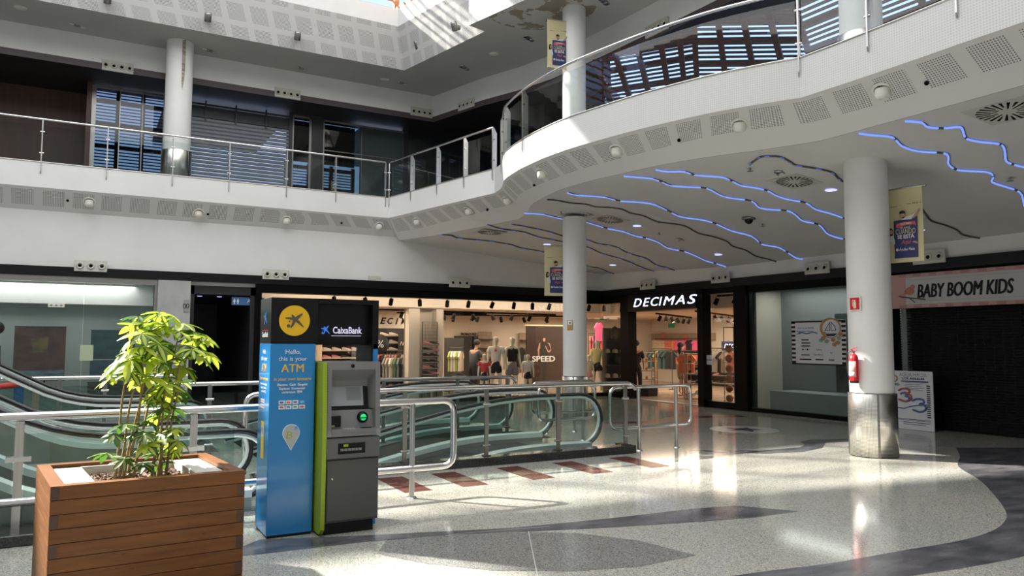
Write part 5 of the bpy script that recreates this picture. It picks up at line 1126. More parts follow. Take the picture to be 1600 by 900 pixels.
# ================================================================== signs and posters
SIGNW = M('sign_white_lit', (.8, .85, 1), .4, emit=(.85, .92, 1.25), es=1.5)
t = T('shop_sign', 'black sign with lit white DECIMAS letters over the shop entrance', 'shop sign', (13.64, 14.6, 2.5))
b = MB(); b.box((13.62, 14.50, 2.50), (13.665, 17.30, 2.96), .004); b.build('sign_board', KBLK, t, True)
zc_ = (onx(1037, 471, 13.61)[2]); ya_ = onx(988, 471, 13.61)[1]; yb_ = onx(1087, 471, 13.61)[1]
TECH = {'D': [[(0, 0), (.12, 1), (.85, 1), (.95, .85), (.88, .15), (.75, 0)]],}
for i, ch in enumerate('DECIMAS'):
    wds = [1.0, .85, .95, .35, 1.35, 1.05, 1.0]; tot = sum(wds)
    u = (sum(wds[:i])+wds[i]*.5)/tot; yy = ya_+(yb_-ya_)*u
    txt(ch, .34, SIGNW, t, (13.612, yy, zc_), xdir=(0, -1, 0), width=abs(yb_-ya_)*wds[i]/tot*.90, ext=.006, shear=.28, name='letter')
t = T('shop_sign', 'white BABY BOOM KIDS sign with pink check border and a bird', 'shop sign', (13.72, 6.0, 2.28))
b = MB(); b.box((13.70, 4.6, 2.28), (13.74, 9.15, 2.93)); b.build('sign_board', M('pink_border', (.50, .30, .28), .6), t, True)
for k_ in range(30):
    if k_ % 2: continue
    for (z0_, z1_) in ((2.28, 2.335), (2.875, 2.93)):
        b = MB(); b.box((13.697, 9.0-.15*k_-.15, z0_), (13.70, 9.0-.15*k_, z1_)); b.build('check_square', M('check_pink', (.42, .20, .20), .6) if z0_ < 2.5 else MATS['check_pink'], t, True)
b = MB(); b.box((13.69, 4.7, 2.35), (13.70, 8.85, 2.86)); b.build('white_field', M('sign_field', (.50, .50, .50), .6), t, True)
b = MB(); b.box((13.685, 4.75, 2.40), (13.69, 8.80, 2.405)); b.box((13.685, 4.75, 2.81), (13.69, 8.80, 2.815)); b.build('thin_border', M('sign_grey', (.3, .3, .3), .6), t, True)
yl = onx(1432, 455, 13.68)[1]; yr = onx(1582, 448, 13.68)[1]
txt('BABY BOOM KIDS', .37, KBLK, t, (13.686, (yl+yr)/2, onx(1508, 452, 13.68)[2]), xdir=(0, -1, 0), width=abs(yl-yr), ext=.004, shear=.2)
for dy_, dz_ in ((.009, 0), (-.009, 0), (0, .006)): txt('BABY BOOM KIDS', .36, KBLK, t, (13.686, (yl+yr)/2+dy_, onx(1508, 452, 13.68)[2]+dz_), xdir=(0, -1, 0), width=abs(yl-yr), ext=.003, shear=.2)
bp = onx(1421, 455, 13.68); BIRD = M('bird_pink', (.50, .16, .13), .6); b = MB(); b.sph((13.685, bp[1], bp[2]), .012, .09, .075); b.sph((13.685, bp[1]-.06, bp[2]+.075), .012, .045, .045); b.ext([(13.685, bp[1]+.06, bp[2]-.02), (13.685, bp[1]+.19, bp[2]-.06), (13.685, bp[1]+.05, bp[2]-.06)], (-.004, 0, 0)); b.build('bird', BIRD, t, True)
b = MB(); b.tube([(13.684, bp[1]+.22, bp[2]-.09), (13.684, bp[1], bp[2]-.13), (13.684, bp[1]-.30, bp[2]-.17)], .012, 6); b.tube([(13.684, bp[1]+.02, bp[2]-.12), (13.684, bp[1]-.10, bp[2]-.22)], .008, 6); b.build('branch', M('branch_brown', (.08, .06, .04), .7), t, True)
# toilets sign
p0 = ony(362, 464, 18.9); t = T('toilet_sign', 'blue Aseos sign with two white figures over the dark passage', 'sign', (p0[0], 18.9, p0[2]-.19))
b = MB(); b.box((p0[0], 18.88, p0[2]-.19), (p0[0]+.75, 18.91, p0[2]+.0)); b.build('sign_plate', M('sign_blue', (.03, .10, .24), .4, emit=(.03, .10, .24), es=.25), t, True)
txt('Aseos', .13, TXTW, t, (p0[0]+.52, 18.877, p0[2]-.095), width=.34, ext=.001)
for dx in (.06, .14): b = MB(); b.sph((p0[0]+dx, 18.878, p0[2]-.045), .014, .003, .014); b.box((p0[0]+dx-.022, 18.876, p0[2]-.12), (p0[0]+dx+.022, 18.88, p0[2]-.065)); b.box((p0[0]+dx-.012, 18.876, p0[2]-.165), (p0[0]+dx+.012, 18.88, p0[2]-.12)); b.build('figure_symbol', TXTW, t, True)
for i, (px_, py_) in enumerate(((312, 464), (343, 457), (407, 455))):
    p = ony(px_, py_, 19.6); b = MB(); b.lathe([(0, -.005), (.05, -.005), (.06, .004)], (p[0], 19.6, 2.695), 14); setp(b.build('passage_downlight', LEDM), ['left', 'middle', 'right'][i]+' one of the violet downlights in the dark passage', 'downlight', 'passage downlights')
# unit number on the pier
t = T('number_plate', 'small dark plate with looping figures on the grey pier', 'plate', (1.95, 18.61, 2.40)); p = ony(291, 478, 18.61); t.matrix_basis = Matrix.Translation(p); b = MB(); b.box((-.06, -.004, -.14), (.07, .0, .14)); b.build('plate', M('plate_grey', (.30, .30, .28), .5), t)
b = MB(); b.tube([(-.035+.028*math.cos(a), -.007, .0+.05*math.sin(a)) for a in [2*PI*q/14 for q in range(14)]], .007, 5, closed=True); b.tube([(.028+.026*math.cos(a), -.007, .0+.05*math.sin(a)) for a in [2*PI*q/14 for q in range(14)]], .007, 5, closed=True); b.build('figures', KBLK, t)
# paintings in the left window (plain abstract pictures)
def picture(nm, lb, x0, x1, z0_, z1_, cols, seed, y=19.02, sc=3.0):
    t = T(nm, lb, 'picture', ((x0+x1)/2, y+.03, z0_)); b = MB(); b.box((x0, y, z0_), (x1, y+.03, z1_))
    m = M('picture_%d' % seed, cols[0], .6); f_ = noise(m, sc, 6, stretch(m, (1+seed*.01, 1, 2.0))); n_ = len(cols); LK(m, ramp(m, f_, [(.25+.5*i/(n_-1), c_) for i, c_ in enumerate(cols)]), bsdf(m).inputs['Base Color'])
    b.build('canvas', m, t, True); e = MB(); e.box((x0-.01, y-.004, z0_-.01), (x1+.01, y+.0, z0_)); e.box((x0-.01, y-.004, z1_), (x1+.01, y, z1_+.01)); e.build('frame_edge', KBLK, t, True); return t
q = ony(23, 510, 19.0); q2_ = ony(100, 594, 19.0)
t = picture('painting', 'dark red and yellow abstract painting with a pale blue lower band, left window', q[0], q2_[0], q2_[2]+.0, q[2], [(.01, .015, .02), (.10, .02, .02), (.16, .05, .04), (.03, .04, .05)], 1)
b = MB(); b.ext([(q[0]+.30, 19.015, 1.65), (q[0]+.62, 19.015, 1.68), (q[0]+.60, 19.015, 1.36), (q[0]+.34, 19.015, 1.36)], (0, -.003, 0)); b.build('yellow_shape', noisy('paint_yellow', (.30, .18, .03), (.12, .08, .02), 9, .6), t, True)
b = MB(); b.box((q[0]+.01, 19.012, q2_[2]+.01), (q2_[0]-.01, 19.018, q2_[2]+.22)); b.build('blue_band', noisy('paint_blue', (.04, .09, .13), (.25, .33, .38), 8, .6, sc=(.5, 1, 4)), t, True)
picture('painting', 'dark teal painting behind the plant in the left window', .15, 1.02, 1.22, 1.84, [(.01, .02, .03), (.02, .06, .08), (.03, .10, .13), (.01, .03, .03)], 2)
picture('painting', 'blue painting of dark rooftops behind the plant', .15, 1.02, .78, 1.17, [(.01, .02, .04), (.03, .09, .16), (.05, .16, .25)], 3, sc=5)
picture('painting', 'lowest dark brown picture behind the plant in the left window', .12, .78, .10, .70, [(.02, .02, .02), (.06, .045, .035), (.10, .07, .05)], 4, sc=7)
b = MB(); b.box((.80, 19.03, .13), (1.30, 19.4, .76), .01); setp(b.build('brown_cabinet', M('cabinet_brown', (.22, .08, .035), .5)), 'low orange-brown cabinet inside the left window behind the plant', 'cabinet')
b = MB(); b.box((-.05, 18.685, 1.18), (.20, 18.695, 1.52)); setp(b.build('paper_notice', M('notice_green', (.42, .50, .32), .7)), 'pale green paper notice taped on the left window', 'notice')
p = ony(88, 477, 18.66); t = T('socket_plate', 'small white three-hole plate high in the left window', 'plate', p); b = MB(); b.box((-.15, -.01, -.04), (.15, .01, .04)); b.build('plate', DOMEM, t)
for k_ in (-1, 0, 1): b = MB(); b.lathe([(0, -.014), (.02, -.014), (.024, -.01)], (k_*.09, 0, 0), 10, 'y'); b.build('socket', DSTEEL, t)
# nautical poster on the whitewashed window at right
def striped_poster(t, O, xd, w_, h_, nx=1, d=.0):
    xd = Vector(xd); nd = xd.cross(Vector((0, 0, 1)))
    def P(u, v, e=0): p = Vector(O)+xd*(u*w_)+nd*e; return (p.x, p.y, O[2]+v*h_)
    def poly(name, pts, mat, e=.002): b = MB(); b.ext([P(u, v, e) for u, v in pts], tuple(nd*.0015)); return b.build(name, mat, t, True)
    return P, poly
PWH = M('poster_white', (.72, .73, .77), .5); PNV = M('poster_navy', (.02, .035, .12), .5); PSA = M('poster_sand', (.45, .24, .10), .5); PTE = M('poster_teal', (.25, .42, .40), .5); PLB = M('poster_blue', (.08, .16, .40), .5)
ya2, yb2 = 11.60, 10.22; z0_, z1_ = 1.14, 2.10
t = T('nautical_poster', 'striped sailing-boat poster on the whitewashed window left of the thick pillar', 'poster', (13.74, ya2, z0_))
P, poly = striped_poster(t, (13.736, ya2, z0_), (0, -1, 0), ya2-yb2, z1_-z0_)
b = MB(); b.box((13.738, yb2, z0_), (13.748, ya2, z1_)); b.build('board', PWH, t, True)
for k_ in range(10):
    v = .03+k_*.1
    for u0 in (0, .925): poly('stripe', [(u0, v), (u0+.075, v), (u0+.075, v+.05), (u0, v+.05)], KBLK)
poly('top_band', [(0, .955), (1, .955), (1, .99), (0, .99)], KBLK); poly('bottom_band', [(0, .0), (1, .0), (1, .03), (0, .03)], KBLK)
def ring(u, v, ru, rv, n=24): return [(u+ru*math.cos(2*PI*q/n), v+rv*math.sin(2*PI*q/n)) for q in range(n)]
poly('wreath', ring(.73, .82, .19, .23), PSA, .003); poly('wreath_inner', ring(.745, .81, .155, .195), PWH, .005)
poly('sail_left', [(.63, .76), (.73, .76), (.73, .97)], PNV, .007); poly('sail_left_in', [(.655, .775), (.72, .775), (.72, .92)], PWH, .009); poly('sail_right', [(.745, .76), (.84, .76), (.82, .86), (.745, .97)], PNV, .007); poly('sail_right_in', [(.757, .775), (.825, .775), (.81, .85), (.757, .93)], PWH, .009); poly('hull', [(.62, .70), (.86, .70), (.80, .64), (.68, .64)], PNV, .007)
for k_, (u, v, c_) in enumerate(((.60, .60, PSA), (.56, .55, PTE), (.66, .53, PTE), (.78, .56, PSA), (.86, .50, PSA), (.88, .60, PTE), (.80, .46, PSA), (.92, .68, PSA), (.62, .70, PSA))): poly('shell', ring(u, v, .045, .05, 5), c_, .008)
poly('anchor_line', [(.10, .70), (.20, .74), (.30, .71), (.40, .75), (.50, .72), (.50, .70), (.40, .725), (.30, .685), (.20, .715), (.10, .68)], PLB, .003)
for (u, v, w__) in ((.26, .56, .14), (.27, .49, .16), (.27, .42, .16), (.26, .22, .16), (.26, .12, .22), (.52, .12, .14), (.74, .12, .10)): poly('print_mark', [(u-w__/2, v-.012), (u+w__/2, v-.012), (u+w__/2, v+.012), (u-w__/2, v+.012)], KBLK, .003)
for (s_, u, v, w__) in (('Esto es tu familia', .28, .83, .30), ('Águilas Plaza', .26, .755, .32), ('● ▪ ●', .26, .34, .12), ('Uno', .52, .34, .10), ('Carrefour', .50, .23, .18), ('▽', .74, .27, .05)):
    txt(s_, .05, KBLK if v < .7 else PLB, t, P(u, v, .004), xdir=(0, -1, 0), width=w__*(ya2-yb2), ext=.0006)
b = MB(); b.box((13.9+.45, 10.3, .55), (14.42, 10.95, 2.25)); setp(b.build('dark_picture', noisy('dark_picture_paint', (.02, .025, .02), (.10, .11, .10), 3, .6, detail=6)), 'tall dark grey framed picture inside the window behind the thick pillar', 'picture')
# standing poster with the number 33
t = T('display_poster', 'white leaning poster with a big red and blue 33 right of the thick pillar', 'poster', (13.35, 9.2, 0))
a0_ = Vector(onx(1396, 660, 13.52)); a1_ = Vector(onx(1460, 667, 13.52)); O = (13.513, a0_.y+.18, .004); Wp = (a0_.y-a1_.y)+.18; Hp = onx(1430, 580, 13.52)[2]
P, poly = striped_poster(t, O, (0, -1, 0), Wp, Hp)
b = MB(); b.box((13.515, O[1]-Wp, .004), (13.535, O[1], Hp)); b.build('board', PWH, t, True); b = MB(); b.box((13.53, O[1]-Wp*.6, .0), (13.68, O[1]-Wp*.4, .02)); b.box((13.53, O[1]-Wp*.52, .0), (13.545, O[1]-Wp*.48, Hp*.7)); b.build('rear_stand', DSTEEL, t, True)
for k_ in range(16):
    v = .22+k_*.035
    for u0 in (.06, .88): poly('stripe', [(u0, v), (u0+.07, v), (u0+.07, v+.018), (u0, v+.018)], KBLK)
txt('AGUA HACIA', .1, M('poster_grey', (.25, .27, .32), .6), t, P(.62, .93, .003), xdir=(0, -1, 0), width=Wp*.55, ext=.0006); txt('LOS AGUILES', .05, PNV, t, P(.62, .865, .003), xdir=(0, -1, 0), width=Wp*.45, ext=.0006, bold=.002)
poly('bar', [(.38, .86-.03), (.92, .86-.03), (.92, .84-.03), (.38, .84-.03)], PNV)
poly('wreath', ring(.17, .86, .15, .08), PSA, .003); poly('wreath_inner', ring(.17, .86, .115, .06), PWH, .005); poly('sail', [(.10, .85), (.165, .85), (.165, .905)], PNV, .007); poly('sail', [(.18, .85), (.23, .85), (.18, .905)], PNV, .007); poly('hull', [(.10, .84), (.24, .84), (.20, .82), (.13, .82)], PNV, .007)
for k_, c_ in ((.24, PTE), (.14, PSA), (.30, PTE)): poly('shell', ring(k_, .76, .05, .03, 5), c_, .006)
def three(u, v, s_, mat, e):
    pts3 = [(-.5, .75), (-.15, 1.0), (.35, .95), (.42, .6), (.05, .45), (.5, .3), (.55, -.15), (.1, -.45), (-.5, -.25)]
    b = MB(); b.tube([P(u+q[0]*s_, v+q[1]*s_*.62, e) for q in catmull([(*q, 0) for q in pts3], 4)], .018, 6); return b.build('numeral', mat, t, True)
three(.44, .54, .24, M('poster_red', (.50, .10, .08), .5), .006); three(.72, .38, .24, PLB, .010); three(.44, .52, .16, PLB, .004)
poly('wave', [(.08, .38), (.2, .41), (.3, .37), (.42, .36), (.55, .40), (.7, .43), (.9, .45), (.9, .43), (.7, .41), (.55, .38), (.42, .34), (.3, .35), (.2, .39), (.08, .36)], PLB, .003)
for k_ in range(5): poly('print_line', [(.46, .795-.03*k_), (.46+.38-.03*(k_ % 3), .795-.03*k_), (.46+.38-.03*(k_ % 3), .801-.03*k_), (.46, .801-.03*k_)], PNV)
poly('print_line', [(.40, .118), (.93, .118), (.93, .128), (.40, .128)], PNV); poly('print_line', [(.40, .085), (.85, .085), (.85, .093), (.40, .093)], PNV); poly('foot_rule', [(.06, .17), (.94, .17), (.94, .178), (.06, .178)], PNV); poly('foot_rule', [(.06, .155), (.94, .155), (.94, .16), (.06, .16)], PNV)
# orange notice on the slimmer pillar
p = Vector(ony(884, 508, 13.1)); a = math.atan2(p.y-13.35, p.x-9.1); q = (9.1+.257*math.cos(a), 13.35+.257*math.sin(a), p.z); t = T('pillar_notice', 'small orange and white notice stuck on the slimmer pillar', 'notice', q, a); b = MB(); b.box((0, -.06, -.10), (.004, .06, .11)); b.build('orange_sheet', M('notice_orange', (.50, .28, .06), .6), t); b = MB(); b.box((.004, -.045, .01), (.006, .045, .10)); b.build('white_sheet', TXTW, t); b = MB(); b.box((.006, -.015, .035), (.007, .02, .065)); b.build('mark', PNV, t)
# ================================================================== figures (skin-modifier bodies)
def skin_mesh(joints, edges, sub=2):
    """joints: name -> (x, y, z, rx, ry); returns evaluated mesh of one continuous body"""
    names = list(joints); me = bpy.data.meshes.new('tmp'); me.from_pydata([joints[n_][:3] for n_ in names], [(names.index(a), names.index(b_)) for a, b_ in edges], [])
    o = bpy.data.objects.new('tmp', me); COL.objects.link(o); md = o.modifiers.new('s', 'SKIN'); md.use_smooth_shade = True; md.branch_smoothing = .6
    for i, n_ in enumerate(names): v = me.skin_vertices[0].data[i]; v.radius = joints[n_][3:5]; v.use_root = (n_ == names[0])
    sb = o.modifiers.new('b', 'SUBSURF'); sb.levels = sub
    dg = bpy.context.evaluated_depsgraph_get(); r_ = bpy.data.meshes.new_from_object(o.evaluated_get(dg)); bpy.data.objects.remove(o); bpy.data.meshes.remove(me)
    for p_ in r_.polygons: p_.use_smooth = True
    return r_
def put(me, name, mat, parent): me.name = name; me.materials.clear(); me.materials.append(mat); o = bpy.data.objects.new(name, me); COL.objects.link(o); o.parent = parent; return o
BE = [('pelvis', 'waist'), ('waist', 'chest'), ('chest', 'neck0'), ('neck0', 'neck1'), ('neck1', 'head0'), ('head0', 'head1'), ('head1', 'head2')]
for s_ in ('l', 'r'): BE += [('chest', 'sh'+s_), ('sh'+s_, 'el'+s_), ('el'+s_, 'wr'+s_), ('wr'+s_, 'ha'+s_), ('pelvis', 'hip'+s_), ('hip'+s_, 'kn'+s_), ('kn'+s_, 'an'+s_), ('an'+s_, 'to'+s_)]
def pose(H=1.8, step=.06, arm=.055, lean=0., female=False, bend=0., elbow=.03):
    k_ = H/1.8; w_ = .185 if not female else .16; J = {}
    def a(n_, x, y, z_, r1_, r2_=None): J[n_] = (x*k_, y*k_, z_*k_, r1_*k_, (r2_ or r1_)*k_)
    a('pelvis', 0, 0, .95, .145, .11); a('waist', 0, -.01-bend*.1, 1.12, .12, .095); a('chest', 0, -bend*.3, 1.36, .15, .105); a('neck0', 0, .0-bend*.5, 1.49, .062, .06); a('neck1', 0, -.01-bend*.6, 1.545, .050, .052); a('head0', 0, -.02-bend*.7, 1.60, .078, .095); a('head1', 0, -.02-bend*.75, 1.69, .098, .118); a('head2', 0, -.01-bend*.75, 1.765, .070, .085)
    for s_, g in (('l', 1), ('r', -1)):
        a('sh'+s_, g*w_, -bend*.35, 1.44, .058); a('el'+s_, g*(w_+arm*.8), -elbow-bend*.3, 1.14, .042); a('wr'+s_, g*(w_+arm), -.08-bend*.7-elbow, .90, .030, .026); a('ha'+s_, g*(w_+arm), -.10-bend*.7-elbow, .80, .038, .02)
        a('hip'+s_, g*.09, 0, .88, .10); a('kn'+s_, g*(.10+step*.3), -.015-g*step*.3, .49, .060); a('an'+s_, g*(.10+step*.5), .0+g*step*.2, .085, .040); a('to'+s_, g*(.11+step*.5), -.14+g*step*.2, .03, .038, .028)
    return J
def figure(name, label, cat, loc, rz, J, mat, garments, group=None, head_extra=None, face=True):
    t = T(name, label, cat, loc, rz, group)
    body = put(skin_mesh(J, BE), 'body', mat, t)
    for gname, gm, parts, rad, hem in garments:
        sub_ = {n_: J[n_] for n_ in parts}; ed = [e for e in BE if e[0] in sub_ and e[1] in sub_]
        sub_ = {n_: (*v[:3], v[3]*rad.get(n_, rad.get('*', 1.15)), v[4]*rad.get(n_, rad.get('*', 1.15))) for n_, v in sub_.items()}
        for n_, (b_, f_, r_) in hem.items():   # cut ends part way down a limb
            A_, B_ = J[b_[0]], J[b_[1]]; q = [A_[i]*(1-f_)+B_[i]*f_ for i in range(5)]; sub_[n_] = (q[0], q[1], q[2], q[3]*r_, q[4]*r_); ed.append((b_[0], n_))
        put(skin_mesh(sub_, ed, 1), gname, gm, t)
    return t
SHIRT = ('pelvis', 'waist', 'chest', 'neck0', 'shl', 'shr')
def shirt(mat, sleeve=.6, r_=1.32, name='shirt'): return (name, mat, SHIRT, {'*': r_, 'neck0': 1.15, 'pelvis': 1.22, 'shl': 1.45, 'shr': 1.45}, {'sl': (('shl', 'ell'), sleeve, 1.75), 'sr': (('shr', 'elr'), sleeve, 1.75)} if sleeve else {})
def shorts(mat, leg=.6, r_=1.28, name='shorts'): return (name, mat, ('waist', 'pelvis', 'hipl', 'hipr'), {'*': r_, 'waist': 1.05}, {'ll': (('hipl', 'knl'), leg, 1.7), 'lr': (('hipr', 'knr'), leg, 1.7)})
MANN = M('mannequin_cream', (.74, .69, .55), .35)
TEE = M('tee_white', (.68, .66, .62), .8); BLKC = M('cloth_black', (.012, .012, .014), .8); REDC = M('cloth_red', (.62, .06, .06), .8); GREYC = M('cloth_grey', (.25, .25, .25), .8); YELC = M('cloth_yellow', (.74, .72, .30), .8); PINKC = M('cloth_pink', (.60, .30, .28), .8)
FB = .012
def mann(label, px, H, y, rz, garments, female=False, **kw):
    p = ony(px, 560, y); return figure('mannequin', label, 'mannequin', (p[0], y, FB), rz, pose(H, female=female, **kw), MANN, garments, 'mannequins in the shop window')
toward = PI*.0-.55
m1 = mann('tall mannequin in pale tee with a red star and black shorts', 775, 1.80, 19.45, toward, [shirt(TEE), shorts(BLKC)])
b = MB(); b.ext([(.06*math.cos(PI/2+2*PI*q/10)*(1 if q % 2 == 0 else .42), -.172, 1.36+.06*math.sin(PI/2+2*PI*q/10)*(1 if q % 2 == 0 else .42)) for q in range(10)], (0, .03, 0)); b.build('star_print', REDC, m1)
mann('tall mannequin in black vest and grey shorts', 800, 1.79, 19.40, toward+.5, [shirt(BLKC, 0), shorts(GREYC, .7)])
mann('child mannequin in a bright red shirt', 757, 1.29, 19.30, toward, [shirt(REDC), shorts(BLKC)])
mann('child mannequin in white shirt with dark sleeves left of the SPEED poster', 825, 1.27, 19.30, toward, [shirt(TEE), shorts(BLKC, .45)])
mann('female mannequin in yellow top and black shorts right of the slimmer pillar', 933, 1.71, 19.35, toward, [shirt(YELC, .75, 1.35, 'top'), shorts(BLKC, .45)], True)
mann('girl mannequin in pale top and pink shorts right of the slimmer pillar', 920, 1.24, 19.30, toward, [shirt(M('cloth_cream', (.58, .50, .38), .8), .5), shorts(PINKC, .4)], True)
# people
def person(label, loc, rz, J, garments, hair_r=.085, long_hair=False, cap=None, shoes=BLKC):
    t = figure('person', label, 'person', loc, rz, J, SKIN, garments)
    h = Vector(J['head1'][:3]); k_ = J['head1'][3]/.078
    b = MB(); b.sph((h.x, h.y+.022*k_, h.z+.022*k_), .088*k_, .098*k_, .088*k_, 14, 8)
    if long_hair: b.sph((h.x, h.y+.05*k_, h.z-.10*k_), .085*k_, .055*k_, .16*k_, 12, 8)
    b.build('hair', HAIR, t)
    if cap: b = MB(); b.sph((h.x, h.y+.01, h.z+.05*k_), .095*k_, .105*k_, .07*k_); b.box((h.x-.06, h.y-.17*k_, h.z+.03*k_), (h.x+.06, h.y-.06*k_, h.z+.045*k_)); b.build('cap', cap, t)
    b = MB(); b.sph((h.x, h.y-.10*k_, h.z-.03*k_), .012*k_, .018*k_, .022*k_, 8, 6); b.build('nose', SKIN, t)
    for g in (-1, 1): b = MB(); b.sph((h.x+g*.03*k_, h.y-.088*k_, h.z+.0), .010*k_, .006*k_, .006*k_, 8, 6); b.build('eye', HAIR, t)
    return t
def trousers(mat, name='trousers', r_=1.2): return (name, mat, ('waist', 'pelvis', 'hipl', 'hipr', 'knl', 'knr', 'anl', 'anr'), {'*': r_+.08, 'waist': 1.05, 'anl': 1.4, 'anr': 1.4}, {})
p = ony(832, 560, 22.6)
p = ony(757-15+0, 560, 21.2); 
person('person in a grey top bending over a table inside the shop', (ony(739, 560, 20.8)[0], 20.8, FB), 1.9, pose(1.66, bend=.25, elbow=.12), [shirt(M('cloth_slate', (.07, .08, .09), .8), .8, 1.6), trousers(BLKC)])
q = onx(1064, 560, 16.2); person('woman with long dark hair in a beige coat standing inside the shop doorway', (16.2, q[1], FB), 1.2, pose(1.60, female=True, arm=.05), [shirt(M('cloth_beige', (.30, .22, .14), .8), .95, 1.35, 'coat'), ('coat_skirt', M('cloth_beige', (.30, .22, .14), .8), ('waist', 'pelvis', 'hipl', 'hipr', 'knl', 'knr'), {'*': 1.45, 'knl': 1.9, 'knr': 1.9}, {}), ], long_hair=True)
q = onx(996, 560, 15.3); person('person in dark clothes half hidden by the left door post', (15.3, q[1]+.05, FB), 2.4, pose(1.66), [shirt(BLKC, .9), trousers(BLKC)])
q = ony(-9, 560, 12.55); person('person in black cap at the left frame edge riding the farther escalator', (q[0], 12.55, .42), -1.4, pose(1.42, arm=.12), [shirt(BLKC, .3), trousers(GREYC)], cap=BLKC)
# ================================================================== shop furniture and goods
random.seed(21)
SHW = M('shoe_white', (.62, .58, .52), .6); SHB = M('shoe_black', (.02, .02, .022), .6); SHO = M('shoe_orange', (.62, .17, .06), .6); SHP = M('shoe_pink', (.6, .2, .2), .6); SOLE = M('shoe_sole', (.5, .48, .44), .6)
SHELFM = M('shelf_metal', (.06, .055, .05), .5); BEIGE = M('shelf_beige', (.48, .38, .28), .6); OAK = noisy('grey_oak', (.28, .21, .15), (.38, .30, .22), 3, .6, sc=(8, 8, 1)); CHAR = M('charcoal_panel', (.03, .028, .03), .6)
def shoe(mat, label, group):
    t = T('shoe', label, 'shoe', (0, 0, 0), 0, group)
    b = MB(); b.tube([(-.13, 0, .012), (-.05, 0, .012), (.06, 0, .010), (.14, 0, .012)], [.036, .034, .042, .025], 10, ry=[.014]*4); b.build('sole', SOLE, t)
    b = MB(); b.tube([(-.125, 0, .05), (-.07, 0, .058), (0, 0, .048), (.07, 0, .036), (.135, 0, .028)], [.034, .036, .036, .038, .02], 10, ry=[.045, .048, .034, .022, .012]); b.build('upper', mat, t); return t
SHOE = {}
LASTP = [None]
def place_shoe(mat_key, loc, rz, label, group):
    if mat_key not in SHOE: SHOE[mat_key] = shoe({'w': SHW, 'b': SHB, 'o': SHO, 'p': SHP}[mat_key], label, group); SHOE[mat_key].matrix_basis = Matrix.Translation(loc) @ Matrix.Rotation(rz, 4, 'Z'); return
    dup(SHOE[mat_key], loc, rz, label, group=group)
def shelf_unit(name, label, cat, loc, w_, h_, d_, rows, mat, rz=0, back=None, gap0=.3, sides=True):
    t = T(name, label, cat, loc, rz)
    for k_ in range(rows): z_ = gap0+k_*(h_-gap0)/rows; b = MB(); b.box((-w_/2, -d_, z_-.02), (w_/2, 0, z_)); b.build('shelf', mat, t)
    if sides:
        for s_ in (-1, 1): b = MB(); b.box((s_*w_/2-.02, -d_, 0), (s_*w_/2+.02, 0, h_)); b.build('side_panel', mat, t)
    if back: b = MB(); b.box((-w_/2, -.01, 0), (w_/2, .02, h_)); b.build('back_panel', back, t)
    return t
# (a) white shoe wall behind the kiosk and to its right
YW = 22.5
xa, xb = ony(497, 560, YW)[0], ony(662, 560, YW)[0]
shelf_unit('shoe_shelf', 'black wall shelving with rows of pale shoes left in the sports shop', 'shelf', ((xa+xb)/2, YW, FB), xb-xa, 2.02, .34, 8, BEIGE, back=CHAR, gap0=.20)
for r_ in range(8):
    z_ = FB+.20+r_*(2.02-.20)/8
    n_ = 11
    for i in range(n_):
        x = xa+.2+(xb-xa-.4)*i/(n_-1)
        if x > ony(625, 560, YW)[0] and r_ > 3: continue
        mk = 'w' if r_ > 4 else ('o' if (r_ in (3, 4) and i > 6) else random.choice('wbp'))
        place_shoe(mk, (x, YW-.17, z_+.001), random.uniform(-.5, -.2), {'w': 'white', 'b': 'black', 'o': 'orange', 'p': 'coral'}[mk]+' trainer on the black wall shelving left in the shop', {'w': 'white', 'b': 'black', 'o': 'orange', 'p': 'coral'}[mk]+' trainers on the wall shelving')
t = T('wall_lettering', 'black DECIMAS lettering on the cream wall above the shoe shelving', 'wall lettering', ((xa+xb)/2, 24.9, 2.1))
p = ony(616, 502, 22.55); b = MB(); b.box((xa-.4, 22.6, 2.02), (xb+.3, 22.75, 2.55)); ST(b.build('wall_shoe_bulkhead', SW)); t.matrix_basis = Matrix.Translation((p[0], 22.6, p[2]))
for i, ch in enumerate('DECIMAS'): txt(ch, .27, KBLK, t, (p[0]-.62+i*.235, 22.59, p[2]), width=.09 if ch == 'I' else .20, ext=.005, shear=.28, bold=.008, name='letter')
# hanging orange tops and black poster beside it
p = ony(660, 550, 22.2); t = T('poster', 'narrow black poster with white script in the sports shop', 'poster', (p[0]-.5, 22.1, 1.0)); b = MB(); b.box((p[0]-.85, 22.08, .75), (p[0]-.32, 22.1, 1.95)); b.build('board', CHAR, t, True); b = MB(); b.tube(catmull([(p[0]-.80+.045*q, 22.072, 1.55+(.07 if q % 2 else -.05)) for q in range(9)], 4), .008, 5); b.build('script', TXTW, t, True)
def garment(mat, label, group, w_=.42, l_=.62, th_=.05, sleeves=True):
    t = T('garment', label, 'clothing', (0, 0, 0), 0, group); b = MB(); W2 = w_/2
    prof = [(-W2*.35, 0), (-W2*.62, -.02), (-W2*1.25, -.17) if sleeves else (-W2*.8, -.10), (-W2*1.08, -.24) if sleeves else (-W2*.82, -.14), (-W2*.85, -.17), (-W2*.9, -l_), (W2*.9, -l_), (W2*.85, -.17), (W2*1.08, -.24) if sleeves else (W2*.82, -.14), (W2*1.25, -.17) if sleeves else (W2*.8, -.10), (W2*.62, -.02), (W2*.35, 0), (0, -.05)]
    b.ext([(x, -th_/2, z_) for x, z_ in prof], (0, th_, 0)); b.build('fabric', mat, t)
    b = MB(); b.tube([(-W2*.5, 0, -.03), (0, 0, .03), (W2*.5, 0, -.03)], .006, 5); b.tube([(0, 0, .03), (0, 0, .09), (.02, 0, .10)], .004, 5); b.build('hanger', SHELFM, t); return t
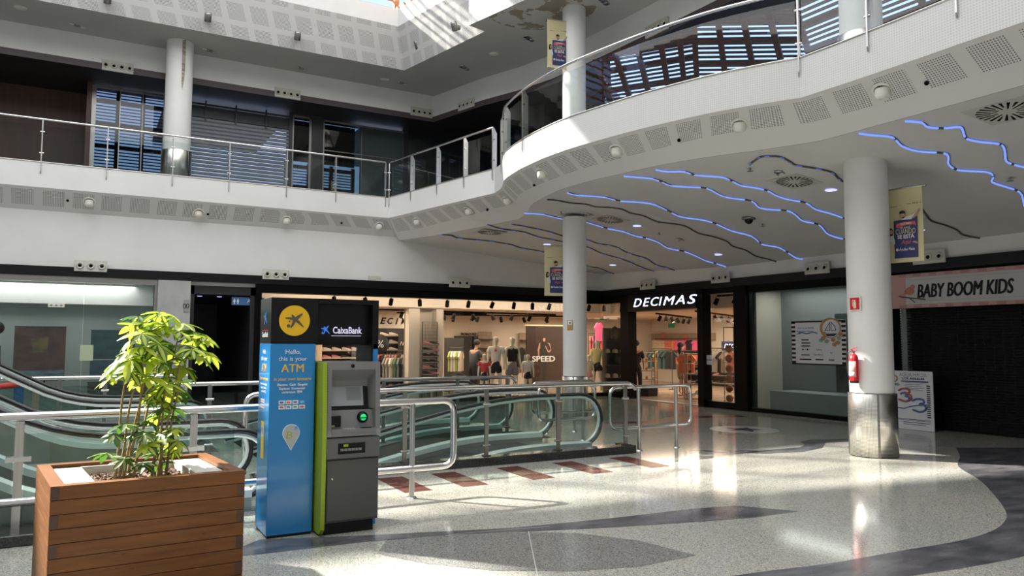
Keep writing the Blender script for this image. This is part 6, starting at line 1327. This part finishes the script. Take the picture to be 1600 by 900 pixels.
GP = {}
GM = {'orange': SHO, 'black': BLKC, 'pink': M('cloth_hotpink', (.65, .10, .25), .8), 'coral': M('cloth_coral', (.60, .16, .12), .8), 'cream': M('cloth_cream2', (.55, .45, .33), .8), 'lime': M('cloth_lime', (.35, .45, .08), .8), 'grey': GREYC, 'white': TEE, 'teal': M('cloth_teal', (.03, .10, .10), .8), 'red': REDC, 'green': M('cloth_green', (.10, .25, .12), .8)}
def place_g(col, loc, rz, label, group, scale=1.0):
    if col not in GP: GP[col] = garment(GM[col], label, group); GP[col].matrix_basis = Matrix.Translation(loc) @ Matrix.Rotation(rz, 4, 'Z') @ Matrix.Scale(scale, 4)
    else: dup(GP[col], loc, rz, label, scale, group)
def rail(label, a, b_, z_, rz=None):
    t = T('clothes_rail', label, 'clothes rail', (*a, 0)); q = MB(); q.tube([(*a, z_), (*b_, z_)], .014, 8); q.build('hanging_bar', SHELFM, t, True)
    for e in (a, b_): q = MB(); q.tube([(*e, FB), (*e, z_+.02)], .014, 8); q.box((e[0]-.15, e[1]-.02, FB), (e[0]+.15, e[1]+.02, FB+.02)); q.build('upright', SHELFM, t, True)
    return t
def hang(a, b_, z_, cols, n_, where, rzoff=PI/2, scale=1.0):
    d_ = Vector((b_[0]-a[0], b_[1]-a[1])); ang_ = math.atan2(d_.y, d_.x)
    for i in range(n_):
        c = cols[i % len(cols)] if isinstance(cols, list) else cols; f_ = (i+.7)/(n_+.4)
        place_g(c, (a[0]+d_.x*f_, a[1]+d_.y*f_, z_-.10*scale), ang_+rzoff+random.uniform(-.12, .12), c+' garment hanging '+where, c+' garments '+where, scale)
def XY(px, y): return (ony(px, 560, y)[0], y)
a, b_ = XY(655, 21.6), XY(672, 21.6); rail('short rail of orange tops beside the shoe shelving', a, b_, 1.95); hang(a, b_, 1.95, 'orange', 4, 'beside the shoe shelving', .7, 1.3)
a, b_ = XY(600, 20.6), XY(652, 20.6); rail('low rail of pale clothes just inside the window at left', a, b_, 1.25); hang(a, b_, 1.25, ['grey', 'cream', 'white', 'cream', 'green', 'grey', 'black'], 12, 'low on the left window rail', .9)
a, b_ = XY(590, 21.3), XY(645, 21.3); rail('middle rail of mixed clothes below the shoes', a, b_, 1.35); hang(a, b_, 1.35, ['coral', 'black', 'cream', 'coral', 'grey'], 10, 'on the middle rail below the shoes', .9)
# white column and wire grid shoe towers
b = MB(); pa, pb = ony(640, 560, 19.75)[0], ony(697, 560, 19.75)[0]; b.box((pa+.05, 19.95, FB), (pa+.38, 20.3, 2.56)); b.box((pb-.22, 19.95, FB), (pb, 20.3, 2.56)); b.box((pa+.05, 20.25, FB), (pb, 20.32, 2.56)); ST(b.build('wall_shop_column', SW))
def grid_tower(label, x0, x1, y, z0_, z1_, rows, keys, glabel):
    t = T('shoe_grid', label, 'display grid', ((x0+x1)/2, y, FB)); g_ = MB()
    n_ = int((x1-x0)/.045)
    for i in range(n_+1): x = x0+(x1-x0)*i/n_; g_.box((x-.003, y, z0_), (x+.003, y+.006, z1_))
    m_ = int((z1_-z0_)/.09)
    for j in range(m_+1): z_ = z0_+(z1_-z0_)*j/m_; g_.box((x0, y-.003, z_-.003), (x1, y+.003, z_+.003))
    g_.build('wire_mesh', SHELFM, t, True)
    f_ = MB(); f_.tube([(x0, y, FB), (x0, y, z1_), (x1, y, z1_), (x1, y, FB)], .016, 6); f_.build('grid_frame', SHELFM, t, True)
    for j in range(rows):
        z_ = z0_+.1+(z1_-z0_-.75)*j/max(1, rows-1); s_ = MB(); s_.box((x0, y-.14, z_-.012), (x1, y-.01, z_)); s_.build('shelf', SHELFM, t, True)
        for i in range(2): place_shoe(keys[(i+j) % len(keys)], (x0+(x1-x0)*(.28+.45*i), y-.075, z_+.001), -.25, {'w': 'white', 'b': 'black', 'o': 'orange', 'p': 'coral'}[keys[(i+j) % len(keys)]]+' shoe on '+glabel, {'w': 'white', 'b': 'black', 'o': 'orange', 'p': 'coral'}[keys[(i+j) % len(keys)]]+' shoes on '+glabel)
    return t
grid_tower('tall wire grid with seven shelves of dark shoes before the white column', pa+.42, pb-.24, 19.85, .25, 2.18, 8, 'bbbp', 'the tall wire grid tower')
# fitting rooms and cabinets on the rear wall
YB = 24.9
p0, p1 = ony(711, 525, YB), ony(765, 590, YB); t = T('fitting_room', 'black fitting room doorway under PROBADORES lettering at the shop rear', 'fitting room', (p0[0], YB, FB)); b = MB(); b.box((p0[0], YB, FB), (p1[0]+.1, YB+.08, p0[2])); b.build('dark_doorway', CHAR, t, True); b = MB(); b.box(((p0[0]+p1[0])/2, YB-.02, FB), ((p0[0]+p1[0])/2+.03, YB, p0[2])); b.build('door_divider', BLACK, t, True)
txt('PROBADORES', .13, KBLK, t, (ony(732, 523, YB)[0], YB-.01, ony(732, 523, YB)[2]+.02), width=.62, ext=.004, bold=.004)
for (x0p, x1p, y0p, y1p, lb) in ((747, 768, 518, 560, 'pale oak wall shelf behind the tall mannequins'), (811, 823, 520, 560, 'pale oak shelf unit left of the SPEED poster')):
    q0, q1 = ony(x0p, y0p, YB), ony(x1p, y1p, YB); t = T('wall_cabinet', lb, 'cabinet', (q0[0], YB, q1[2])); b = MB(); b.box((q0[0], YB-.03, q1[2]), (q1[0], YB, q0[2])); b.build('back_panel', OAK, t, True)
    for k_ in range(3): b = MB(); z_ = q1[2]+(q0[2]-q1[2])*(k_+.1)/3; b.box((q0[0], YB-.3, z_), (q1[0], YB-.03, z_+.03)); b.build('shelf', SHELFM, t, True)
# SPEED poster wall
YP = 22.8; q0, q1 = ony(823, 509, YP), ony(900, 603, YP)
t = T('wall_poster', 'large dark brown SPEED poster with a running man behind the mannequins', 'poster', (q0[0], YP, FB)); b = MB(); b.box((q0[0], YP, max(FB, q1[2])), (q1[0], YP+.06, q0[2])); b.build('panel', noisy('poster_brown', (.022, .011, .010), (.038, .018, .013), 2, .4, sc=(.5, 1, 5)), t, True)
b = MB(); b.box((q0[0]-.05, YP-.05, q0[2]), (q1[0]+.05, YP+.06, q0[2]+.04)); b.build('light_bar', M('warm_bar', (.6, .4, .2), .5, emit=(1, .65, .35), es=.8), t, True)
cxp = ony(850, 560, YP)[0]; b = MB(); yy = YP-.004
def pol(pts, mat, nm, e): b = MB(); b.ext([(cxp+x, YP-e, z_) for x, z_ in pts], (0, -.004, 0)); b.build(nm, mat, t, True)
pol([(-.08, 1.45), (-.14, 1.60), (-.20, 1.58), (-.27, 1.35), (-.24, 1.10), (-.20, 1.10), (-.20, 1.35), (-.14, 1.45)], SKIN, 'runner_arm', .004); pol([(.10, 1.60), (.20, 1.55), (.28, 1.36), (.18, 1.30), (.06, 1.50), (.04, 1.46), (.14, 1.28), (.22, 1.25), (.30, 1.34), (.24, 1.58)], SKIN, 'runner_arm', .008)
pol([(-.16, 1.58), (-.06, 1.62), (.06, 1.62), (.14, 1.58), (.15, 1.15), (.13, .98), (-.15, .98), (-.16, 1.15)], BLKC, 'runner_vest', .006); pol([(-.13, .98), (.13, .98), (.11, .70), (.05, .40), (.02, .25), (-.07, .25), (-.07, .5), (-.03, .74), (-.10, .80)], BLKC, 'runner_trousers', .006)
pol([(.055*math.cos(a), 1.72+.085*math.sin(a)) for a in [2*PI*q/14 for q in range(14)]], SKIN, 'runner_face', .006); pol([(-.06, 1.75), (-.05, 1.81), (0, 1.83), (.05, 1.81), (.06, 1.75), (0, 1.775)], HAIR, 'runner_hair', .010)
txt('SPEED', .27, TXTW, t, (cxp-.02, YP-.016, 1.02), width=.95, ext=.002, bold=.006)
# warm shelving with caps, backpack and the pink tee right of the slim pillar
shelf_x = (ony(957, 560, 19.9)[0], ony(986, 560, 19.9)[0])
t = shelf_unit('cap_shelf', 'dark shelving with caps and backpacks beside the shop door post', 'shelf', (14.55, 18.95, FB), .95, 2.05, .36, 5, SHELFM, rz=-.55, back=CHAR, gap0=.15)
CAPM = M('cap_beige', (.42, .36, .27), .8)
def cap(mat, label, group): t = T('cap', label, 'cap', (0, 0, 0), 0, group); b = MB(); b.lathe([(.095, 0), (.092, .05), (.07, .095), (.03, .115), (0, .118)], n=16); b.build('crown', mat, t); b = MB(); b.ext([(-.07, -.07, .002), (-.06, -.16, -.01), (0, -.18, -.012), (.06, -.16, -.01), (.07, -.07, .002)], (0, 0, .01)); b.build('visor', mat, t); return t
C0 = None; shm = Matrix.Translation((14.55, 18.95, FB)) @ Matrix.Rotation(-.55, 4, 'Z')
for (zrow, nm, n_) in ((.15+3*1.9/5, 'upper', 4), (.15+1*1.9/5, 'lower', 4)):
    for i in range(n_):
        m_ = shm @ Matrix.Translation((-.36+i*.24, -.2, zrow+.002)); lb = 'beige cap on the '+nm+' shelf beside the door post'
        if C0 is None: C0 = cap(CAPM, lb, 'caps on the '+nm+' shelf'); C0.matrix_basis = m_
        else: dup(C0, label=lb, group='caps on the '+nm+' shelf', mb=m_)
def backpack(mat, label, m_): t = T('backpack', label, 'backpack'); t.matrix_basis = m_; b = MB(); b.sph((0, 0, .20), .15, .10, .22, 14, 10); b.build('bag', mat, t); b = MB(); b.sph((0, -.07, .13), .11, .06, .11, 12, 8); b.build('pocket', mat, t); b = MB(); b.tube([(-.03, 0, .40), (0, 0, .46), (.03, 0, .40)], .01, 6); b.build('loop', mat, t); return t
backpack(BLKC, 'black backpack on top of the cap shelving', shm @ Matrix.Translation((-.12, -.2, .15+4*1.9/5+.16*0+.002))); backpack(M('bag_slate', (.10, .14, .18), .8), 'slate blue backpack on top of the cap shelving', shm @ Matrix.Translation((.22, -.2, .15+4*1.9/5+.002)))
backpack(M('bag_grey', (.05, .055, .06), .8), 'dark grey backpack in the middle of the cap shelving', shm @ Matrix.Translation((.0, -.2, .15+2*1.9/5+.002)))
YR = 23.4; q0, q1 = XY(920, YR), XY(962, YR); rail('high rail of patterned tops behind the yellow mannequin', q0, q1, 1.95); hang(q0, q1, 1.95, ['coral', 'pink', 'black', 'coral', 'cream', 'red'], 13, 'behind the yellow mannequin', 1.0); place_g('pink', (XY(936, 23.0)[0], 23.0, 2.35), .3, 'pink tee displayed high above the yellow mannequin', 'pink tee high up', 1.1)
place_g('black', (XY(812, 20.6)[0], 20.6, 1.45), .3, 'black garment hanging between the two mannequin pairs', 'black garment between mannequins'); a, b_ = XY(803, 21.2), XY(822, 21.2); rail('small rail of coral tops behind the child mannequin', a, b_, 1.35); hang(a, b_, 1.35, ['coral', 'coral', 'grey'], 6, 'behind the child mannequin', .9)
a, b_ = XY(702, 21.5), XY(722, 21.5); rail('rail of lime and white tops below the red script panel', a, b_, 1.42); hang(a, b_, 1.42, ['lime', 'white', 'cream', 'white', 'lime'], 8, 'on the rail left of the fitting rooms', .9)
t = T('script_panel', 'dark panel with red script at the shop rear left of the fitting rooms', 'panel', (*XY(708, 22.4), 0)); x_ = XY(708, 22.4)[0]; b = MB(); b.box((x_-.3, 22.4, FB), (x_+.38, 22.45, 1.75)); b.build('board', CHAR, t, True); b = MB(); b.tube(catmull([(x_-.20+.06*q, 22.39, 1.22+(.09 if q % 2 else -.05)) for q in range(10)], 4), .010, 5); b.build('script', REDC, t, True)
for px_, hh, lb in ((718, .62, 'tall pale pedestal holding one black shoe left of the child mannequins'),):
    x_, y_ = XY(px_+2, 19.6); t = T('display_pedestal', lb, 'pedestal', (x_, y_, FB)); b = MB(); b.box((-.2, -.18, 0), (.2, .18, hh), .01); b.build('block', TEE, t); place_shoe('b', (x_, y_, FB+hh+.001), -.4, 'black shoe alone on the tall pale pedestal', 'shoe on the pedestal')
x_, y_ = XY(690, 19.7); t = T('display_table', 'low cream table with shoes just inside the window middle', 'table', (x_, y_, FB)); b = MB(); b.box((-.42, -.25, .42), (.42, .25, .47), .006); b.build('table_top', BEIGE, t)
for sx_ in (-1, 1):
    for sy_ in (-1, 1): b = MB(); b.box((sx_*.38-.02, sy_*.21-.02, 0), (sx_*.38+.02, sy_*.21+.02, .42)); b.build('leg', BEIGE, t)
for i in range(3): place_shoe('wop'[i], (x_-.26+.26*i, y_, FB+.4705), -.4, ['white', 'orange', 'coral'][i]+' shoe on the low cream table', 'shoes on the low cream table %d' % i)
# (b) behind the door: wall racks of small clothes, garment rails, shoe tower
XW = 20.9
ya_, yb_ = onx(1000, 520, XW)[1], onx(1098, 520, XW)[1]
for (pxa, pxb, nm) in ((1003, 1097, 'right rear wall'),):
    b = MB(); top = onx(1050, 521, XW)[2]; b.box((XW-.02, yb_-.6, 1.72), (XW+.10, min(24.9, ya_+.5), top)); ob = b.build('oak_wall_panel', OAK); setp(ob, 'grey oak band along the top of the right rear shop wall', 'panel')
for zrow, lab, cols in ((1.78, 'top', ['cream', 'cream', 'coral', 'orange', 'pink', 'pink', 'black', 'pink']), (1.22, 'middle', ['coral', 'cream', 'orange', 'coral', 'black', 'coral'])):
    y0_, y1_ = 24.3, yb_-.3; t = T('wall_rail', lab+' hanging bar along the right rear shop wall', 'hanging bar', (XW-.4, y0_, zrow)); b = MB(); b.tube([(XW-.35, y0_, zrow), (XW-.35, y1_, zrow)], .015, 8); b.build('hanging_bar', SHELFM, t, True)
    for yy_ in (y0_, (y0_+y1_)/2, y1_): b = MB(); b.box((XW-.36, yy_-.01, zrow-.01), (XW+.1, yy_+.01, zrow+.01)); b.build('bracket', SHELFM, t, True)
    n_ = 26
    for i in range(n_):
        f_ = i/(n_-1); c = cols[min(len(cols)-1, int(f_*len(cols)))]; place_g(c, (XW-.35-.02*(i % 2), y0_+(y1_-y0_)*(f_*.96+.02), zrow-.07), random.uniform(-.25, .25)-1.2, c+' garment on the '+lab+' bar of the right rear wall', c+' garments on the '+lab+' wall bar', .62)
for (px_, py_) in ((999, 525), (1036, 525), (1071, 529), (1091, 529)):
    p = onx(px_, py_, XW-.022); t_ = setp(MB().box((p[0]-.01, p[1]-.10, p[2]-.16), (p[0]+.01, p[1]+.10, p[2]+.14)).build('price_card', GM['coral']), 'coral sale card on the right rear wall, '+['leftmost', 'second from left', 'third from left', 'rightmost'][[999, 1036, 1071, 1091].index(px_)], 'card')
def XYx(px, x): return (x, onx(px, 560, x)[1])
a, b_ = XYx(1018, 17.6), XYx(1050, 17.6); rail('rail of dark tops inside the doorway', a, b_, 1.42); hang(a, b_, 1.42, ['black', 'teal', 'black', 'lime', 'black', 'teal'], 9, 'on the rail inside the doorway', .5)
a, b_ = XYx(1066, 16.0), XYx(1079, 16.0); rail('short rail with orange jerseys inside the doorway', a, b_, 1.35); hang(a, b_, 1.35, 'orange', 3, 'on the short rail inside the doorway', .3, .95)
a, b_ = XYx(1024, 17.2), XYx(1046, 17.2); 
def rack(label, c, rz, cols, h_=1.3, w_=.62, d_=.4, rows=5):
    t = T('shelf_rack', label, 'rack', (*c, FB), rz)
    for sx_ in (-1, 1):
        for sy_ in (-1, 1): b = MB(); b.box((sx_*w_/2-.02, sy_*d_/2-.02, 0), (sx_*w_/2+.02, sy_*d_/2+.02, h_)); b.build('upright', M('rack_tan', (.36, .24, .17), .5), t)
    for k_ in range(rows): b = MB(); z_ = .12+k_*(h_-.15)/(rows-1); b.box((-w_/2, -d_/2, z_), (w_/2, d_/2, z_+.02)); b.build('shelf', MATS['rack_tan'], t)
    return t, [.14+k_*(h_-.15)/(rows-1) for k_ in range(rows)]
for (c, rz_, lb, sfx) in ((XYx(1010, 15.8), -.9, 'tan rack of shoes just inside the door at left', 'the tan rack left in the doorway'), (XYx(1088, 15.4), -.9, 'tan rack of shoes by the right door post', 'the tan rack by the right door post')):
    t, zs = rack(lb, c, rz_, None)
    mm = Matrix.Translation((*c, FB)) @ Matrix.Rotation(rz_, 4, 'Z')
    for zz_ in zs[:-1]:
        for i in range(3):
            kx = random.choice('wbwo'); m_ = mm @ Matrix.Translation((-.2+.2*i, 0, zz_+.001)) @ Matrix.Rotation(PI/2+.3, 4, 'Z'); nm = {'w': 'white', 'b': 'black', 'o': 'orange'}[kx]
            dup(SHOE[kx], label=nm+' shoe on '+sfx, group=nm+' shoes on '+sfx, mb=m_)
# footstool / black bin by the door and a red mat
b = MB(); q = XYx(1011, 14.9); b.box((q[0]-.2, q[1]-.25, FB), (q[0]+.2, q[1]+.25, .30), .02); setp(b.build('black_box', BLKC), 'low black box on the floor just inside the shop door', 'box')
# window_4: ball rack with six basketballs
bxp = XYx(1139, 14.3); t = T('ball_rack', 'slim steel rack holding a column of six basketballs in the narrow window', 'rack', (*bxp, FB))
for dy in (-.17, .17): b = MB(); b.tube([(bxp[0], bxp[1]+dy, FB), (bxp[0], bxp[1]+dy, 2.02)], .010, 6); b.build('upright', SHELFM, t, True)
b = MB(); b.tube([(bxp[0], bxp[1]-.17, 2.0), (bxp[0], bxp[1]+.17, 2.0)], .01, 6); b.build('top_bar', SHELFM, t, True)
BALL = M('basketball', (.30, .07, .02), .6); B0 = None
for i in range(6):
    z_ = onx(1140, 545+15.5*i, 14.3)[2]; z_ = max(z_, FB+.10)
    b = MB(); b.tube([(bxp[0], bxp[1]-.17, z_-.100), (bxp[0], bxp[1]+.17, z_-.100)], .006, 5); b.build('cross_bar', SHELFM, t, True)
    lb = ['top', 'second from top', 'third from top', 'third from bottom', 'second from bottom', 'bottom'][i]+' basketball on the slim rack in the narrow window'
    if B0 is None:
        B0 = T('basketball', lb, 'basketball', (*bxp, z_), .3, 'basketballs'); b = MB(); b.sph((0, 0, 0), .094, n=20, m=14); b.build('ball', BALL, B0)
        b = MB()
        for ax_ in range(3):
            b.tube([tuple(.0945*c_ for c_ in ((math.cos(a), math.sin(a), 0), (0, math.cos(a), math.sin(a)), (math.cos(a), 0, math.sin(a)))[ax_]) for a in [2*PI*q_/20 for q_ in range(20)]], .0022, 4, closed=True)
        b.build('seams', BLACK, B0)
    else: dup(B0, (*bxp, z_), .3+i, lb)
a, b_ = XYx(1107, 16.6), XYx(1150, 16.6); rail('rail of white tops seen through the narrow window', a, b_, 1.45); hang(a, b_, 1.45, ['white', 'coral', 'white', 'white', 'black', 'cream'], 8, 'seen through the narrow window', .4)
sh_ = shelf_unit('shoe_shelf', 'low shelving of dark shoes seen through the narrow window', 'shelf', (20.85, onx(1125, 560, 20.85)[1], FB), 3.2, 1.25, .4, 4, SHELFM, rz=-PI/2, gap0=.1, back=CHAR)
ysc = onx(1125, 560, 20.85)[1]
for r_ in range(4):
    for i in range(9): kx = random.choice('wbbp'); nm = {'w': 'white', 'b': 'black', 'p': 'coral'}[kx]; dup(SHOE[kx], (20.65, ysc-1.4+.35*i, FB+.1+r_*1.15/4+.001), PI/2+.2, nm+' shoe on the low shelving seen through the narrow window', group=nm+' shoes behind the narrow window')
t = T('lit_sign', 'glowing blue-white sign inside, behind the basketballs', 'sign', (20.8, onx(1141, 541, 20.8)[1], onx(1141, 541, 20.8)[2])); b = MB(); b.box((-.02, -.42, -.16), (.02, .42, .18)); b.build('panel', NAVY, t); txt('DECI', .22, SIGNW, t, (20.77, onx(1141, 541, 20.8)[1], onx(1141, 541, 20.8)[2]), xdir=(0, -1, 0), width=.6, ext=.002, shear=.3)
t = T('exit_sign', 'small green exit sign high on the right rear wall', 'sign', onx(1049, 509, 20.9)); b = MB(); b.box((-.02, -.17, -.08), (.0, .17, .08)); b.build('panel', M('exit_green', (.01, .06, .03), .5, emit=(.02, .2, .08), es=.3), t)
p = ony(942, 497, 24.5); t = T('exit_sign', 'small green exit sign high above the yellow mannequin', 'sign', p); b = MB(); b.box((-.17, -.02, -.08), (.17, .0, .08)); b.build('panel', MATS['exit_green'], t)
for px_, py_, lb in ((1120, 558, 'upper'), (1120, 566, 'lower')): p = onx(1108, py_, 13.78); setp(MB().box((13.775, p[1]-.11, p[2]-.06), (13.785, p[1]+.11, p[2]+.05)).build('paper_notice', TXTW), lb+' white notice on the narrow window beside the door', 'notice')
p = ony(951, 482, 18.69); setp(MB().box((p[0]-.06, 18.695, p[2]-.15), (p[0]+.08, 18.70, p[2]+.12)).build('paper_notice', TXTW), 'small white notice high on the glass right of the slimmer pillar', 'notice')
# ---- track spotlights
area('shop_window_fill', (8.7, 19.22, 2.74), 9.4, 60, SHOPC, direction=(0, .75, -.35), sy=.08)  # added fill strip that brightens the drop fascia beside the track spots
TR = M('track_black', (.005, .005, .005), .7, spec=.1); LENS = M('lamp_glow', (.9, .8, .6), .4, emit=(1, .82, .55), es=6)
def spot_proto(mat_l, label, group):
    t = T('track_spotlight', label, 'spotlight', (0, 0, 0), 0, group); b = MB(); b.cyl((0, 0, 0), (0, 0, -.06), .012, 8); b.build('stem', TR, t); b = MB(); b.X = Matrix.Translation((0, 0, -.12)) @ Matrix.Rotation(.45, 4, 'X'); b.lathe([(0, .09), (.05, .09), (.055, .06), (.055, -.09), (.045, -.095)], n=12); b.build('lamp_head', TR, t)
    b = MB(); b.X = Matrix.Translation((0, 0, -.12)) @ Matrix.Rotation(.45, 4, 'X'); b.lathe([(.046, -.094), (0, -.085)], n=12); b.build('lens', mat_l, t); return t
def track(label, a, b_, z_):
    t = T('lighting_track', label, 'lighting track', (*a, z_)); q = MB(); d_ = Vector((b_[0]-a[0], b_[1]-a[1], 0)).normalized(); s_ = Vector((-d_.y, d_.x, 0))*.03
    q.add([(a[0]-s_.x, a[1]-s_.y, z_), (a[0]+s_.x, a[1]+s_.y, z_), (b_[0]+s_.x, b_[1]+s_.y, z_), (b_[0]-s_.x, b_[1]-s_.y, z_), (a[0]-s_.x, a[1]-s_.y, z_+.05), (a[0]+s_.x, a[1]+s_.y, z_+.05), (b_[0]+s_.x, b_[1]+s_.y, z_+.05), (b_[0]-s_.x, b_[1]-s_.y, z_+.05)], [(3, 2, 1, 0), (4, 5, 6, 7), (0, 1, 5, 4), (1, 2, 6, 5), (2, 3, 7, 6), (3, 0, 4, 7)]); return q.build('track', TR, t, True)
SP0 = None
def put_spot(loc, rz, label, group, lit=False):
    global SP0
    if SP0 is None: SP0 = {}
    if lit not in SP0: SP0[lit] = spot_proto(LENS if lit else DSTEEL, label, group); SP0[lit].matrix_basis = Matrix.Translation(loc) @ Matrix.Rotation(rz, 4, 'Z')
    else: dup(SP0[lit], loc, rz, label, group=group)
b = MB(); b.box((3.7, 19.12, 2.80), (13.7, 19.30, 2.96)); ST(b.build('trim_track_beam', TR))
track('long black lighting track just inside the shop window', (3.8, 19.1), (13.6, 19.1), 2.79)
FX = [522, 571, 611, 656, 699, 732, 769, 803, 832, 858, 900, 920, 944, 971]
for i, px_ in enumerate(FX):
    x_ = ony(px_, 465, 19.1)[0]; put_spot((x_, 19.1, 2.79), random.uniform(-.6, .6), ORD[i]+' black track spotlight from the left along the long shop window', 'black spotlights along the shop window')
track('short black lighting track above the narrow window', (14.2, 14.3), (14.2, 12.95), 2.79)
for px_, lb in ((1119, 'left'), (1148, 'right')): put_spot((14.2, onx(px_, 465, 14.2)[1], 2.79), 1.2, lb+' black track spotlight above the basketball window', 'spotlights above the narrow window')
rows = [((4.3, 21.2), (9.3, 20.6)), ((6.0, 23.2), (11.5, 22.0)), ((9.5, 21.0), (13.8, 21.4)), ((10.5, 23.4), (15.5, 22.4)), ((15.8, 18.6), (19.5, 21.0)), ((15.6, 16.6), (20.0, 19.2)), ((15.6, 15.0), (20.0, 16.4))]
ci = 0
for i, (a, b_) in enumerate(rows):
    track(['first', 'second', 'third', 'fourth', 'fifth', 'sixth', 'seventh'][i]+' thin ceiling track inside the sports shop, counted from the left', a, b_, 2.51)
    for k_ in range(6):
        f_ = (k_+.5)/6; lit = (k_*3+i) % 5 == 0; put_spot((a[0]+(b_[0]-a[0])*f_, a[1]+(b_[1]-a[1])*f_, 2.51), random.uniform(-3, 3), ('glowing' if lit else 'black')+' spotlight on the '+ORD[i]+' ceiling track in the shop', ('glowing' if lit else 'black')+' spotlights on shop track %d' % (i+1), lit)
# round hanging sign by the kiosk, seen in the shop
p = ony(592, 538, 21.0); t = T('round_sign', 'round black percent sign hanging behind the cash machine', 'sign', (p[0], 21.0, p[2])); b = MB(); b.lathe([(0, -.01), (.30, -.01), (.30, .01), (0, .01)], n=28, axis='y'); b.build('disc', CHAR, t); txt('%', .3, TXTW, t, (p[0]+.04, 20.98, p[2]), width=.2, ext=.001)
# small stand with blue panel and red arm behind the left escalators
sx_, sy_ = ony(38, 640, 14.9)[0], 14.9; t = T('information_stand', 'brown post stand with blue panel and red arm behind the left escalators', 'stand', (sx_, sy_, 0))
b = MB(); b.lathe([(0, .02), (.16, .018), (.17, 0)], (sx_+.15, sy_, 0), 20); b.build('base', STEEL, t, True)
b = MB(); b.box((sx_+.10, sy_-.03, .02), (sx_+.2, sy_+.03, .85)); b.build('post', OAK, t, True); b = MB(); b.box((sx_-.16, sy_-.02, .2), (sx_-.02, sy_+.02, 1.05)); b.build('blue_panel', M('stand_blue', (.04, .12, .30), .5), t, True)
b = MB(); b.cyl((sx_-.75, sy_, .80), (sx_+.12, sy_, .92), .05, 12); b.build('red_arm', REDC, t, True); b = MB(); b.tube([(sx_+.12, sy_, .80), (sx_+.12, sy_, 1.0), (sx_+.26, sy_, 1.0), (sx_+.26, sy_, .82)], .014, 6); b.build('black_bracket', BLACK, t, True)
